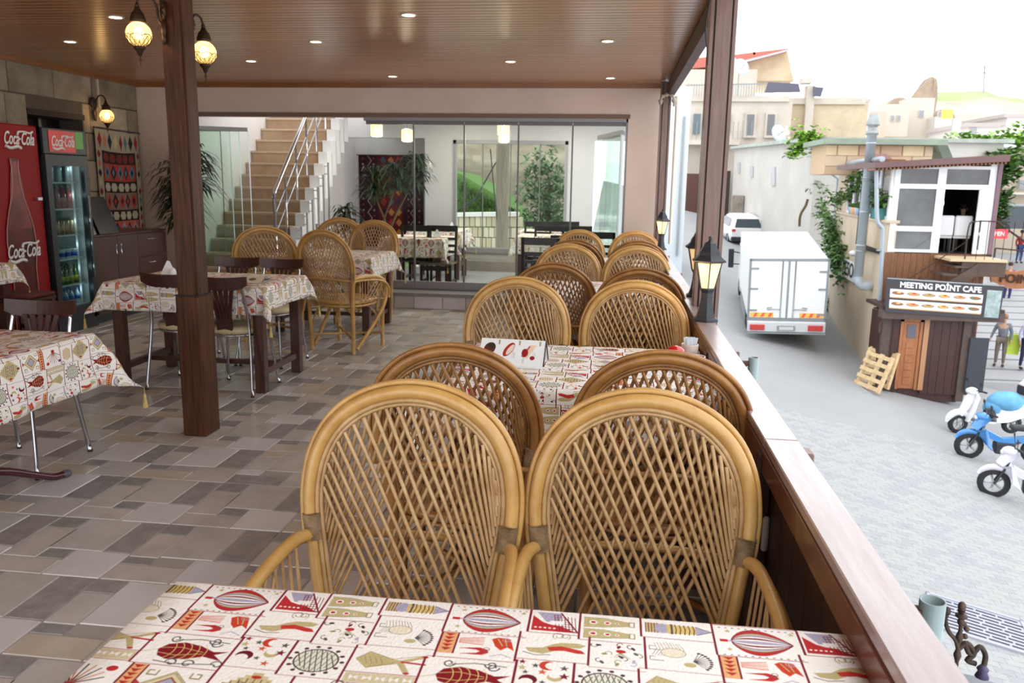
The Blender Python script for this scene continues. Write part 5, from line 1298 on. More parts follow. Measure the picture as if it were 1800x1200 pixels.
MB().tube(smooth_path([O(1695, 1128), O(1706, 1150), O(1722, 1136), O(1732, 1150), O(1730, 1168)], 4), .0055, 7).build('scroll', IRN, t)
MB().lathe([(.003, 0), (.012, -.012), (.009, -.018), (.014, -.03), (.006, -.034)], 10, O(1729, 1166)).build('flower_head', mat('bluish enamel', (84, 76, 110), .5, 0, .4, 20), t)
for q in ((1694, 1096), (1699, 1105), (1696, 1118)): MB().ball(O(*q), .006).build('leaf', IRN, t)
t = thing('street_lamp', 'grey round lamp top just below the iron ornament', 'street lamp'); qq = O(1715, 1225)
MB().lathe([(.10, -.14), (.10, -.01), (.085, .0), (.001, .012)], 20, qq).build('lamp_cap', mat('weathered lamp cap', (128, 134, 140), .6, 0, .2, 10), t); MB().tube([qq-Vector((0, 0, .13)), (qq.x, qq.y, gz(qq.x, qq.y)-.1)], .045, 12).build('pole', _M['weathered lamp cap'], t)

# =================================================================== TRUCK
def wheel(parent, c, r, w, axis='X', rim=(190, 190, 194), spokes=0):
    T = Matrix.Rotation(PI/2, 4, 'Y')
    ty = bpy.data.materials.get('tyre') or mat('tyre', (40, 40, 44), .8)
    rm = bpy.data.materials.get('wheel rim') or mat('wheel rim', (176, 178, 182), .35, .7)
    o = MB().lathe([(r*.62, -w/2), (r*.9, -w/2), (r, -w*.3), (r, w*.3), (r*.9, w/2), (r*.62, w/2), (r*.62, -w/2)], 20, c, T=T, cap=False).build('wheel', ty, parent)
    mb = MB()
    if spokes:
        mb.lathe([(r*.12, -w*.4), (r*.12, w*.4)], 10, c, T=T)
        for k in range(spokes):
            a = 2*PI*k/spokes; mb.tube([Vector(c), Vector(c)+Vector((0, math.cos(a)*r*.64, math.sin(a)*r*.64))], r*.07, 5)
        mb.tube([Vector(c)+Vector((0, math.cos(a)*r*.64, math.sin(a)*r*.64)) for a in [2*PI*i/20 for i in range(20)]], r*.06, 6, closed=True)
    else: mb.lathe([(.001, -w*.42), (r*.3, -w*.45), (r*.6, -w*.3), (r*.62, w*.3), (r*.3, w*.45), (.001, w*.42)], 16, c, T=T)
    mb.build('rim', rm, o); return o
TW = mat('truck white', (240, 242, 244), .35); TG = mat('truck grey trim', (150, 156, 160), .4, .4); DK = mat('dark plastic', (44, 46, 52), .6)
A = atY(1322, 452, 23.5)
t = thing('box_truck', 'white box truck parked in the lane, seen from behind and above', 'truck', (A.x+1.05, 23.5, A.z-1.70))
t.rotation_euler = (math.atan(.115), -.03, -.085)
BX = MB().box(-1.05, 1.05, 0, 4.5, .0, 1.70, ch=.03).build('cargo_box', TW, t)
for x0, x1, z0, z1 in ((-1.06, -1.0, -.02, 1.71), (1.0, 1.06, -.02, 1.71)): MB().box(x0, x1, -.03, .03, z0, z1).build('corner_post', TG, t)
MB().box(-1.06, 1.06, -.03, .03, 1.65, 1.72).build('top_frame', TG, t); MB().box(-1.06, 1.06, -.03, .03, -.05, .02).build('bottom_frame', TG, t)
for sg in (-1, 1):
    d = MB().box(*((sg*.02, sg*1.0) if sg > 0 else (-1.0, -.02)), -.05, -.01, .03, 1.64, ch=.008).build('rear_door', TW, t)
    MB().tube([(sg*.17, -.07, .02), (sg*.17, -.07, 1.66)], .016, 6).build('lock_rod', TG, d)
    MB().tube([(sg*.17, -.08, .28), (sg*.36, -.09, .29), (sg*.52, -.09, .27), (sg*.54, -.09, .32), (sg*.40, -.09, .34)], .012, 5).build('handle', TG, d)
    for z in (.22, .84, 1.42) if sg < 0 else (.12, .84, 1.34): MB().box(min(sg*1.03, sg*.80), max(sg*1.03, sg*.80), -.07, -.05, z, z+.05).build('hinge', TG, d)
    m2 = MB()
    MB().box(min(sg*.35, sg*.98), max(sg*.35, sg*.98), -.062, -.055, .05, .18).build('reflector_plate', mat('yellow reflector', (244, 196, 90), .4), d)
    for k in range(3):
        x = sg*(.45+k*.2); m2.prism([(x-.06, -.066, .055), (x+.02, -.066, .055), (x+.08, -.066, .175), (x+.0, -.066, .175)], (0, .004, 0))
    m2.build('red_stripes', mat('red reflector', (236, 96, 70), .4), d)
    MB().box(min(sg*.58, sg*.98), max(sg*.58, sg*.98), -.20, -.14, -.30, -.14, ch=.01).build('tail_light', mat('tail light red', (196, 66, 60), .25), t)
MB().box(-.03, .03, -.055, -.02, .02, 1.66).build('centre_seal', TG, t)
MB().box(-1.05, 1.05, -.16, .02, -.36, -.06, ch=.02).build('bumper', mat('bumper white grey', (206, 210, 212), .5), t)
MB().box(-1.05, 1.05, -.2, 0, -.40, -.36).build('bumper_edge', TG, t)
pl = MB().box(-.24, .24, -.19, -.165, -.30, -.17).build('number_plate', TG, t)
MB().box(-.19, .19, -.20, -.19, -.28, -.19).build('plate_face', mat('plate white', (206, 206, 210), .5), pl)
MB().box(-.95, .95, 0, 4.5, -.2, 0).box(-.45, .45, -.1, 6.0, -.4, -.2).build('chassis', DK, t)
MB().box(-1.04, -1.0, 1.2, 3.6, -.5, -.1).build('side_guard', TG, t); MB().box(1.0, 1.04, 1.2, 3.6, -.5, -.1).build('side_guard', TG, t)
MB().prism([(-1.0, 4.6, -.35), (-1.0, 6.1, -.35), (-1.0, 6.15, .3), (-1.0, 5.6, 1.12), (-1.0, 4.6, 1.15)], (2.0, 0, 0)).build('cab', TW, t)
MB().box(-1.005, -.995, 4.9, 5.6, .45, 1.05).build('cab_window', mat('car glass', (60, 72, 80), .1), t)
MB().tube([(-1.0, 5.5, .8), (-1.25, 5.45, .85)], .02, 5).tube([(-1.0, 5.5, .4), (-1.25, 5.45, .42)], .02, 5).box(-1.38, -1.2, 5.38, 5.46, .3, .95, ch=.02).build('side_mirror', DK, t)
for x, y in ((-.9, 1.0), (.9, 1.0), (-.9, 5.2), (.9, 5.2)): wheel(t, (x, y, -.33), .31, .22)

# =================================================================== SUV
c = gp(1313, 434)
t = thing('white_car', 'white car with dark rear window parked beyond the truck', 'car', (c.x, c.y+.1, c.z)); t.rotation_euler = (math.atan(.09), 0, .10); t.scale = (.92,)*3
prof = [(0, .35), (-.05, .6), (.02, 1.02), (.25, 1.5), (.7, 1.62), (2.3, 1.60), (3.05, 1.1), (4.15, .95), (4.35, .7), (4.35, .35)]
mb = MB(); k = len(prof)
secs = [(-.88, .86), (-.93, 1), (.93, 1), (.88, .86)]
body = [(-.90, .3), (-.95, .62), (-.93, .98), (-.72, 1.55), (-.5, 1.63), (.5, 1.63), (.72, 1.55), (.93, .98), (.95, .62), (.90, .3)]
def sec(y, top, wsc=1):  # cross section scaled to a roof height
    out = []
    for x, z in body:
        zz = z if z < .99 else .98+(z-.98)*max(0, (top-.98))/.65
        out.append((x*wsc, y, zz))
    return out
S_ = [(0.0, 1.0, .90), (.03, 1.02, .97), (.35, 1.53, 1), (.8, 1.62, 1), (2.2, 1.60, 1), (2.95, 1.12, 1), (3.3, 1.02, .99), (4.1, .99, .94), (4.35, .985, .82)]
rings = []
for y, tp, ws in S_:
    n = len(mb.v); mb.v += sec(y, tp, ws); rings.append(n)
for a, b in zip(rings[:-1], rings[1:]):
    for i in range(len(body)-1): mb._f((a+i, a+i+1, b+i+1, b+i), True)
    mb._f((a+9, a, b, b+9))
mb._f([rings[0]+i for i in range(9, -1, -1)]); mb._f([rings[-1]+i for i in range(10)])
mb.build('body', TW, t)
CG = _M['car glass']
MB().quad((-.72, .055, 1.06), (.72, .055, 1.06), (.60, .31, 1.50), (-.60, .31, 1.50)).prism([(-.74, .04, 1.06), (.74, .04, 1.06), (.60, .315, 1.50), (-.60, .315, 1.50)], (0, -.012, .004)).build('rear_window', CG, t)
for sg in (-1, 1):
    MB().prism([(sg*.935, .55, 1.05), (sg*.935, 2.75, 1.05), (sg*.79, 2.2, 1.46), (sg*.77, .75, 1.46)], (sg*.012, 0, 0)).build('side_window', CG, t)
    MB().box(min(sg*.70, sg*.90), max(sg*.70, sg*.90), -.045, .1, .84, .98, ch=.01).build('tail_light', mat('car red light', (206, 60, 66), .25), t)
    MB().box(min(sg*.95, sg*1.12), max(sg*.95, sg*1.12), 2.6, 2.7, 1.0, 1.14, ch=.02).build('side_mirror', DK, t)
    MB().tube([(sg*.62, .7, 1.62), (sg*.62, .75, 1.66), (sg*.62, 2.1, 1.65), (sg*.62, 2.2, 1.6)], .015, 5).build('roof_rail', TG, t)
MB().box(-.9, .9, -.08, .1, .30, .55, ch=.03).build('bumper', DK, t); MB().box(-.25, .25, -.09, -.07, .68, .80).build('number_plate', _M['plate white'], t)
for x, y in ((-.84, .75), (.84, .75), (-.84, 3.45), (.84, 3.45)): wheel(t, (x, y, .34), .34, .22)

# =================================================================== SCOOTERS
def scooter(loc, rz, label, body, kind, cover=None, box=False, sc=1):
    """points along +y (front)"""
    t = thing('scooter' if kind != 'moto' else 'motorbike', label, 'scooter' if kind != 'moto' else 'motorbike', loc, rz); t.scale = (sc,)*3
    B = mat(label[:18]+' paint', body, .25, coat=.5); K = DK
    r = .22 if kind == 'scooter' else .28; w = .10 if kind == 'scooter' else .08
    fy, ry = .62, -.62
    wheel(t, (0, fy, r), r, w, spokes=5); wheel(t, (0, ry, r), r, w*1.1, spokes=5)
    if kind == 'scooter':
        mb = MB(); N = 9
        for i in range(N):
            pass
        MB().lathe([(.001, -.075), (.10, -.07), (.27, -.05), (.28, 0), (.27, .05), (.10, .07), (.001, .075)], 18, (0, fy, r+.03), T=Matrix.Rotation(PI/2, 4, 'Y') @ Matrix.Diagonal((1, 1, 1, 1))).build('front_mudguard', B, t) if False else None
        P = [(0, fy+.27*math.cos(a), r+.27*math.sin(a)) for a in [.15+i*.28 for i in range(10)]]
        MB().tube(P, [.03, .06, .075, .08, .08, .08, .078, .07, .06, .04], 8, sx=1).build('front_mudguard', B, t)
        MB().prism([(-.15, .50, .30), (.15, .50, .30), (.20, .42, .55), (.19, .34, .86), (.08, .32, .93), (-.08, .32, .93), (-.19, .34, .86), (-.20, .42, .55)], (0, -.05, 0)).tube([(0, .60, .42), (0, .50, .60), (0, .42, .80), (0, .36, .95)], [.07, .10, .11, .07], 10).build('front_shield', B, t)
        MB().ball((0, .38, .98), .13, .12, .09, 14, 8).build('headset', B, t)
        MB().ball((0, .49, .99), .06, .03, .055).build('headlight', mat('headlight glass', (216, 220, 220), .1), t)
        MB().box(-.16, .16, -.20, .38, .25, .30, ch=.02).build('floorboard', B, t); MB().box(-.13, .13, -.16, .33, .301, .315).build('floor_mat', mat('grey rubber mat', (96, 104, 118), .8), t)
        MB().prism([(-.17, -.18, .28), (-.17, -.12, .55), (-.17, -.30, .70), (-.17, -.85, .72), (-.17, -.98, .58), (-.17, -.80, .42), (-.17, -.45, .30)], (.34, 0, 0)).build('rear_body', B, t)
        MB().box(-.14, .14, -.85, -.14, .71, .80, ch=.03).build('seat', K, t)
        MB().tube([(.0, -.05, .28), (.10, -.05, .03)], .012, 5).build('side_stand', K, t)
    else:
        P = [(0, fy+.31*math.cos(a), r+.31*math.sin(a)) for a in [.5+i*.24 for i in range(9)]]
        MB().tube(P, [.03, .045, .055, .06, .06, .06, .055, .05, .04], 8).build('front_mudguard', B, t)
        MB().tube([(.07, fy, r), (.06, .46, .62), (.05, .38, .88)], .022, 7).tube([(-.07, fy, r), (-.06, .46, .62), (-.05, .38, .88)], .022, 7).build('fork', K, t)
        MB().prism([(-.04, .56, .62), (-.20, .40, .70), (-.22, .34, .35), (-.14, .22, .25), (-.06, .30, .45)], (.0, -.03, .0)).prism([(.04, .56, .62), (.20, .40, .70), (.22, .34, .35), (.14, .22, .25), (.06, .30, .45)], (.0, -.03, .0)).tube([(0, .56, .66), (0, .44, .84), (0, .30, .92)], [.09, .12, .07], 10).build('leg_shield', B, t)
        MB().ball((0, .44, .93), .13, .13, .09, 14, 8).build('headset', B, t)
        MB().ball((0, .55, .90), .075, .035, .05).build('headlight', _M.get('headlight glass') or mat('headlight glass', (216, 220, 220), .1), t)
        MB().prism([(-.07, .34, .66), (-.07, .0, .50), (-.07, -.5, .60), (-.07, -.95, .78), (-.07, -.95, .66), (-.07, -.4, .45), (-.07, .0, .38), (-.07, .3, .5)], (.14, 0, 0)).build('frame_cover', B, t)
        MB().box(-.12, .12, -.85, -.10, .70, .80, ch=.03).build('seat', K, t)
        MB().box(-.12, .12, -.22, .16, .18, .42, ch=.03).build('engine', K, t)
    MB().tube([(-.33, .26, 1.02), (-.20, .33, 1.03), (0, .36, 1.0), (.20, .33, 1.03), (.33, .26, 1.02)], .014, 6).build('handlebar', K, t)
    for sg in (-1, 1):
        MB().tube([(sg*.34, .25, 1.02), (sg*.23, .31, 1.03)], .022, 7).build('grip', K, t)
        MB().tube([(sg*.2, .34, 1.04), (sg*.26, .36, 1.17)], .007, 5).box(sg*.27-.06, sg*.27+.06, .35, .37, 1.15, 1.23, ch=.01).build('mirror', K, t)
    MB().tube([(.11, -.25, .22), (.13, -.6, .24), (.14, -.9, .30)], [.03, .045, .045], 8).build('exhaust', TG, t)
    if cover:
        MB().ball((0, -.42, .74), .26, .42, .24, 18, 10).ball((.02, -.15, .60), .22, .2, .22, 14, 8).build('seat_cover', mat('blue nylon cover', cover, .7, 0, 1, 3, c2=tuple(int(v*.8) for v in cover), bump=.5), t)
        MB().ball((-.16, .03, .50), .14, .13, .12).build('dark_bag', mat('black helmet', (24, 22, 28), .5), t)
    if box:
        MB().box(-.25, .25, -1.25, -.78, .86, 1.22, ch=.09).build('top_box', B, t)
        MB().box(-.20, .20, -.80, -.76, .90, 1.1, ch=.03).build('back_pad', K, t)
    return t
a = gp(1678, 757); scooter((a.x+.60, a.y-.05, a.z), 1.72, 'white scooter with blue cover over the seat and white top box', (232, 232, 236), 'scooter', (110, 180, 226), True, 1.0)
a = gp(1710, 812); scooter((a.x+.60, a.y+.16, a.z), 1.42, 'blue motorbike between the two white ones', (70, 140, 206), 'moto', None, False, 1.0)
a = gp(1762, 888); scooter((a.x+.58, a.y+.22, a.z), 1.25, 'white and purple motorbike at the right edge, nearest of the three', (214, 212, 228), 'moto', None, False, 1.0)

# =================================================================== PEOPLE
def person(loc, rz, label, h, shirt, pants, hair, skin=(200, 160, 136), pose=None, extra=None):
    t = thing('person', label, 'person', loc, rz); s = h/1.75; t.scale = (s,)*3
    P = dict(pel=(0, 0, .93), wst=(0, 0, 1.07), chs=(0, .01, 1.30), nck=(0, .0, 1.47), hd0=(0, .01, 1.55), hd1=(0, .02, 1.68),
             ls=(-.17, 0, 1.40), le=(-.24, -.02, 1.13), lw=(-.25, .08, .90), lh=(-.25, .10, .80), rs=(.17, 0, 1.40), re=(.24, -.02, 1.13), rw=(.25, .08, .90), rh=(.25, .10, .80),
             lp=(-.09, 0, .90), lk=(-.10, .03, .50), la=(-.10, -.02, .08), lt=(-.11, .12, .03), rp=(.09, 0, .90), rk=(.11, .03, .50), ra=(.12, -.02, .08), rt=(.13, .12, .03))
    if pose: P.update(pose)
    R = dict(pel=.145, wst=.125, chs=.15, nck=.055, hd0=.075, hd1=.095, ls=.065, le=.045, lw=.03, lh=.035, rs=.065, re=.045, rw=.03, rh=.035, lp=.095, lk=.06, la=.04, lt=.035, rp=.095, rk=.06, ra=.04, rt=.035)
    def skin_(name, edges, m, infl=1, parent=t):
        ks = []
        for a_, b_ in edges:
            for k in (a_, b_):
                if k not in ks: ks.append(k)
        me = bpy.data.meshes.new(name); me.from_pydata([P[k] for k in ks], [(ks.index(a_), ks.index(b_)) for a_, b_ in edges], [])
        o = bpy.data.objects.new(name, me); COL.objects.link(o); o.parent = parent
        md = o.modifiers.new('skin', 'SKIN'); sv = me.skin_vertices[0].data
        for i, k in enumerate(ks):
            r = R[k]*infl*(.86 if name == 'body' and k in ('pel', 'wst', 'chs', 'ls', 'rs', 'lp', 'rp') else 1); sv[i].radius = (r, r*.8 if k in ('pel', 'wst', 'chs') else r)
        sv[0].use_root = True
        o.modifiers.new('sub', 'SUBSURF').levels = 1; o.modifiers['sub'].render_levels = 1
        me.materials.append(m); md.use_smooth_shade = True; return o
    sk = mat(label[:12]+' skin', skin, .6)
    skin_('body', [('pel', 'wst'), ('wst', 'chs'), ('chs', 'nck'), ('nck', 'hd0'), ('hd0', 'hd1'), ('chs', 'ls'), ('ls', 'le'), ('le', 'lw'), ('lw', 'lh'), ('chs', 'rs'), ('rs', 're'), ('re', 'rw'), ('rw', 'rh'), ('pel', 'lp'), ('lp', 'lk'), ('lk', 'la'), ('la', 'lt'), ('pel', 'rp'), ('rp', 'rk'), ('rk', 'ra'), ('ra', 'rt')], sk, .93)
    skin_('shirt', [('pel', 'wst'), ('wst', 'chs'), ('chs', 'ls'), ('ls', 'le'), ('le', 'lw'), ('chs', 'rs'), ('rs', 're'), ('re', 'rw')], mat(label[:12]+' shirt', shirt, .85, 0, .2, 8), 1.12)
    skin_('trousers', [('pel', 'lp'), ('lp', 'lk'), ('lk', 'la'), ('pel', 'rp'), ('rp', 'rk'), ('rk', 'ra')], mat(label[:12]+' trousers', pants, .85, 0, .2, 8), 1.14)
    h1 = Vector(P['hd1'])
    MB().ball(h1+Vector((0, -.03, .03)), .105, .11, .10, 12, 8).build('hair', mat(label[:12]+' hair', hair, .7), t)
    hm = MB(); hm.ball(h1+Vector((0, .095, -.05)), .014, .02, .02, 6, 4)
    for sg in (-1, 1): hm.ball(h1+Vector((sg*.095, 0, -.04)), .015, .02, .028, 6, 4)
    hm.build('nose_and_ears', sk, t)
    fm = MB()
    for sg in (-1, 1): fm.ball(h1+Vector((sg*.035, .088, -.02)), .012, .008, .008, 6, 4)
    fm.build('eyes', mat(label[:12]+' eyes', (40, 30, 26), .4), t)
    for k in ('lt', 'rt'):
        MB().ball(Vector(P[k])+Vector((0, -.03, .015)), .05, .12, .045, 10, 6).build('shoe', mat(label[:12]+' shoe', (50, 46, 48), .6), t)
    for k, w_ in (('lh', 'lw'), ('rh', 'rw')):
        d = (Vector(P[k])-Vector(P[w_])).normalized(); mb = MB()
        for f in range(4): mb.tube([Vector(P[k])+Vector((0, -.024+f*.016, 0)), Vector(P[k])+Vector((0, -.024+f*.016, 0))+d*(.07-.006*abs(f-1.5))], [.010, .007], 5)
        mb.tube([Vector(P[k])+Vector((0, .02, .02)), Vector(P[k])+Vector((0, .05, 0))+d*.03], [.011, .008], 5); mb.build('fingers', sk, t)
    return t
a = atz(1757, 643, -3.75)
pz = dict(rs=(.19, -.02, 1.38), re=(.28, -.06, 1.12), rw=(.34, .02, .9), rh=(.36, .04, .82), hd0=(0, .05, 1.54), hd1=(0, .10, 1.65), rk=(.11, .05, .5))
person((a.x-.02, a.y, a.z), -.5+PI, 'person in grey top and khaki trousers holding a yellow green bag', 1.6, (128, 134, 146), (126, 116, 106), (150, 110, 90), pose=pz)
mb = MB().prism([(-.16, 0, 0), (.16, 0, 0), (.19, 0, -.30), (.15, 0, -.62), (-.18, 0, -.60), (-.19, 0, -.25)], (.03, .10, 0)).tube([(-.06, .05, 0), (-.03, .05, .10), (.03, .05, .10), (.06, .05, 0)], .01, 5)
q = atY(1785, 588, a.y-.1); tag(mb.build('shopping_bag', mat('yellow green plastic', (196, 222, 70), .5, 0, .15, 4), loc=(q.x, q.y, q.z)), 'yellow green bag carried by the person in grey', 'bag')
a = atz(1793, 648, -3.75); person((a.x+.10, a.y, a.z), PI, 'person in lavender top and dark jeans at the right edge', 1.62, (196, 190, 220), (40, 48, 78), (60, 36, 50))
a = gp(1712, 505); a = atY(1712, 505, 27); person((a.x, 27, a.z), PI, 'person in white with black backpack beside the wooden stairs', 1.65, (226, 226, 226), (46, 44, 50), (70, 50, 40))
tag(MB().box(-.16, .16, -.1, .1, -.25, .22, ch=.05).build('backpack', mat('black nylon', (34, 34, 40), .7), loc=(a.x+.12, 26.75, a.z+1.2)), 'black backpack of the person beside the wooden stairs', 'backpack')
a = atY(1790, 462, 45); person((a.x, 45, a.z), PI, 'small far person in red jacket and blue jeans on the upper street', 1.65, (206, 60, 60), (60, 90, 150), (60, 40, 40))
a = atY(1768, 532, 36); person((a.x, 36, a.z), PI, 'small person in red top behind the hanging wooden sign', 1.65, (190, 40, 60), (56, 60, 110), (60, 40, 40))
# =================================================================== CREAM BUILDING WITH GLAZED CAFE
CRM = mat('cream render', (208, 194, 174), .9, 0, 1, .8, c2=(196, 178, 154), bump=.2, bscale=10)
WHR = mat('white render', (200, 196, 190), .9, 0, 1, .5, c2=(186, 182, 176), bump=.15, bscale=6)
PVC = mat('white window frame', (236, 238, 242), .35)
DGL = mat('dark glass with painted reflections', (112, 114, 118), .1, 0, 1, .6, c2=(62, 62, 66), spec=.7)  # light and dark noise paints cloudy reflections into the glass colour
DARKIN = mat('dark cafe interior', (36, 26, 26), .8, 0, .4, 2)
PLK = mat('brown cladding plank', (142, 96, 64), .6, 0, 1, 4, (6, 6, .8), c2=(112, 72, 46))
KBR = mat('kiosk dark brown plank', (72, 38, 32), .55, 0, 1, 4, (6, 6, .8), c2=(50, 28, 26))
KGR = mat('grey brown beam', (92, 78, 72), .8, 0, .3, 6)
bld = thing('cafe_building', 'cream building with glazed cafe upstairs, vine on its wall and brown roof', 'building')
# side wall along the lane (slightly turned), ledge, upper glazing
A0 = Vector((6.98, 22.35, 0)); A1 = Vector((7.75, 30.5, 0)); dA = (A1-A0)
zl = .62
def side(f0, f1, z0, z1, th, name, m, off=0, par=None):
    a = A0+dA*f0; b = A0+dA*f1; n = Vector((-dA.y, dA.x, 0)).normalized()
    a = a+n*off; b = b+n*off
    return MB().prism([(a.x, a.y, z0), (b.x, b.y, z0), (b.x, b.y, z1), (a.x, a.y, z1)], tuple(-n*th)).build(name, m, par or bld)
side(0, 1, -4.2, zl, .25, 'wall', CRM); side(-.01, 1.01, zl, zl+.07, .35, 'ledge', CRM, .06)
side(.75, 1, zl, 2.2, .2, 'wall', CRM)
cutf = [0, .16, .32, .48, .62, .75]
for a, b in zip(cutf[:-1], cutf[1:]):
    w_ = side(a, a+.02, zl+.07, 2.1, .08, 'window_frame', PVC); side(b-.02, b, zl+.07, 2.1, .08, 'window_frame', PVC); side(a+.02, b-.02, zl+.07, zl+.16, .08, 'window_frame', PVC); side(a+.02, b-.02, 2.0, 2.1, .08, 'window_frame', PVC)
    side(a+.02, b-.02, zl+.16, 2.0, .03, 'pane', DGL, -.03, w_)
side(-.02, 1.03, 2.1, 2.22, .5, 'eave', PLK, .25)
a = A0+dA*-.03; b = A0+dA*1.05; n = Vector((-dA.y, dA.x, 0)).normalized()*.32
gut = MB().tube([(a.x+n.x, a.y+n.y, 2.22), (b.x+n.x, b.y+n.y, 2.26)], .075, 8).build('gutter', mat('zinc gutter', (170, 180, 188), .4, .4), bld)
MB().tube([(b.x+n.x, b.y+n.y, 2.2), (b.x+n.x*.8, b.y+n.y, 2.0), (b.x+.05, b.y, 1.8), (b.x+.03, b.y, .2)], .05, 8).build('downspout', _M['zinc gutter'], bld)
for f, z in ((.33, 2.3), (.62, 2.33)): q = A0+dA*f; MB().prism([(q.x-.1, q.y-.5, z), (q.x-.1, q.y+.6, z), (q.x-.1, q.y+.1, z+.16)], (.5, 0, 0)).build('roof_flap', mat('red brown flap', (116, 66, 60), .7), bld)
# brick storey behind with green grey flat roof
BRK = [mat('tan block', (218, 194, 166), .9, 0, .12, 3), mat('pink block', (222, 186, 158), .9, 0, .12, 3), mat('yellow block', (240, 214, 176), .9, 0, .12, 3)]
x0, x1 = 8.35, 13.0
x0 = atY(1452, 270, 27).x; x1 = atY(1640, 270, 27).x
MB().box(x0, x1, 27.03, 29, 1.9, 2.80).build('upper_wall', mat('block joint', (196, 170, 140), .9), bld)
rr = random.Random(2)
for r_ in range(2):
    x = x0-.3*(r_ % 2)
    while x < x1:
        a, b = max(x, x0), min(x+.62, x1)
        if b-a > .1: MB().box(a+.012, b-.012, 27.0, 27.05, 2.16+r_*.32, 2.16+r_*.32+.30).build('block', rr.choice(BRK), bld)
        x += .64
MB().box(x0-.2, x1+.25, 26.6, 29.4, 2.80, 2.96).prism([(x1+.25, 26.6, 2.8), (x1+.8, 27.4, 2.35), (x1+.8, 29.0, 2.35), (x1+.25, 29.4, 2.8)], (-.3, 0, 0)).build('flat_roof', mat('green grey roofing', (150, 164, 148), .8, 0, .2, 2), bld)
# front facade (towards the camera)
YF = 22.35
def FXZ(x, y): q = atY(x, y, YF); return q.x, q.z
xl, xr = 7.0, FXZ(1742, 380)[0]
zb_ = -.12; zt_ = 2.0
vx = [FXZ(1578, 340)[0], FXZ(1648, 340)[0], FXZ(1663, 340)[0], xr]
MB().box(xl, vx[0]-.12, YF, YF+.2, zl, 2.05).build('corner_pier', CRM, bld)
MB().box(xl, xr, YF+2.6, YF+2.7, zb_, 2.2).box(xl, xr, YF, YF+2.6, zb_-.1, zb_).box(xr-.05, xr, YF+.1, YF+2.6, zb_, 2.2).build('room_shell', DARKIN, bld)
fr = MB()
fr.box(vx[0]-.12, vx[0]+.02, YF-.04, YF+.1, zb_, zt_+.1).box(vx[1]-.04, vx[1]+.16, YF-.04, YF+.1, zb_, zt_+.1).box(xr-.16, xr, YF-.04, YF+.1, zb_, zt_+.2)
fr.box(vx[0], xr-.01, YF-.055, YF+.09, zt_, zt_+.08).box(vx[0]-.02, xr-.01, YF-.055, YF+.09, 1.50, 1.62).box(vx[0]-.02, vx[1]+.02, YF-.055, YF+.09, .42, .55).box(vx[0]-.02, vx[1]+.02, YF-.055, YF+.09, zb_+.005, zb_+.08)
fr.build('window_frame', PVC, bld)
MB().box(vx[0]+.02, vx[1]-.04, YF, YF+.02, .55, 1.50).build('pane', DGL, bld); MB().box(vx[0]+.02, vx[1]-.04, YF, YF+.02, 1.62, zt_).build('pane', DGL, bld); MB().box(vx[1]+.16, xr-.16, YF, YF+.02, 1.62, zt_).build('pane', DGL, bld)
MB().box(vx[0]+.02, vx[1]-.04, YF, YF+.02, zb_+.08, .42).build('pane', DGL, bld)
MB().box(vx[0]+1.0-.04, vx[0]+1.15, YF-.02, YF-.01, 1.1, 1.2).build('notice', WHITE, bld)
# open door leaf at the right
dx0 = FXZ(1712, 400)[0]
d = MB().box(dx0, dx0+.08, YF-.09, YF-.03, zb_, 1.49).box(xr-.24, xr-.16, YF-.09, YF-.03, zb_, 1.49).box(dx0+.08, xr-.24, YF-.085, YF-.035, 1.42, 1.49).box(dx0+.08, xr-.24, YF-.085, YF-.035, .74, .84).box(dx0+.08, xr-.24, YF-.085, YF-.035, .35, .43).box(dx0+.08, xr-.24, YF-.085, YF-.035, zb_, zb_+.1).build('door', PVC, bld)
for z0, z1 in ((zb_+.1, .35), (.43, .74), (.84, 1.42)): MB().box(dx0+.08, xr-.24, YF-.07, YF-.05, z0, z1).build('pane', DGL if z0 < .8 else mat('pale door panel', (214, 220, 226), .3), d)
MB().box(xr, xr+.10, YF-.1, YF+2.7, zb_, 2.25).build('side_board', mat('mauve brown board', (120, 92, 104), .6), bld)
# brown roof sloping up to the right
a = atY(1538, 290, YF-.5); b = atY(1776, 278, YF-.5)
MB().prism([(a.x, YF-.5, a.z-.07), (b.x, YF-.5, b.z-.08), (b.x, YF-.5, b.z+.09), (a.x, YF-.5, a.z+.07)], (0, 3.6, 0)).build('roof', mat('brown sheet roof', (112, 84, 82), .6, 0, .2, 3), bld)
mb = MB()
for k in range(34):
    f = k/34; x = a.x+(b.x-a.x)*f; z = a.z+(b.z-a.z)*f-.10; mb.box(x, x+.05, YF-.46, YF+.1, z-.03, z+.02)
mb.build('rafter_ends', PLK, bld, kind='stuff')
# brown planks below
x = xl; k = 0
while x < xr-.05:
    w_ = .16; z1 = zl if x < vx[0]-.2 else zb_-.02
    MB().box(x+.004, min(x+w_, xr)-.004, YF-.03, YF+.02, -3.6, z1).build('plank', PLK, bld); x += w_
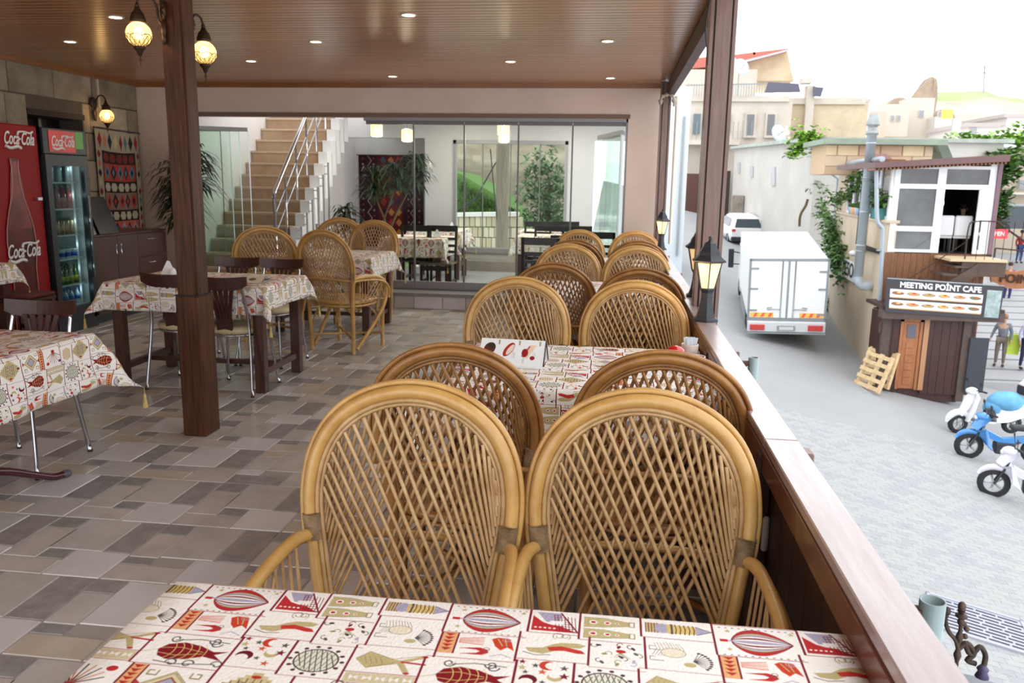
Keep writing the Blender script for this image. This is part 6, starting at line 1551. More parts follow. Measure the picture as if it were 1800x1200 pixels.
# flower boxes on the ledge
cols = [(226, 150, 150), (150, 190, 150), (150, 180, 220), (190, 200, 226), (232, 170, 120), (226, 190, 140), (160, 190, 220)]
for k, c in enumerate(cols):
    q = A0+dA*(.30+.042*k)
    t = thing('flower_pot', ['pink', 'green', 'light blue', 'lavender', 'orange', 'sand coloured', 'sky blue'][k]+' flower pot in the row on the ledge of the cream building', 'flower pot', (q.x-.12, q.y, zl+.07), group='pastel pots on the ledge')
    MB().lathe([(.075, 0), (.10, .20), (.105, .22)], 12).build('pot', mat('pot colour %d' % k, c, .5), t)
    mb = MB(); leafspray(mb, (0, 0, .2), 14, .25, .03, rg, .6, .4); mb.build('foliage', LEAF2, t, kind='stuff')
q = A0+dA*.08; t = thing('planter', 'green planter with leaves at the near end of the ledge', 'planter', (q.x-.1, q.y, zl+.07)); MB().box(-.12, .12, -.3, .3, 0, .28, ch=.02).build('trough', mat('teal trough', (76, 140, 140), .5), t); mb = MB(); leafspray(mb, (0, 0, .25), 30, .4, .04, rg, .6, .4); mb.build('foliage', LEAF2, t, kind='stuff')
# vine
t = thing('climbing_vine', 'green climbing vine trailing down the cream wall and over the banner', 'vine')
mb = MB(); tb = MB(); rg2 = random.Random(8)
path = [(1440, 330), (1446, 360), (1455, 380), (1462, 395), (1464, 420), (1468, 440), (1474, 452), (1478, 470)]
def onside(x, y, off=.12):
    # meet the side wall plane
    n = Vector((-dA.y, dA.x, 0)).normalized(); o_ = Vector((0, 0, CH)); d = ray(x, y); P0 = A0+n*off; tt = (P0-o_).dot(n)/d.dot(n); return o_+d*tt
for (x, y), k in zip(path, (30, 40, 60, 90, 160, 170, 120, 60)):
    c = onside(x, y)
    for j in range(k):
        p_ = c+Vector((rg2.gauss(0, .12), rg2.gauss(0, .55), rg2.gauss(0, .28))); leafspray(mb, p_, 3, .16, .055, rg2, .8, -.4)
for (x, y) in ((1500, 330), (1485, 345), (1520, 320), (1470, 350), (1545, 345), (1500, 310)):
    c = onside(x, y)
    for j in range(45): leafspray(mb, c+Vector((rg2.gauss(0, .08), rg2.gauss(0, .5), rg2.gauss(0, .12))), 3, .14, .05, rg2, .8, -.4)
mb.build('foliage', LEAF2, t, kind='stuff')
tb.tube(smooth_path([onside(x, y, .03) for x, y in path], 3), .025, 5).build('stem', STEM, t)
# banner, vent, air conditioner
t = thing('banner', 'white banner with black letters on the cream wall behind the vine', 'sign')
P = [onside(x, y, .04) for x, y in ((1462, 443), (1504, 462), (1504, 498), (1462, 474))]
MB().prism(P, (-.02, 0, 0)).build('panel', mat('white banner cloth', (232, 234, 238), .6), t)
rt = (P[1]-P[0]); M4 = frameM((P[0]+P[1]+P[2]+P[3])/4+Vector((-.03, 0, 0)), (P[1]+P[2]-P[0]-P[3]), (0, 0, 1))
sc_ = ((P[1]+P[2]-P[0]-P[3])/2).length
text('lettering', 'KONTESO', .62, M4, mat('black lettering', (30, 30, 34), .6), t, bold=.012, sx=sc_/3.2)
c = onside(1500, 445, .1); tag(MB().ball(c, .12, .2, .09).tube([c, c+Vector((.1, 0, 0))], .05, 6).build('spot_lamp', WHITE), 'small white floodlight above the banner', 'lamp')
c = onside(1425, 402, .2); t = thing('air_conditioner', 'white air conditioner on the wall behind the truck', 'air conditioner', (c.x, c.y, c.z), .08)
MB().box(-.18, .18, -.45, .45, -.32, .32, ch=.03).build('casing', PVC, t); MB().lathe([(.001, 0), (.24, 0), (.24, .02), (.001, .03)], 18, (-.2, 0, 0), T=Matrix.Rotation(-PI/2, 4, 'Y')).build('fan_grille', TG, t); MB().box(-.15, .25, -.40, -.36, -.38, -.32).box(-.15, .25, .36, .40, -.38, -.32).build('bracket', TG, t)
# flue pipe
GAL = mat('galvanised flue', (192, 204, 214), .35, .15, .1, 3)
c0 = atY(1523, 350, 23.3); t = thing('flue_pipe', 'tall galvanised flue pipe with conical cap in front of the cream building', 'flue', (c0.x-.02, 23.3, 0))
zt = atY(1523, 236, 23.3).z; zb = atY(1520, 488, 23.3).z
z = zb; mb = MB()
while z < zt-.02:
    z1 = min(z+.9, zt); MB().lathe([(.125, z), (.125, z1-.03), (.13, z1-.03), (.13, z1)], 16).build('section', GAL, t); z = z1
MB().tube(smooth_path([(0, 0, zb+.05), (.02, 0, zb-.08), (.12, 0, zb-.2), (.3, 0, zb-.22), (.5, .2, zb-.2)], 3), .13, 12).build('elbow', GAL, t)
for z in (zt-.01,): MB().lathe([(.16, z), (.16, z+.10), (.12, z+.10), (.12, z+.22), (.17, z+.24), (.17, z+.28), (.11, z+.52), (.10, z+.54)], 14).build('cowl', mat('weathered cowl', (170, 176, 176), .5, .3, .3, 8), t)
for z in (zb+.7, zb+2.6): MB().lathe([(.132, z), (.14, z+.01), (.14, z+.04), (.132, z+.05)], 16).build('clamp', TG, t)
t = thing('corner_downspout', 'slimmer grey downspout with offset beside the flue pipe', 'pipe')
q = lambda x, y: tuple(atY(x, y, 22.15))
MB().tube(smooth_path([q(1541, 290), q(1541, 330), q(1542, 385), q(1548, 397), q(1552, 405), q(1550, 450), q(1545, 540), q(1538, 620), q(1535, 650)], 4), .055, 8).build('pipe', mat('grey downspout', (168, 178, 188), .45, .3), t)
for y in (330, 440, 560): c = Vector(q(1545, y)); MB().lathe([(.06, -.02), (.07, 0), (.06, .02)], 10, c+Vector((.0, 0, 0))).build('bracket', TG, t)
# deck with wooden stairs and iron rail
DKW = mat('weathered dark timber', (96, 78, 70), .8, 0, .3, 6)
t = thing('balcony', 'small timber landing with steps and thin iron rail outside the cafe door', 'balcony')
bx0 = FXZ(1642, 440)[0]; zb2 = zb_-.06
MB().box(bx0, xr+.05, YF-1.1, YF-.05, zb2-.06, zb2).build('deck', mat('pale deck edge', (206, 182, 146), .7), t)
MB().box(bx0+.3, xr+.05, YF-1.05, YF-.9, zb2-.42, zb2-.07).build('beam', DKW, t)
MB().tube(smooth_path([(bx0+.35, YF-1.05, zb2), (bx0+.35, YF-1.05, zb2+.75), (bx0+.5, YF-1.05, zb2+.92), (xr, YF-1.05, zb2+.92)], 4), .018, 6).build('top_rail', BRND, t)
for k in range(9): MB().tube([(bx0+.6+k*.2, YF-1.05, zb2), (bx0+.6+k*.2, YF-1.05, zb2+.92)], .008, 5).build('bar', BRND, t)
for k in range(7):
    x = bx0+.45-k*.26; z = zb2-.17-k*.2; MB().box(x-.32, x+.02, YF-1.1, YF-.25, z-.05, z).build('step', DKW, t)
MB().prism([(bx0+.65, YF-1.12, zb2-.1), (bx0+.65, YF-1.12, zb2-.4), (bx0-1.5, YF-1.12, zb2-1.9), (bx0-1.5, YF-1.12, zb2-1.65)], (0, .06, 0)).build('stringer', DKW, t)
MB().tube([(bx0+.35, YF-1.1, zb2+.45), (bx0-.95, YF-1.1, zb2-.55), (bx0-1.0, YF-1.1, zb2-1.3)], .014, 5).build('stair_rail', BRND, t)
# cafe chairs and guest inside the door
WC = mat('white cafe chair', (216, 216, 220), .5)
for x, lb in ((1660, 'white upholstered chair in the cafe doorway, left'), (1692, 'white upholstered chair in the cafe doorway, right')):
    c = atY(x, 395, YF+.35); t = thing('white_chair', lb, 'chair', (c.x, YF+.5, zb_))
    MB().box(-.21, .21, -.25, -.17, .42, .95, ch=.03).build('backrest', WC, t); MB().box(-.21, .21, -.2, .22, .36, .44, ch=.02).build('seat', WC, t)
    me = MB().box(-.02, .02, -.02, .02, 0, .36).mesh('leg', WOOD_K)
    for sx in (-.18, .18):
        for sy in (-.17, .18): obm('leg', me, t, (sx, sy, 0))
c = atY(1695, 380, YF+1.2)
person((c.x, YF+1.3, zb_-.05), PI*.9, 'person with dark hair seated in the cafe doorway', 1.6, (120, 130, 150), (110, 100, 80), (30, 22, 24), pose=dict(lk=(-.12, .42, .52), la=(-.12, .40, .08), lt=(-.12, .52, .03), rk=(.12, .42, .52), ra=(.12, .40, .08), rt=(.12, .52, .03), pel=(0, 0, .55), wst=(0, 0, .68), chs=(0, .02, .92), nck=(0, .03, 1.09), hd0=(0, .05, 1.17), hd1=(0, .06, 1.30), ls=(-.17, 0, 1.02), le=(-.24, .12, .80), lw=(-.18, .32, .80), lh=(-.14, .38, .80), rs=(.17, 0, 1.02), re=(.24, .12, .80), rw=(.18, .32, .80), rh=(.14, .38, .80), lp=(-.09, .02, .54), rp=(.09, .02, .54)))

# =================================================================== KIOSK
YK = 21.2
def K(x, y, Y=YK): q = atY(x, y, Y); return q.x, q.z
ki = thing('kiosk', 'dark brown timber kiosk with orange door below the cafe', 'kiosk')
kx0 = K(1552, 600)[0]; kx1 = K(1692, 620)[0]; zk0 = -3.5; zk1 = K(1620, 556)[1]; kxr = K(1758, 560)[0]
MB().box(kx0, kx1, YK+.05, YK+1.1, zk0-.3, zk1).build('body', KBR, ki)
x = kx0
dx0, dx1 = K(1578, 620)[0], K(1617, 620)[0]
while x < kx1-.02:
    w_ = .19 if x > dx1 else .2
    if not (dx0-.12 < x < dx1): MB().box(x+.004, min(x+w_, kx1)-.004, YK, YK+.05, zk0-.1, zk1).build('plank', KBR, ki)
    x += w_
MB().box(kx0-.05, kx0+.14, YK-.04, YK+.1, zk0-.1, zk1).build('corner_post', KGR, ki); MB().box(kx1-.06, kx1+.12, YK-.05, YK+.1, zk0-.25, zk1).build('corner_post', KGR, ki)
MB().box(kx0-.15, kxr, YK-.25, YK+.1, zk1-.05, zk1+.17).build('beam', KGR, ki)
MB().box(kx1+.1, kxr-.15, YK+.9, YK+1.0, zk0-.3, zk1).build('rear_board', KBR, ki)
MB().box(kx0-.15, kxr, YK-.2, YK+1.2, zk1+.17, zk1+.25).build('roof', BRND, ki)
OR = mat('orange wood door', (172, 112, 70), .5, 0, 1, 4, (5, 5, .8), c2=(148, 90, 54))
d = MB().box(dx0, dx0+.07, YK-.03, YK+.05, zk0, zk1-.06).box(dx1-.07, dx1, YK-.03, YK+.05, zk0, zk1-.06).box(dx0, dx1, YK-.03, YK+.05, zk1-.14, zk1-.06).build('door', OR, ki)
MB().box(dx0+.08, dx1-.08, YK-.01, YK+.03, zk0+.02, zk1-.15).build('leaf', OR, d)
for k in range(6): MB().box(dx0+.17, dx1-.17, YK-.025, YK-.01, zk0+.12+k*.19, zk0+.12+k*.19+.17, ch=.005).build('panel', OR, d)
MB().box(dx0+.16, dx1-.16, YK-.03, YK-.01, zk1-.55, zk1-.22).build('pane', mat('dark door glass', (84, 84, 96), .15), d)
MB().box(dx1+.02, dx1+.14, YK-.05, YK+.0, zk0, zk1-.05).build('jamb', mat('light jamb', (176, 130, 96), .6), ki)
q = K(1698, 630)[0], K(1736, 630)[0]
tag(MB().box(q[0], q[1]-.06, YK-.12, YK-.07, zk0+.02, K(1710, 592)[1], ch=.01).build('blackboard', mat('slate board', (58, 62, 70), .7, 0, .1, 3)), 'dark blank board leaning at the right end of the kiosk', 'board')
# menu sign
sg_ = thing('menu_sign', 'black cafe sign board with two rows of food pictures above the kiosk', 'sign')
C = [Vector(atY(x, y, YK-.28)) for x, y in ((1560, 489), (1766, 503), (1757, 562), (1556, 548))]
MB().prism(C, (0, .08, 0)).build('panel', mat('sign black', (54, 52, 58), .5), sg_)
ex = (C[1]-C[0]); ey = (C[3]-C[0])
def SP(u, v, o=-.01): q = C[0]*(1-u)*(1-v)+C[1]*u*(1-v)+C[2]*u*v+C[3]*(1-u)*v; return q+Vector((0, o, 0))
M4 = frameM(SP(.46, .165, -.012), ex, -ey)
text('lettering', 'MEETING PO\u0130NT CAFE', .19, M4, mat('sign white', (240, 240, 240), .5), sg_, shear=0, bold=.006, sx=.98)
def foodprint():
    p = Paint(30, 4.4, 20, (244, 244, 240)); rg = random.Random(5)
    for k in range(6):
        x = 2.6+k*5; c = rg.choice([(196, 150, 96), (214, 180, 80), (150, 100, 80), (110, 120, 90)]); p.ell(x, 2, 1.7+rg.random()*.6, .9, (150, 140, 130)); p.ell(x, 1.8, 1.4+rg.random()*.7, .8, c, .1); p.ell(x+.3, 1.6, .7, .35, rg.choice([(200, 70, 50), (90, 130, 60), (230, 200, 120)]))
    p.rect(0, 3.9, 30, 4.4, (200, 160, 110))
    for x in (9.9, 19.8): p.rect(x, 0, x+.14, 4, (214, 200, 176))
    return p.a
FM = imgmat('printed food row', foodprint(), .5, False)
for v0, v1 in ((.30, .56), (.62, .88)): MB().quad(SP(.03, v1), SP(.83, v1), SP(.83, v0), SP(.03, v0), uv=[(0, 0), (1, 0), (1, 1), (0, 1)]).build('picture_row', FM, sg_)
MB().quad(SP(.86, .95), SP(.985, .95), SP(.985, .14), SP(.86, .14)).build('picture', mat('pale glass picture', (176, 192, 200), .4, 0, 1, 6, c2=(120, 140, 130)), sg_)
MB().tube([SP(0, 0, 0), SP(1, 0, 0)], .02, 5).build('top_edge', TG, sg_)
# pallets
PAL_ = mat('pallet pine', (224, 200, 160), .8, 0, 1, 6, c2=(200, 168, 124))
def pallet(x, y, X, lab, tilt, rz):
    q = atY(x, y, X); q.z = gz(q.x, X); t = thing('pallet', lab, 'pallet', (q.x, q.y, q.z+.02)); t.rotation_euler = (tilt, 0, rz)
    for k in range(5): MB().box(-.5, .5, -.01, .012, .02+k*.2, .12+k*.2).build('slat', PAL_, t)
    for xx in (-.46, 0, .40): MB().box(xx, xx+.07, .012, .10, 0, .95).build('runner', PAL_, t)
pallet(1522, 668, 20.9, 'wooden pallet leaning at the foot of the wall, in front', -.35, -1.25)
pallet(1536, 655, 21.4, 'second wooden pallet half hidden behind the first', -.25, -1.1)
# weeds
WE = thing('weeds', 'tuft of weeds at the corner post of the kiosk', 'plant', tuple(gp(1672, 694)))
mb = MB(); leafspray(mb, (0, 0, 0), 60, .35, .02, rg, .5, .2); mb.build('foliage', LEAF2, WE, kind='stuff')
WE = thing('weeds', 'green bush growing behind the truck at the wall foot', 'plant', tuple(gp(1452, 545)))
mb = MB()
for k in range(10): leafspray(mb, (rg.gauss(0, .25), rg.gauss(0, .25), rg.random()*.4), 16, .35, .04, rg, .5, .2)
mb.build('foliage', LEAF2, WE, kind='stuff')
# hanging wooden sign, red light sign
t = thing('wooden_sign', 'orange wooden plank sign cut like a fish with burnt letters', 'sign')
C = [atY(x, y, 22.0) for x, y in ((1741, 478), (1760, 474), (1784, 478), (1812, 472), (1812, 506), (1785, 508), (1768, 506), (1755, 499), (1742, 494))]
MB().prism(C, (0, .06, 0)).build('plank', OR, t)
text('lettering', 'POINT', .30, frameM(atY(1790, 491, 21.96), (1, 0, -.04), (0, 0, 1)), mat('burnt letters', (60, 34, 24), .8), t, bold=.01)
t = thing('red_sign', 'small glowing red shop sign beyond the balcony', 'sign'); c = atY(1754, 411, 30)
MB().box(c.x-.30, c.x+.32, 30, 30.06, c.z-.16, c.z+.16).build('panel', mat('red lit panel', (240, 66, 70), .5, emis=(240, 50, 60), es=.6), t)
text('lettering', 'OPEN', .2, frameM((c.x-.03, 29.99, c.z), (1, 0, 0), (0, 0, 1)), WL, t, bold=.006)
# iron street rail on the right
t = thing('street_railing', 'thin dark railing with slanting stair rail on the upper street at the right', 'railing')
a = atY(1750, 436, 33); b = atY(1830, 444, 33)
MB().tube([a, b], .03, 6).build('rail', BRND, t); MB().tube([a, a-Vector((0, 0, 1.3))], .025, 6).build('post', BRND, t); MB().tube([atY(1755, 392, 33), atY(1812, 432, 33)], .04, 6).build('stair_rail', BRND, t)

# =================================================================== WHITE LONG BUILDING AND HOTEL
t = thing('long_white_building', 'long white rendered building with flat roof behind the truck', 'building')
a = atY(1292, 262, 52); b = atY(1436, 248, 34)
n = Vector((b.y-a.y, -(b.x-a.x), 0)).normalized()
if n.x < 0: n = -n
zt = 3.3
wl_ = MB().prism([(a.x, a.y, -3), (b.x, b.y, -4), (b.x, b.y, b.z), (a.x, a.y, a.z)], tuple(n*7)).build('wall', WHR, t)
MB().prism([(a.x-.3, a.y, a.z), (b.x-.3, b.y-.2, b.z), (b.x-.3, b.y-.2, b.z+.15), (a.x-.3, a.y, a.z+.15)], tuple(n*7.6)).build('roof_edge', mat('grey green roof edge', (176, 184, 176), .8, 0, .3, 2), t)
def onwall(x, y):
    o_ = Vector((0, 0, CH)); d = ray(x, y); tt = (a-o_).dot(n)/d.dot(n); return o_+d*tt
for x0, y0, x1, y1 in ((1298, 285, 1302, 303), (1320, 292, 1325, 311), (1357, 293, 1364, 326)):
    P = [onwall(x0, y1), onwall(x1, y1), onwall(x1, y0), onwall(x0, y0)]; MB().prism([p-n*.06 for p in P], tuple(n*.1)).build('window', mat('slit window', (176, 176, 182), .4), t)
# dish
def dish(x, y, Y, r, lab, yaw=.5, m=(206, 214, 220)):
    c = atY(x, y, Y); t = thing('satellite_dish', lab, 'satellite dish', (c.x, c.y, c.z), yaw); T = Matrix.Rotation(PI/2-.3, 4, 'X')
    pr = [(.001, .0)]+[(r*k/6, .25*r*(k/6)**2) for k in range(1, 7)]+[(r, .25*r+.02), (.001, .03)]
    MB().lathe(pr, 24, T=T).build('reflector', mat(lab[:16], m, .5), t); MB().tube([(0, .1, -.3*r), (0, -.8*r, .1)], .02*r/.5, 5).ball((0, -.8*r, .1), .08*r).build('feed_arm', TG, t); MB().tube([(0, .1, 0), (0, .15, -r*1.1-(1.2 if r == .55 else 0))], .03, 6).build('mast', TG, t)
dish(1366, 236, 40, .42, 'large satellite dish on the roof of the long white building', .6)
dish(1381, 238, 41, .42, 'beige satellite dish right behind the white one', 1.2, (206, 196, 170))
# hotel
HW = mat('pale hotel stone', (208, 200, 190), .9, 0, 1, .7, c2=(192, 182, 170)); HS = mat('yellow rough stone', (212, 196, 168), .9, 0, 1, 1.2, c2=(192, 172, 144), bump=.5)
t = thing('hotel_building', 'pale stone hotel with two tall windows, roof terrace and red tiled upper roof', 'building')
def B(x0, y0, x1, y1, Y, d, m, nm='wall', par=None):
    xm, ym = (x0+x1)/2, (y0+y1)/2
    return MB().box(atY(x0, ym, Y).x, atY(x1, ym, Y).x, Y, Y+d, atY(xm, y1, Y).z, atY(xm, y0, Y).z).build(nm, m, par or t)
B(1170, 172, 1385, 400, 55, 9, HW); B(1170, 168, 1388, 178, 54.8, 9.4, HW, 'cornice')
B(1385, 182, 1520, 330, 57, 7, HS); B(1384, 172, 1522, 183, 56.8, 7.4, HW, 'cornice')
B(1416, 150, 1430, 240, 56.5, .8, HW, 'chimney'); B(1410, 137, 1428, 146, 56.4, .8, HW, 'chimney_cap')
for x in (1313, 1349):
    f = B(x-4, 198, x+16, 241, 54.85, .3, HW, 'window_frame'); B(x, 201, x+12, 238, 54.8, .1, mat('hotel window %d' % x, (110, 112, 116), .3), 'pane', f)
    B(x-6, 238, x+17, 242, 54.7, .3, HW, 'sill', f)
for x in (1219, 1272): f = B(x, 200, x+12, 235, 54.8, .2, mat('arched window %d' % x, (96, 110, 116), .2), 'window')
B(1165, 246, 1300, 254, 53.8, 1.3, HW, 'balcony_slab')
f = B(1200, 305, 1232, 395, 53.9, .4, mat('brown shop front', (90, 56, 48), .6), 'shop_front'); f = B(1262, 300, 1282, 380, 53.9, .4, mat('dark doorway', (64, 52, 50), .6), 'doorway')
for k in range(16):
    x = 1200+k*8; q = atY(x, 245, 53.9); MB().tube([(q.x, q.y, q.z), (q.x, q.y, q.z+1.1)], .02, 4, cap=False).build('balcony_bar', TG, t)
for k in range(30):
    x = 1210+k*4.6; q = atY(x, 168, 54.6); MB().tube([(q.x, q.y, q.z), (q.x, q.y, q.z+.75)], .02, 4, cap=False).build('terrace_bar', TG, t)
a_, b_ = atY(1205, 150, 54.6), atY(1350, 147, 54.6); MB().tube([a_, b_], .03, 5).build('terrace_rail', TG, t)
mb = MB().prism([atY(1344, 163, 56), atY(1407, 162, 56), atY(1404, 147, 56), atY(1350, 144, 56)], (0, .05, 0)).prism([atY(1429, 169, 56.2), atY(1443, 170, 56.2), atY(1448, 154, 56.2), atY(1429, 152, 56.2)], (0, .05, 0)); mb.build('dark_screen', mat('dark screen cloth', (96, 96, 110), .8), t)
# upper house with red roof
B(1180, 122, 1330, 172, 60, 8, HW, 'upper_wall')
P = [atY(x, y, 62) for x, y in ((1300, 142), (1396, 142), (1392, 128), (1384, 88), (1300, 112))]
MB().prism(P, (0, 8, 0)).build('upper_wall', HS, t)
P = [atY(x, y, 61.5) for x, y in ((1150, 126), (1290, 113), (1388, 87), (1386, 84), (1300, 92), (1150, 106))]
RT = mat('red roof tiles', (196, 120, 106), .8, 0, 1, 3, (6, 1, 1), c2=(176, 100, 88), bump=.5)
q0, q1, q2, q3 = atY(1150, 124, 61), atY(1288, 113, 61), atY(1388, 87, 61), atY(1150, 122, 61)
MB().prism([atY(1150, 126, 61), atY(1288, 114, 61), atY(1387, 88, 61), atY(1385, 85, 61), atY(1290, 96, 61), atY(1150, 108, 61)], (0, 9, 0)).build('tiled_roof', RT, t)
MB().prism([atY(1286, 116, 60.9), atY(1388, 89, 60.9), atY(1387, 86, 60.9), atY(1284, 112, 60.9)], (0, .1, 0)).build('barge_board', mat('grey barge board', (186, 184, 190), .6), t)
B(1324, 86, 1328, 96, 61, .4, HW, 'chimney')
dish(1301, 119, 57, .55, 'white satellite dish on the hotel terrace under the red roof', .4)
dish(1282, 113, 54, .5, 'satellite dish cut by the roof post beside the hotel', .2)
# pale panel building strip between the posts
t = thing('white_gable', 'plain white gable wall seen between the two roof posts', 'building')
q = atY(1202, 240, 30); MB().box(q.x-.5, q.x+.18, 30, 34, -2, atY(1200, 152, 30).z).build('wall', mat('bluish white wall', (218, 226, 234), .8), t)
MB().box(q.x-.05, q.x+.02, 29.9, 30, -1, atY(1200, 205, 30).z).build('grey_strip', TG, t)
# branch leaves above long building corner
t = thing('roof_shrub', 'bright green shrub hanging over the corner of the long white building', 'plant'); mb = MB()
for (x, y, k, s) in ((1412, 243, 60, .45), (1425, 250, 50, .4), (1393, 272, 25, .22), (1420, 258, 40, .35)):
    c = atY(x, y, 33.5)
    for j in range(k): leafspray(mb, c+Vector((rg2.gauss(0, s*.6), rg2.gauss(0, s*.6), rg2.gauss(0, s*.45))), 3, .3, .09, rg2, .6, 0)
mb.build('foliage', LEAF3, t, kind='stuff')
a_ = atY(1420, 395, 32.5); tag(MB().tube(smooth_path([atY(1405, 398, 32), atY(1407, 378, 32), atY(1416, 362, 32), atY(1420, 350, 32)], 4), .05, 6).build('bare_trunk', STEM), 'bent bare trunk rising behind the truck roof', 'trunk')
tag(MB().box(-.35, .35, -.2, .2, -.5, .6, ch=.05).build('stone_heap', mat('grey boulder', (160, 150, 140), .9, 0, .4, 3, bump=.6), loc=tuple(atY(1296, 362, 48))), 'grey stone block beside the parked white car', 'stone')

# =================================================================== FAR TOWN
FS = [mat('far stone a', (208, 198, 186), .95, 0, .08, .5), mat('far stone b', (202, 188, 170), .95, 0, .08, .5), mat('far stone c', (212, 208, 203), .95, 0, .06, .5)]
def far(lab, x0, y0, x1, y1, Y, d, m, wins=(), roof=None, arch=()):
    global t
    t = thing('town_house', lab, 'house'); w0 = B(x0, y0, x1, y1, Y, d, m); xa, xb = atY(x0, (y0+y1)/2, Y).x, atY(x1, (y0+y1)/2, Y).x; MB().box(xa, xb, Y+.1, Y+d-.1, gz(xa, Y)-2, atY((x0+x1)/2, y1, Y).z).build('base', m, t)
    for (a_, b_, w_, h_) in wins:
        f = B(a_-1, b_-1, a_+w_+1, b_+h_+1, Y-.15, .2, FS[2], 'window_frame'); B(a_, b_, a_+w_, b_+h_, Y-.2, .1, _M.get('far window') or mat('far window', (150, 150, 156), .4), 'pane', f)
    if roof: B(x0-3, y0-roof, x1+3, y0+1, Y-.3, d+.6, _M.get('far roof') or mat('far roof', (176, 168, 164), .8), 'roof')
    return t
far('pale block house left of the cone rock with two small windows', 1552, 183, 1597, 240, 85, 8, FS[0], ((1567, 203, 5, 9), (1578, 203, 5, 9)))
far('rough stone house right behind the flue pipe', 1530, 196, 1556, 245, 80, 8, FS[1])
far('yellowish house at the foot of the flue cowl', 1480, 188, 1512, 250, 62, 6, FS[1], (), 8)
far('white house with flat dark roof left of the flue', 1492, 178, 1528, 215, 75, 6, FS[2], (), 4)
far('round stone cave house below the cone rock', 1597, 172, 1640, 245, 88, 8, FS[0], ((1616, 194, 8, 11),))
far('low stone house below the hill', 1642, 205, 1672, 250, 86, 6, FS[2], ((1650, 196, 10, 8),))
far('white house with sloping grey roof at the right', 1700, 222, 1766, 246, 70, 8, FS[2], ((1707, 224, 10, 14),), 6)
far('pale house at the right edge under the hill', 1768, 205, 1830, 245, 75, 8, FS[2], (), 5)
far('tan house with balcony at the right edge behind the cafe', 1752, 262, 1840, 345, 48, 6, FS[1], ((1757, 318, 9, 12), (1792, 316, 12, 16), (1788, 280, 6, 8)), 3)
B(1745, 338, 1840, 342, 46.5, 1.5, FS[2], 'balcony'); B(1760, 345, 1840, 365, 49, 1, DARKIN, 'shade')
t = thing('cone_rock', 'pointed brown rock cone rising over the town', 'rock')
c = atY(1622, 175, 95); RK = mat('tuff rock', (170, 152, 134), .95, 0, 1, .4, c2=(140, 122, 104), bump=.6)
mb = MB(); c0 = atY(1620, 180, 95)
prof_ = [(2.6, -6), (2.1, -3), (1.7, -1.2), (1.25, .3), (.8, 1.6), (.5, 2.3), (.05, 2.5)]
n0 = len(mb.v); mb.lathe(prof_, 14, c0)
for i in range(len(mb.v)):
    v = mb.v[i]; hz = v[2]-c0.z; mb.v[i] = (v[0]+hz*.28+.2*math.sin(i*2.3), v[1], v[2]+.15*math.sin(i*1.7))
mb.build('cone', RK, t)
mb = MB()
for x, y, r in ((1606, 200, 1.6), (1578, 182, 1.1), (1571, 184, .9), (1640, 215, 1.6), (1655, 205, 1.2)): mb.ball(atY(x, y+8, 93), r, 2, r, 12, 8)
mb.build('lower_rocks', RK, t)
# hill
def hill(lab, pts, Y, depth, m, zb=-6):
    t = thing('hill', lab, 'hill'); mb = MB(); T = [atY(x, y, Y) for x, y in pts]; N = len(T); rg = random.Random(3)
    rows = []
    for j in range(7):
        f = j/6; row = []
        for i, p_ in enumerate(T):
            z = zb+(p_.z-zb)*math.sin(f*PI/2); y = Y-depth*(1-f)
            row.append((p_.x*y/Y+rg.gauss(0, .3)*(0 if j == 6 else 1), y+rg.gauss(0, .4)*(0 if j == 6 else 1), z+rg.gauss(0, .25)*(0 if j in (0, 6) else 1)))
        rows.append(row)
    rows.append([(p_.x, p_.y+25, zb) for p_ in T])
    n = 0
    for r_ in rows: mb.v += r_
    for j in range(len(rows)-1):
        for i in range(N-1): mb._f((j*N+i, j*N+i+1, (j+1)*N+i+1, (j+1)*N+i), True)
    mb.build('slope', m, t); return t
HG = mat('grassy hill', (150, 168, 104), .95, 0, 1, .12, c2=(176, 168, 150), bump=.4)
HT = mat('pale tuff hill', (196, 186, 178), .95, 0, 1, .15, c2=(168, 158, 142), bump=.5)
hill('long green topped hill behind the town', [(1500, 200), (1560, 178), (1600, 172), (1640, 163), (1665, 161), (1700, 160), (1735, 160), (1752, 168), (1785, 172), (1830, 178)], 150, 20, HG, 0)
hill('pale eroded tuff slope below the green hill', [(1520, 205), (1560, 198), (1610, 182), (1650, 178), (1700, 180), (1740, 170), (1770, 176), (1800, 182), (1830, 180)], 125, 20, HT, 0)
hill('low pale slope behind the houses', [(1480, 235), (1540, 215), (1600, 222), (1660, 215), (1720, 208), (1780, 205), (1840, 205)], 100, 14, HT, -3)
t = thing('antenna_mast', 'thin antenna mast on top of the green hill', 'antenna'); MB().tube([atY(1729, 162, 148), atY(1731, 116, 148)], .12, 4).build('mast', TG, t); MB().tube([atY(1727, 128, 148), atY(1734, 128, 148)], .08, 4).build('crossbar', TG, t)
tag(B(1656, 193, 1675, 208, 60, .1, mat('yellow panel', (250, 226, 90), .6), 'yellow_sign', None), 'yellow sign on a pole over the roofs', 'sign') if False else None
t = thing('yellow_sign', 'yellow sign on a white column over the roofs', 'sign'); B(1656, 193, 1675, 208, 60, .1, mat('yellow panel', (246, 222, 96), .6), 'panel'); B(1658, 208, 1672, 520, 60, .1, FS[2], 'column')
# street lamp
t = thing('street_lamp', 'curved street lamp reaching left above the bright trees', 'street lamp'); MB().tube(smooth_path([atY(1700, 268, 40), atY(1730, 262, 40), atY(1760, 258, 40)], 4), .05, 6).build('arm', TG, t); MB().ball(atY(1768, 257, 40), .45, .2, .09).build('head', WHITE, t); c = atY(1700, 268, 40); MB().tube([c, (c.x, c.y, gz(c.x, 40)-.3)], .07, 7).build('pole', TG, t)
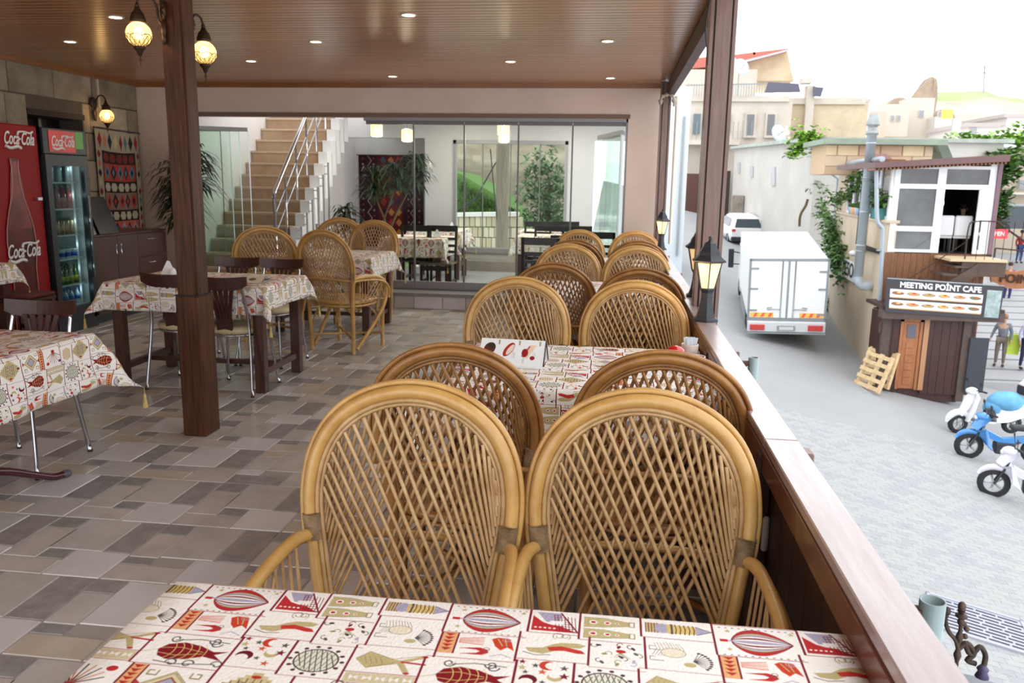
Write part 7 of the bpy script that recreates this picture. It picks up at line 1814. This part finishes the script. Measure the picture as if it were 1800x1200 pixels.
# trees on the right
def tree(lab, spots, Y, m, s=.6, L=.35, wd=.1, trunk=None, nm='tree'):
    t = thing(nm, lab, 'tree'); mb = MB(); g = random.Random(len(lab))
    for x, y, rx, rz_, k in spots:
        c = atY(x, y, Y)
        for j in range(k):
            u = Vector((g.gauss(0, 1), g.gauss(0, 1), g.gauss(0, 1))).normalized()*(g.random()**.4)
            leafspray(mb, c+Vector((u.x*rx, u.y*rx*.8, u.z*rz_)), 3, L, wd, g, .5, 0)
    mb.build('foliage', m, t, kind='stuff')
    if trunk: MB().tube([atY(*q, Y) for q in trunk], [.16, .12, .08, .05][:len(trunk)], 7).build('trunk', STEM, t)
    return t
tree('bright green leafy tree behind the cafe roof', ((1700, 262, 1.6, .9, 260), (1745, 268, 2.0, 1.0, 340), (1790, 250, 1.2, 1.0, 150)), 46, LEAF3, trunk=((1730, 340), (1728, 290), (1735, 270)))
tree('green tree right of the cafe beside the tan house', ((1765, 295, .8, .7, 160), (1752, 345, .5, 1.2, 160), (1750, 375, .4, .8, 100)), 34, LEAF2, trunk=((1752, 400), (1753, 350), (1762, 300)))
# umbrella, parked cars at the right
t = thing('parasol', 'orange and blue parasol on the upper street at the right', 'parasol'); c = atY(1774, 357, 50)
MB().lathe([(1.5, -.15), (.8, .08), (.05, .3)], 12, c).build('canopy', mat('orange parasol', (240, 180, 150), .8), t); MB().lathe([(.75, -.9), (.72, -.2)], 12, c).build('blue_cloth', mat('blue cloth', (70, 110, 176), .8), t); MB().tube([c, c-Vector((0, 0, 2.4))], .03, 6).build('pole', TG, t)
for k, (x, y, Y, c, lb) in enumerate(((1772, 382, 44, (176, 184, 192), 'silver car on the upper street at the right'), (1800, 388, 42, (40, 50, 58), 'dark car at the right edge on the upper street'))):
    q = atY(x, y, Y); t = thing('parked_car', lb, 'car', (q.x, q.y, q.z-.7)); cm = mat('car paint %d' % k, c, .2, coat=.5)
    MB().prism([(-2, -.8, .35), (2, -.8, .35), (2.05, -.8, .75), (1.3, -.8, .9), (.7, -.8, 1.35), (-.9, -.8, 1.38), (-1.5, -.8, .95), (-2.05, -.8, .85)], (0, 1.6, 0)).build('body', cm, t)
    MB().prism([(1.15, -.82, .92), (.62, -.82, 1.28), (-.85, -.82, 1.3), (-1.3, -.82, .97)], (0, 1.64, 0)).build('window_band', CG, t)
    for xx in (-1.25, 1.25):
        w_ = MB().lathe([(.18, -.1), (.31, -.1), (.31, .1), (.18, .1)], 16, (xx, -.75, .31), T=Matrix.Rotation(PI/2, 4, 'X')).build('wheel', _M['tyre'], t)
# upper street ground at right
P = [atY(1700, 470, 26), atY(1900, 560, 26), atY(1900, 400, 52), atY(1700, 395, 52)]
UP = structure(MB().prism([(9.9, 24.2, -3.9), (30, 24.2, -3.9), (34, 60, -.9), (13.5, 60, -.9)], (0, 0, -.3)).build('upper_street', mat('pale stone steps', (168, 168, 171), .9, 0, .06, .5)))
for k in range(14):
    y = 24.4+k*1.1; f = (y-24.2)/35.8
    MB().box(10.2+f*3.4, 24, y, y+.10, -4.3+f*3.0, -3.88+f*3.0).build('step_edge', mat('step joint %d' % k, (128, 130, 136), .9), UP)
# a few more things at the right: dark bike group under the balcony
# =================================================================== VIEW BEYOND THE INNER WINDOW
RKW = mat('layered tuff cliff', (176, 164, 146), .95, 0, 1, 1.2, (1, 1, 3), c2=(138, 124, 104), bump=1)
t = thing('rock_cliff', 'layered pale rock slope seen through the far window', 'rock'); mb = MB(); N = 26; R_ = 14; g = random.Random(6)
for j in range(R_):
    for i in range(N):
        x = -18.6+i*.7; z = -3+j*.8; mb.v.append((x+g.gauss(0, .06), 27+.10*z*z*.3+.5*math.sin(z*3+x*.4)+g.gauss(0, .15), z+g.gauss(0, .08)))
for j in range(R_-1):
    for i in range(N-1): mb._f((j*N+i, j*N+i+1, (j+1)*N+i+1, (j+1)*N+i), True)
mb.build('cliff_face', RKW, t)
t = thing('grass_bank', 'bright green grassy bank seen through the left of the far window', 'grass bank')
mb = MB().prism([(-7, 22, -1.5), (-2.6, 22, -1.5), (-2.55, 22, .5), (-3.2, 22, 1.15), (-4.2, 22, 1.7), (-7, 22, 2.2)], (0, 3, 0)); GRS = mat('bank grass', (98, 130, 62), .9, 0, 1, 5, c2=(74, 104, 46), bump=.5); mb.build('earth', GRS, t)
mb = MB()
for k in range(700): x = -6.5+g.random()*3.9; zz = .6+(-2.6-x)*.42*g.random()*1.25; leafspray(mb, (x, 21.95, min(zz, 1.9)), 3, .22, .02, g, .5, .5)
mb.build('grass', GRS, t, kind='stuff')
tw = thing('stone_garden_wall', 'curved pale stone wall outside the far window', 'wall'); SW = [mat('pale wall stone a', (190, 180, 160), .9, 0, .1, 4), mat('pale wall stone b', (174, 162, 138), .9, 0, .1, 4)]
def wp(f): return Vector((-4.9+2.75*f-.0*f*f, 19.6-1.6*f*f, 0))
rr = random.Random(4)
for r_ in range(7):
    for k in range(18):
        a_, b_ = wp((k+(r_ % 2)*.5)/18.5), wp((k+1+(r_ % 2)*.5)/18.5); d_ = (b_-a_); e = d_.normalized()*.012; zt_s = .60+.16*(k/18)
        z0 = zt_s-.24*(r_+1); n_ = Vector((-d_.y, d_.x, 0)).normalized()*.25
        p0, p1 = a_+e, b_-e
        MB().prism([(p0.x, p0.y, z0+.012), (p1.x, p1.y, z0+.012), (p1.x, p1.y, z0+.228), (p0.x, p0.y, z0+.228)], tuple(n_)).build('stone', rr.choice(SW), tw)
mb = MB()
for k in range(18):
    a_, b_ = wp(k/18), wp((k+1)/18); n_ = Vector((0, 1, 0)); z = .60+.16*k/18; z2 = .60+.16*(k+1)/18
    mb.prism([(a_.x, a_.y-.06, z), (b_.x, b_.y-.06, z2), (b_.x, b_.y-.06, z2+.09), (a_.x, a_.y-.06, z+.09)], (0, .45, 0))
mb.build('coping', mat('white coping', (200, 198, 192), .9), tw)
t = thing('utility_pole', 'grey wooden utility pole behind the far window', 'pole'); q = atY(882, 440, 17.5); q2 = atY(884, 250, 17.5)
MB().tube([(q.x, 17.5, -2), (q2.x, 17.5, 4)], .14, 10).build('pole', mat('weathered pole', (140, 128, 114), .85, 0, 1, 4, (8, 8, .8), c2=(104, 92, 80)), t)
MB().tube(smooth_path([atY(862, 262, 17.4), atY(868, 330, 17.4), atY(876, 400, 17.4), atY(884, 440, 17.4)], 4), .012, 4).tube([atY(872, 285, 17.3), atY(835, 350, 17.3), atY(795, 375, 17.3)], .014, 4).build('wire', DK, t)
tree('feathery green tree behind the right half of the far window', ((955, 300, .6, .8, 160), (960, 350, .85, .9, 260), (955, 410, 1.0, .9, 280), (985, 380, .7, .9, 150)), 21, LEAF4, L=.28, wd=.03, trunk=((958, 460), (960, 400), (962, 330)))
tag(MB().prism([(-3.9, 15.6, -.9), (-1.6, 15.6, -.9), (-2.75, 15.6, .10)], (0, 1.2, 0)).build('green_canopy', mat('pale green canopy', (176, 206, 190), .6)), 'pale green sheet canopy outside below the far window', 'canopy')
structure(MB().box(-14, -1.0, 15.0, 27, -3.2, -3.0).build('back_yard', mat('back yard ground', (190, 184, 174), .9)))
structure(MB().box(-6.2, .55, -1.5, YW+.1, -4.6, -.26).box(-4.2, .2, YW, YI+.8, -3.2, zi-.16).build('terrace_base', mat('terrace base render', (200, 190, 180), .9)))
